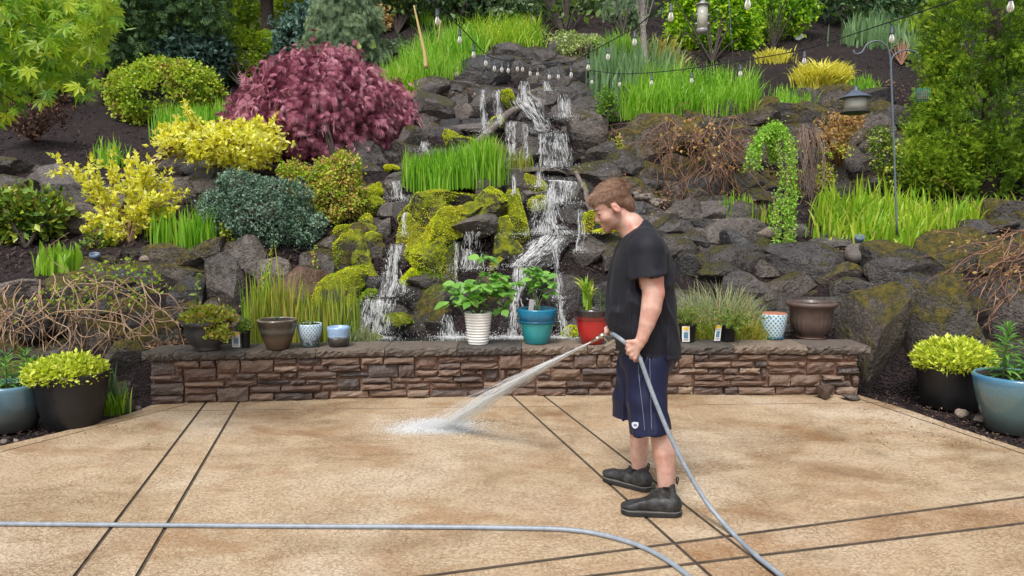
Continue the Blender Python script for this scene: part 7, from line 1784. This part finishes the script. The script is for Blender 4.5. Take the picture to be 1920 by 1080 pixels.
# ------------------------------------------------------------------ big pots on the ground
bg = glaze('blue_brown_glaze', [(0, (.05, .045, .035)), (.3, (.085, .10, .095)), (.6, (.08, .15, .19)), (.85, (.10, .21, .29)), (.94, (.04, .13, .24)), (1, (.10, .26, .36))], 0, .42, .22, 1.0, 5, .1)
t, b, m, ri, zi = pot('potted_lily', 'large glazed blue brown pot of lilies cut by the left frame edge', 'potted plant', 2, 813, [(38, 0), (42, 3), (50, 30), (55, 62), (56, 80), (57, 86), (55, 89)], bg, z=-.02, depth=.12, wall=.022)
for dx, dy, h in [(.02, -.06, .24), (.13, 0, .22), (-.06, .05, .26), (.06, .08, .28), (-.12, -.05, .22), (.17, .07, .20)]: lily(t, b + [dx, dy, zi], h, 40, .13, (U(-.02, .03), 0, 0))
t, b, m, ri, zi = pot('potted_groundcover', 'black crackled pot with mounded chartreuse foliage at the left', 'potted plant', 117, 808, [(44, 0), (47, 3), (56, 40), (62, 78), (65, 96), (67, 100), (66, 105)], 'black_pot', z=-.02, depth=.05, wall=.02)
P, N = dome(b + [-.02, -.02, zi + .0], [ri * 1.02, ri * .98, .12], 520); heap(t, P, N, 'chartreuse', 9, LEAF, .045, a=.5, b=.6, up=.3)
t, b, m, ri, zi = pot('potted_groundcover', 'black crackled pot with mounded chartreuse foliage at the right', 'potted plant', 1806, 771, [(48, 0), (50, 3), (57, 34), (62, 66), (64, 82), (65, 86), (63, 90)], 'black_pot', z=-.02, depth=.05, wall=.02)
P, N = dome(b + [-.03, -.04, zi + .0], [ri * 1.05, ri, .17], 620); heap(t, P, N, 'chartreuse', 9, LEAF, .05, a=.5, b=.6, up=.3)
bg2 = glaze('blue_grey_glaze', [(0, (.07, .085, .075)), (.35, (.10, .15, .15)), (.6, (.11, .17, .17)), (.8, (.10, .22, .28)), (.92, (.04, .16, .30)), (1, (.14, .32, .40))], 0, .46, .2, .9, 5, .1)
t, b, m, ri, zi = pot('potted_lily', 'large glazed blue grey pot with a tall lily at the right edge', 'potted plant', 1922, 817, [(42, 0), (46, 3), (58, 40), (68, 80), (71, 98), (73, 106), (70, 109)], bg2, z=-.02, depth=.05, wall=.02)
lily(t, b + [-.14, -.06, zi], .40, 60, .17, (.02, 0, 0))
for dx, dy, h in [(.02, -.12, .18), (.1, .05, .26), (.0, .12, .30)]: lily(t, b + [dx, dy, zi], h, 34, .14)
t, b, m, ri, zi = pot('terracotta_pot', 'plain terracotta pot half hidden behind the right edge lily', 'plant pot', 1916, 742, [(28, 0), (38, 66), (41, 67), (41, 80)], plain('terracotta', (.30, .125, .05), .8, var=.2), z=-.02, depth=.1, back=.25)

# ------------------------------------------------------------------ string lights
MT['cable'] = plain('black_cable', (.014, .015, .018), .6, bump=0)
MT['socket'] = plain('slate_socket', (.055, .065, .085), .55, bump=0)
def bulb_mat():
    t = NT('clear_bulb_glass')
    g = t.bsdf(Base_Color=(.93, .93, .92), Roughness=.06, Specular_IOR_Level=.8); tr = t.node("BsdfTransparent", {'Color': (.95, .95, .95)})
    f = t.node("Fresnel", {'IOR': 1.45}); fac = t.rng(f.outputs[0], 0, 1, .20, 1)
    mx = t.node("MixShader", {0: fac}); t.l.new(tr.outputs[0], mx.inputs[1]); t.l.new(g.outputs[0], mx.inputs[2]); return t.done(mx)
MT['bulb'] = bulb_mat(); MT['filament'] = plain('filament', (.55, .36, .16), .5, bump=0)
SKV = lathe([(.004, .054), (.011, .052), (.0125, .046), (.0125, .012), (.015, .010), (.015, .0), (.011, -.004)], 14)
BLV = lathe([(.010, .0), (.011, -.010), (.016, -.026), (.0185, -.040), (.0165, -.053), (.010, -.061), (.001, -.064)], 16)
sk_me = MB().add(*SKV).mesh('socket', MT['socket']); bl_me = MB().add(*BLV).mesh('bulb', MT['bulb'])
fl_me = MB().add(*tube([[-.006, 0, -.012], [-.007, 0, -.05], [0, 0, -.055], [.007, 0, -.05], [.006, 0, -.012]], .0016, 5)).mesh('filament', MT['filament'])
def string_lights(label, cable, bulbs, sag=None):
    C = spline([W(*p) for p in cable], 90); t = thing('string_lights', label, 'string lights', C[0])
    MB().add(*tube(C, .0048, 6)).build('cable', MT['cable'], t)
    for (px, py, Y) in bulbs:                               # py: middle of socket + bulb
        c = W(px, py, Y); k = np.argmin(np.linalg.norm((C - c)[:, [0, 1]], axis=1)); top = C[k]
        s = bpy.data.objects.new('socket', sk_me); COL.objects.link(s); s.parent = t; s.location = Vector((c - ORIGIN[t.name] + [0, 0, .02]).tolist()); ORIGIN[s.name] = c + [0, 0, .02]
        g = bpy.data.objects.new('bulb', bl_me); COL.objects.link(g); g.parent = s
        f = bpy.data.objects.new('filament', fl_me); COL.objects.link(f); f.parent = s
        up = c + [0, 0, .075]
        if 0 < np.linalg.norm(top - up) < .6: MB().add(*tube([up, (up + top) / 2, top], .003, 5)).build('drop_wire', MT['cable'], t)
string_lights('long string of clear bulbs sagging from the right conifer to the birch', [(2010, -42, 3.9), (1895, -22, 4.15), (1800, -2, 4.6), (1672, 40, 5.4), (1508, 92, 6.5), (1388, 114, 7.2), (1297, 128, 7.8), (1222, 136, 8.4), (1162, 138, 8.9), (1106, 132, 9.4)],
              [(1895, 8, 4.15), (1672, 69, 5.4), (1508, 112, 6.5), (1388, 136, 7.2), (1297, 149, 7.8), (1222, 153, 8.4), (1162, 156, 8.9), (1110, 152, 9.4)])
string_lights('string of clear bulbs curving down from the top centre past the slim birch', [(1440, -45, 4.2), (1400, -30, 4.4), (1258, 0, 5.0), (1218, 30, 5.6), (1190, 52, 6.0), (1140, 80, 6.8), (1103, 100, 7.4), (1072, 116, 8.2), (1040, 118, 8.8), (1000, 122, 9.2)],
              [(1402, 4, 4.4), (1258, 28, 5.0), (1190, 76, 6.0), (1140, 104, 6.8), (1103, 124, 7.4), (1071, 138, 8.2), (1047, 142, 8.6), (1030, 142, 8.9), (1008, 137, 9.2)])
string_lights('string of clear bulbs running down over the long iris bank to the crest', [(770, -30, 5.0), (820, 14, 5.4), (862, 50, 6.2), (888, 78, 6.9), (912, 102, 7.6), (940, 112, 8.2), (975, 112, 8.8), (1000, 110, 9.2)],
              [(820, 36, 5.4), (862, 72, 6.2), (888, 100, 6.9), (911, 116, 7.5), (927, 126, 7.9), (941, 128, 8.2), (953, 130, 8.5), (970, 127, 8.7), (980, 128, 8.9), (994, 136, 9.1)])
# ------------------------------------------------------------------ feeders, hook pole, tag, spotlights
MT['steel'] = plain('grey_painted_steel', (.11, .135, .16), .5, var=.15, bump=.1); MT['zinc'] = plain('galvanised_metal', (.30, .31, .31), .45, metal=.4)
def clear_mat(name, col):
    t = NT(name); g = t.bsdf(Base_Color=col, Roughness=.15); tr = t.node("BsdfTransparent", {'Color': (.9, .9, .86)})
    mx = t.node("MixShader", {0: .55}); t.l.new(tr.outputs[0], mx.inputs[1]); t.l.new(g.outputs[0], mx.inputs[2]); return t.done(mx)
MT['clear'] = clear_mat('clear_plastic', (.62, .62, .55))
Yf = 7.0; m = M_PX(Yf); c = W(1317, 32, Yf)
t = thing('bird_feeder', 'clear tube bird feeder with metal cap hanging before the bright green shrub', 'bird feeder', c)
MB().add(*lathe([(9.5 * m, -24 * m), (9.5 * m, 20 * m)], 20, c)).build('tube', MT['clear'], t)
MB().add(*lathe([(2 * m, 30 * m), (6 * m, 26 * m), (12.5 * m, 23 * m), (12.5 * m, 21 * m), (9.8 * m, 20 * m)], 20, c)).build('cap', MT['zinc'], t)
MB().add(*lathe([(6 * m, -30 * m), (9.8 * m, -27 * m), (10.5 * m, -23 * m), (9.6 * m, -21 * m)], 20, c)).build('base', MT['zinc'], t)
for z in (-12, 4):
    for s in (-1, 1): MB().add(*lathe([(2.2 * m, 0), (2.4 * m, 3 * m), (1.2 * m, 3.2 * m)], 10, c + np.array([s * 9.3 * m, 0, z * m]), (s, 0, 0))).build('feeding_port', MT['zinc'], t)
MB().add(*lathe([(.2 * m, -22 * m), (5 * m, -20 * m), (6.5 * m, -6 * m), (5 * m, 2 * m), (.2 * m, 5 * m)], 14, c)).build('seed', plain('bird_seed', (.36, .30, .19), .8, var=.6, nscale=90), t)
MB().add(*tube([c + [0, 0, 30 * m], c + [0, 0, 120 * m]], .003, 5)).build('hanging_wire', MT['cable'], t)
# hook pole with two arms
Yh = 7.55; pb = W(1680, 425, Yh)
t = thing('hook_pole', 'grey double shepherd hook pole standing in the right iris bank', 'hook pole', pb)
HP = lambda pts, n: spline([W(x, y, Yh + (o[0] if o else 0)) for x, y, *o in pts], n)
MB().add(*tube(HP([(1682, 440), (1678, 330), (1674, 220), (1670, 120), (1668, 108)], 16), .0105, 9)).build('pole', MT['steel'], t)
MB().add(*tube(HP([(1670, 130), (1667, 95), (1655, 80), (1640, 77), (1625, 84), (1616, 98), (1604, 101), (1600, 94)], 30), .0085, 8)).build('hook', MT['steel'], t)
MB().add(*tube(HP([(1671, 128), (1673, 108), (1686, 97), (1702, 94), (1716, 97), (1719, 102)], 24), .007, 8)).build('hook', MT['steel'], t)
Yl = 7.4; m = M_PX(Yl); c = W(1604, 192, Yl)
t = thing('bird_feeder', 'slate roofed lantern shaped bird feeder hanging above the mossy right wall', 'bird feeder', c)
MB().add(*lathe([(3 * m, 29 * m), (4 * m, 26 * m), (4 * m, 23 * m), (12 * m, 17 * m), (27 * m, 9 * m), (28 * m, 8 * m), (26 * m, 7.4 * m), (18 * m, 9 * m)], 28, c)).build('roof', plain('slate_roof', (.065, .085, .125), .45, bump=.05), t)
MB().add(*lathe([(19 * m, -17 * m), (20 * m, 8 * m)], 28, c)).build('window_tube', MT['clear'], t)
MB().add(*lathe([(14 * m, -22 * m), (25 * m, -19.5 * m), (26 * m, -17.5 * m), (20 * m, -17 * m)], 28, c)).build('tray', MT['urn_dark'], t)
MB().add(*lathe([(3.5 * m, -17 * m), (3.5 * m, 8 * m)], 12, c)).build('centre_post', MT['steel'], t)
MB().add(*tube([c + [0, 0, 29 * m], c + [0, 0, 40 * m], W(1602, 100, Yh)], .003, 5)).build('hanging_wire', MT['cable'], t)
Y = D(1499, 72) - .1; c = W(1499, 70, Y)
t = thing('plant_marker', 'small white plant marker on the bare mulch right of the lime shrub', 'plant marker', c)
MB().add(*box(c, (8 * M_PX(Y), .004, 4.5 * M_PX(Y)), rotm(-.3, -.5, 0))).build('plate', MT['card'], t, smooth=False)
MB().add(*tube([c + [-.03, 0, -.02], c + [-.03, .02, -.16]], .005, 5)).build('stake', MT['zinc'], t)
def spotlight(px, py, label, dirv, Y):
    c = W(px, py, Y); m = M_PX(Y); t = thing('spotlight', label, 'spotlight', c)
    MB().add(*lathe([(4 * m, -9 * m), (7 * m, -7 * m), (8 * m, 2 * m), (9 * m, 4 * m), (9 * m, 9 * m), (7.6 * m, 9 * m), (7.4 * m, 5 * m), (0, 4.8 * m)], 20, c, dirv)).build('lamp_body', plain('blue_grey_lamp', (.10, .15, .22), .45, bump=.05), t)
    MB().add(*tube([c, c + [0, .02, -.16]], .009, 7)).build('stake', MT['cable'], t)
spotlight(178, 484, 'blue grey garden spotlight on the left mulch by the pale leaf clump', (.15, -.35, .9), D(178, 490) - .1)
spotlight(1611, 451, 'blue grey garden spotlight among the right irises beside the round stone', (-.1, -.4, .9), D(1611, 460) - .2)
Y = 9.6; C = spline([W(776, 10, 11.0), W(786, 55, 11), W(796, 100, 11), W(799, 128, 11)], 14)
t = thing('dry_stalk', 'tall dry tan reed stalk rising from the long iris bank', 'plant stalk', C[-1])
MB().add(*tube(C, np.linspace(.012, .035, 14) * np.r_[.6, np.ones(13)], 7)).build('stalk', MT['stalk'], t)
C = spline([W(826, 38, 11), W(824, 60, 11), W(820, 84, 11)], 8); MB().add(*tube(C, .008, 5)).build('side_stalk', MT['stalk'], t)
Yw = 7.6; t = thing('support_wire', 'thin vertical wire hanging in front of the right mulch slope', 'wire', W(1375, 140, Yw))
MB().add(*tube([W(1364, -60, Yw), W(1369, 40, Yw), W(1378, 152, Yw)], .0035, 5)).build('wire', MT['steel'], t)

# green wire suet cage against the big conifer
Yc_ = 7.9; c = W(1729, 178, Yc_); m = M_PX(Yc_)
t = thing('suet_feeder', 'small green wire suet cage hanging at the edge of the right conifer', 'bird feeder', c)
mb = MB()
for u in np.linspace(-1, 1, 7):
    for s_ in (-1, 1): mb.add(*tube([c + np.array([u * 12 * m, s_ * 4 * m, -11 * m]), c + np.array([u * 12 * m, s_ * 4 * m, 11 * m])], .0028, 5))
for w in np.linspace(-1, 1, 6):
    for s_ in (-1, 1): mb.add(*tube([c + np.array([-12 * m, s_ * 4 * m, w * 11 * m]), c + np.array([12 * m, s_ * 4 * m, w * 11 * m])], .0028, 5))
mb.build('wire_cage', plain('green_wire', (.02, .16, .12), .5, bump=0), t, kind='stuff')
MB().add(*box(c, (9 * m, 2.6 * m, 8 * m))).build('suet_block', plain('suet', (.26, .20, .12), .8, var=.4), t, smooth=False)
MB().add(*tube([c + [0, 0, 11 * m], W(1719, 102, Yh)], .0025, 5)).build('hanging_wire', MT['cable'], t)
print("TRIS", sum(sum(len(p.vertices) - 2 for p in o.data.polygons) if len(o.data.polygons) < 3000 else len(o.data.loops) - 2 * len(o.data.polygons) for o in bpy.data.objects if o.type == 'MESH'), "OBJ", len(bpy.data.objects))
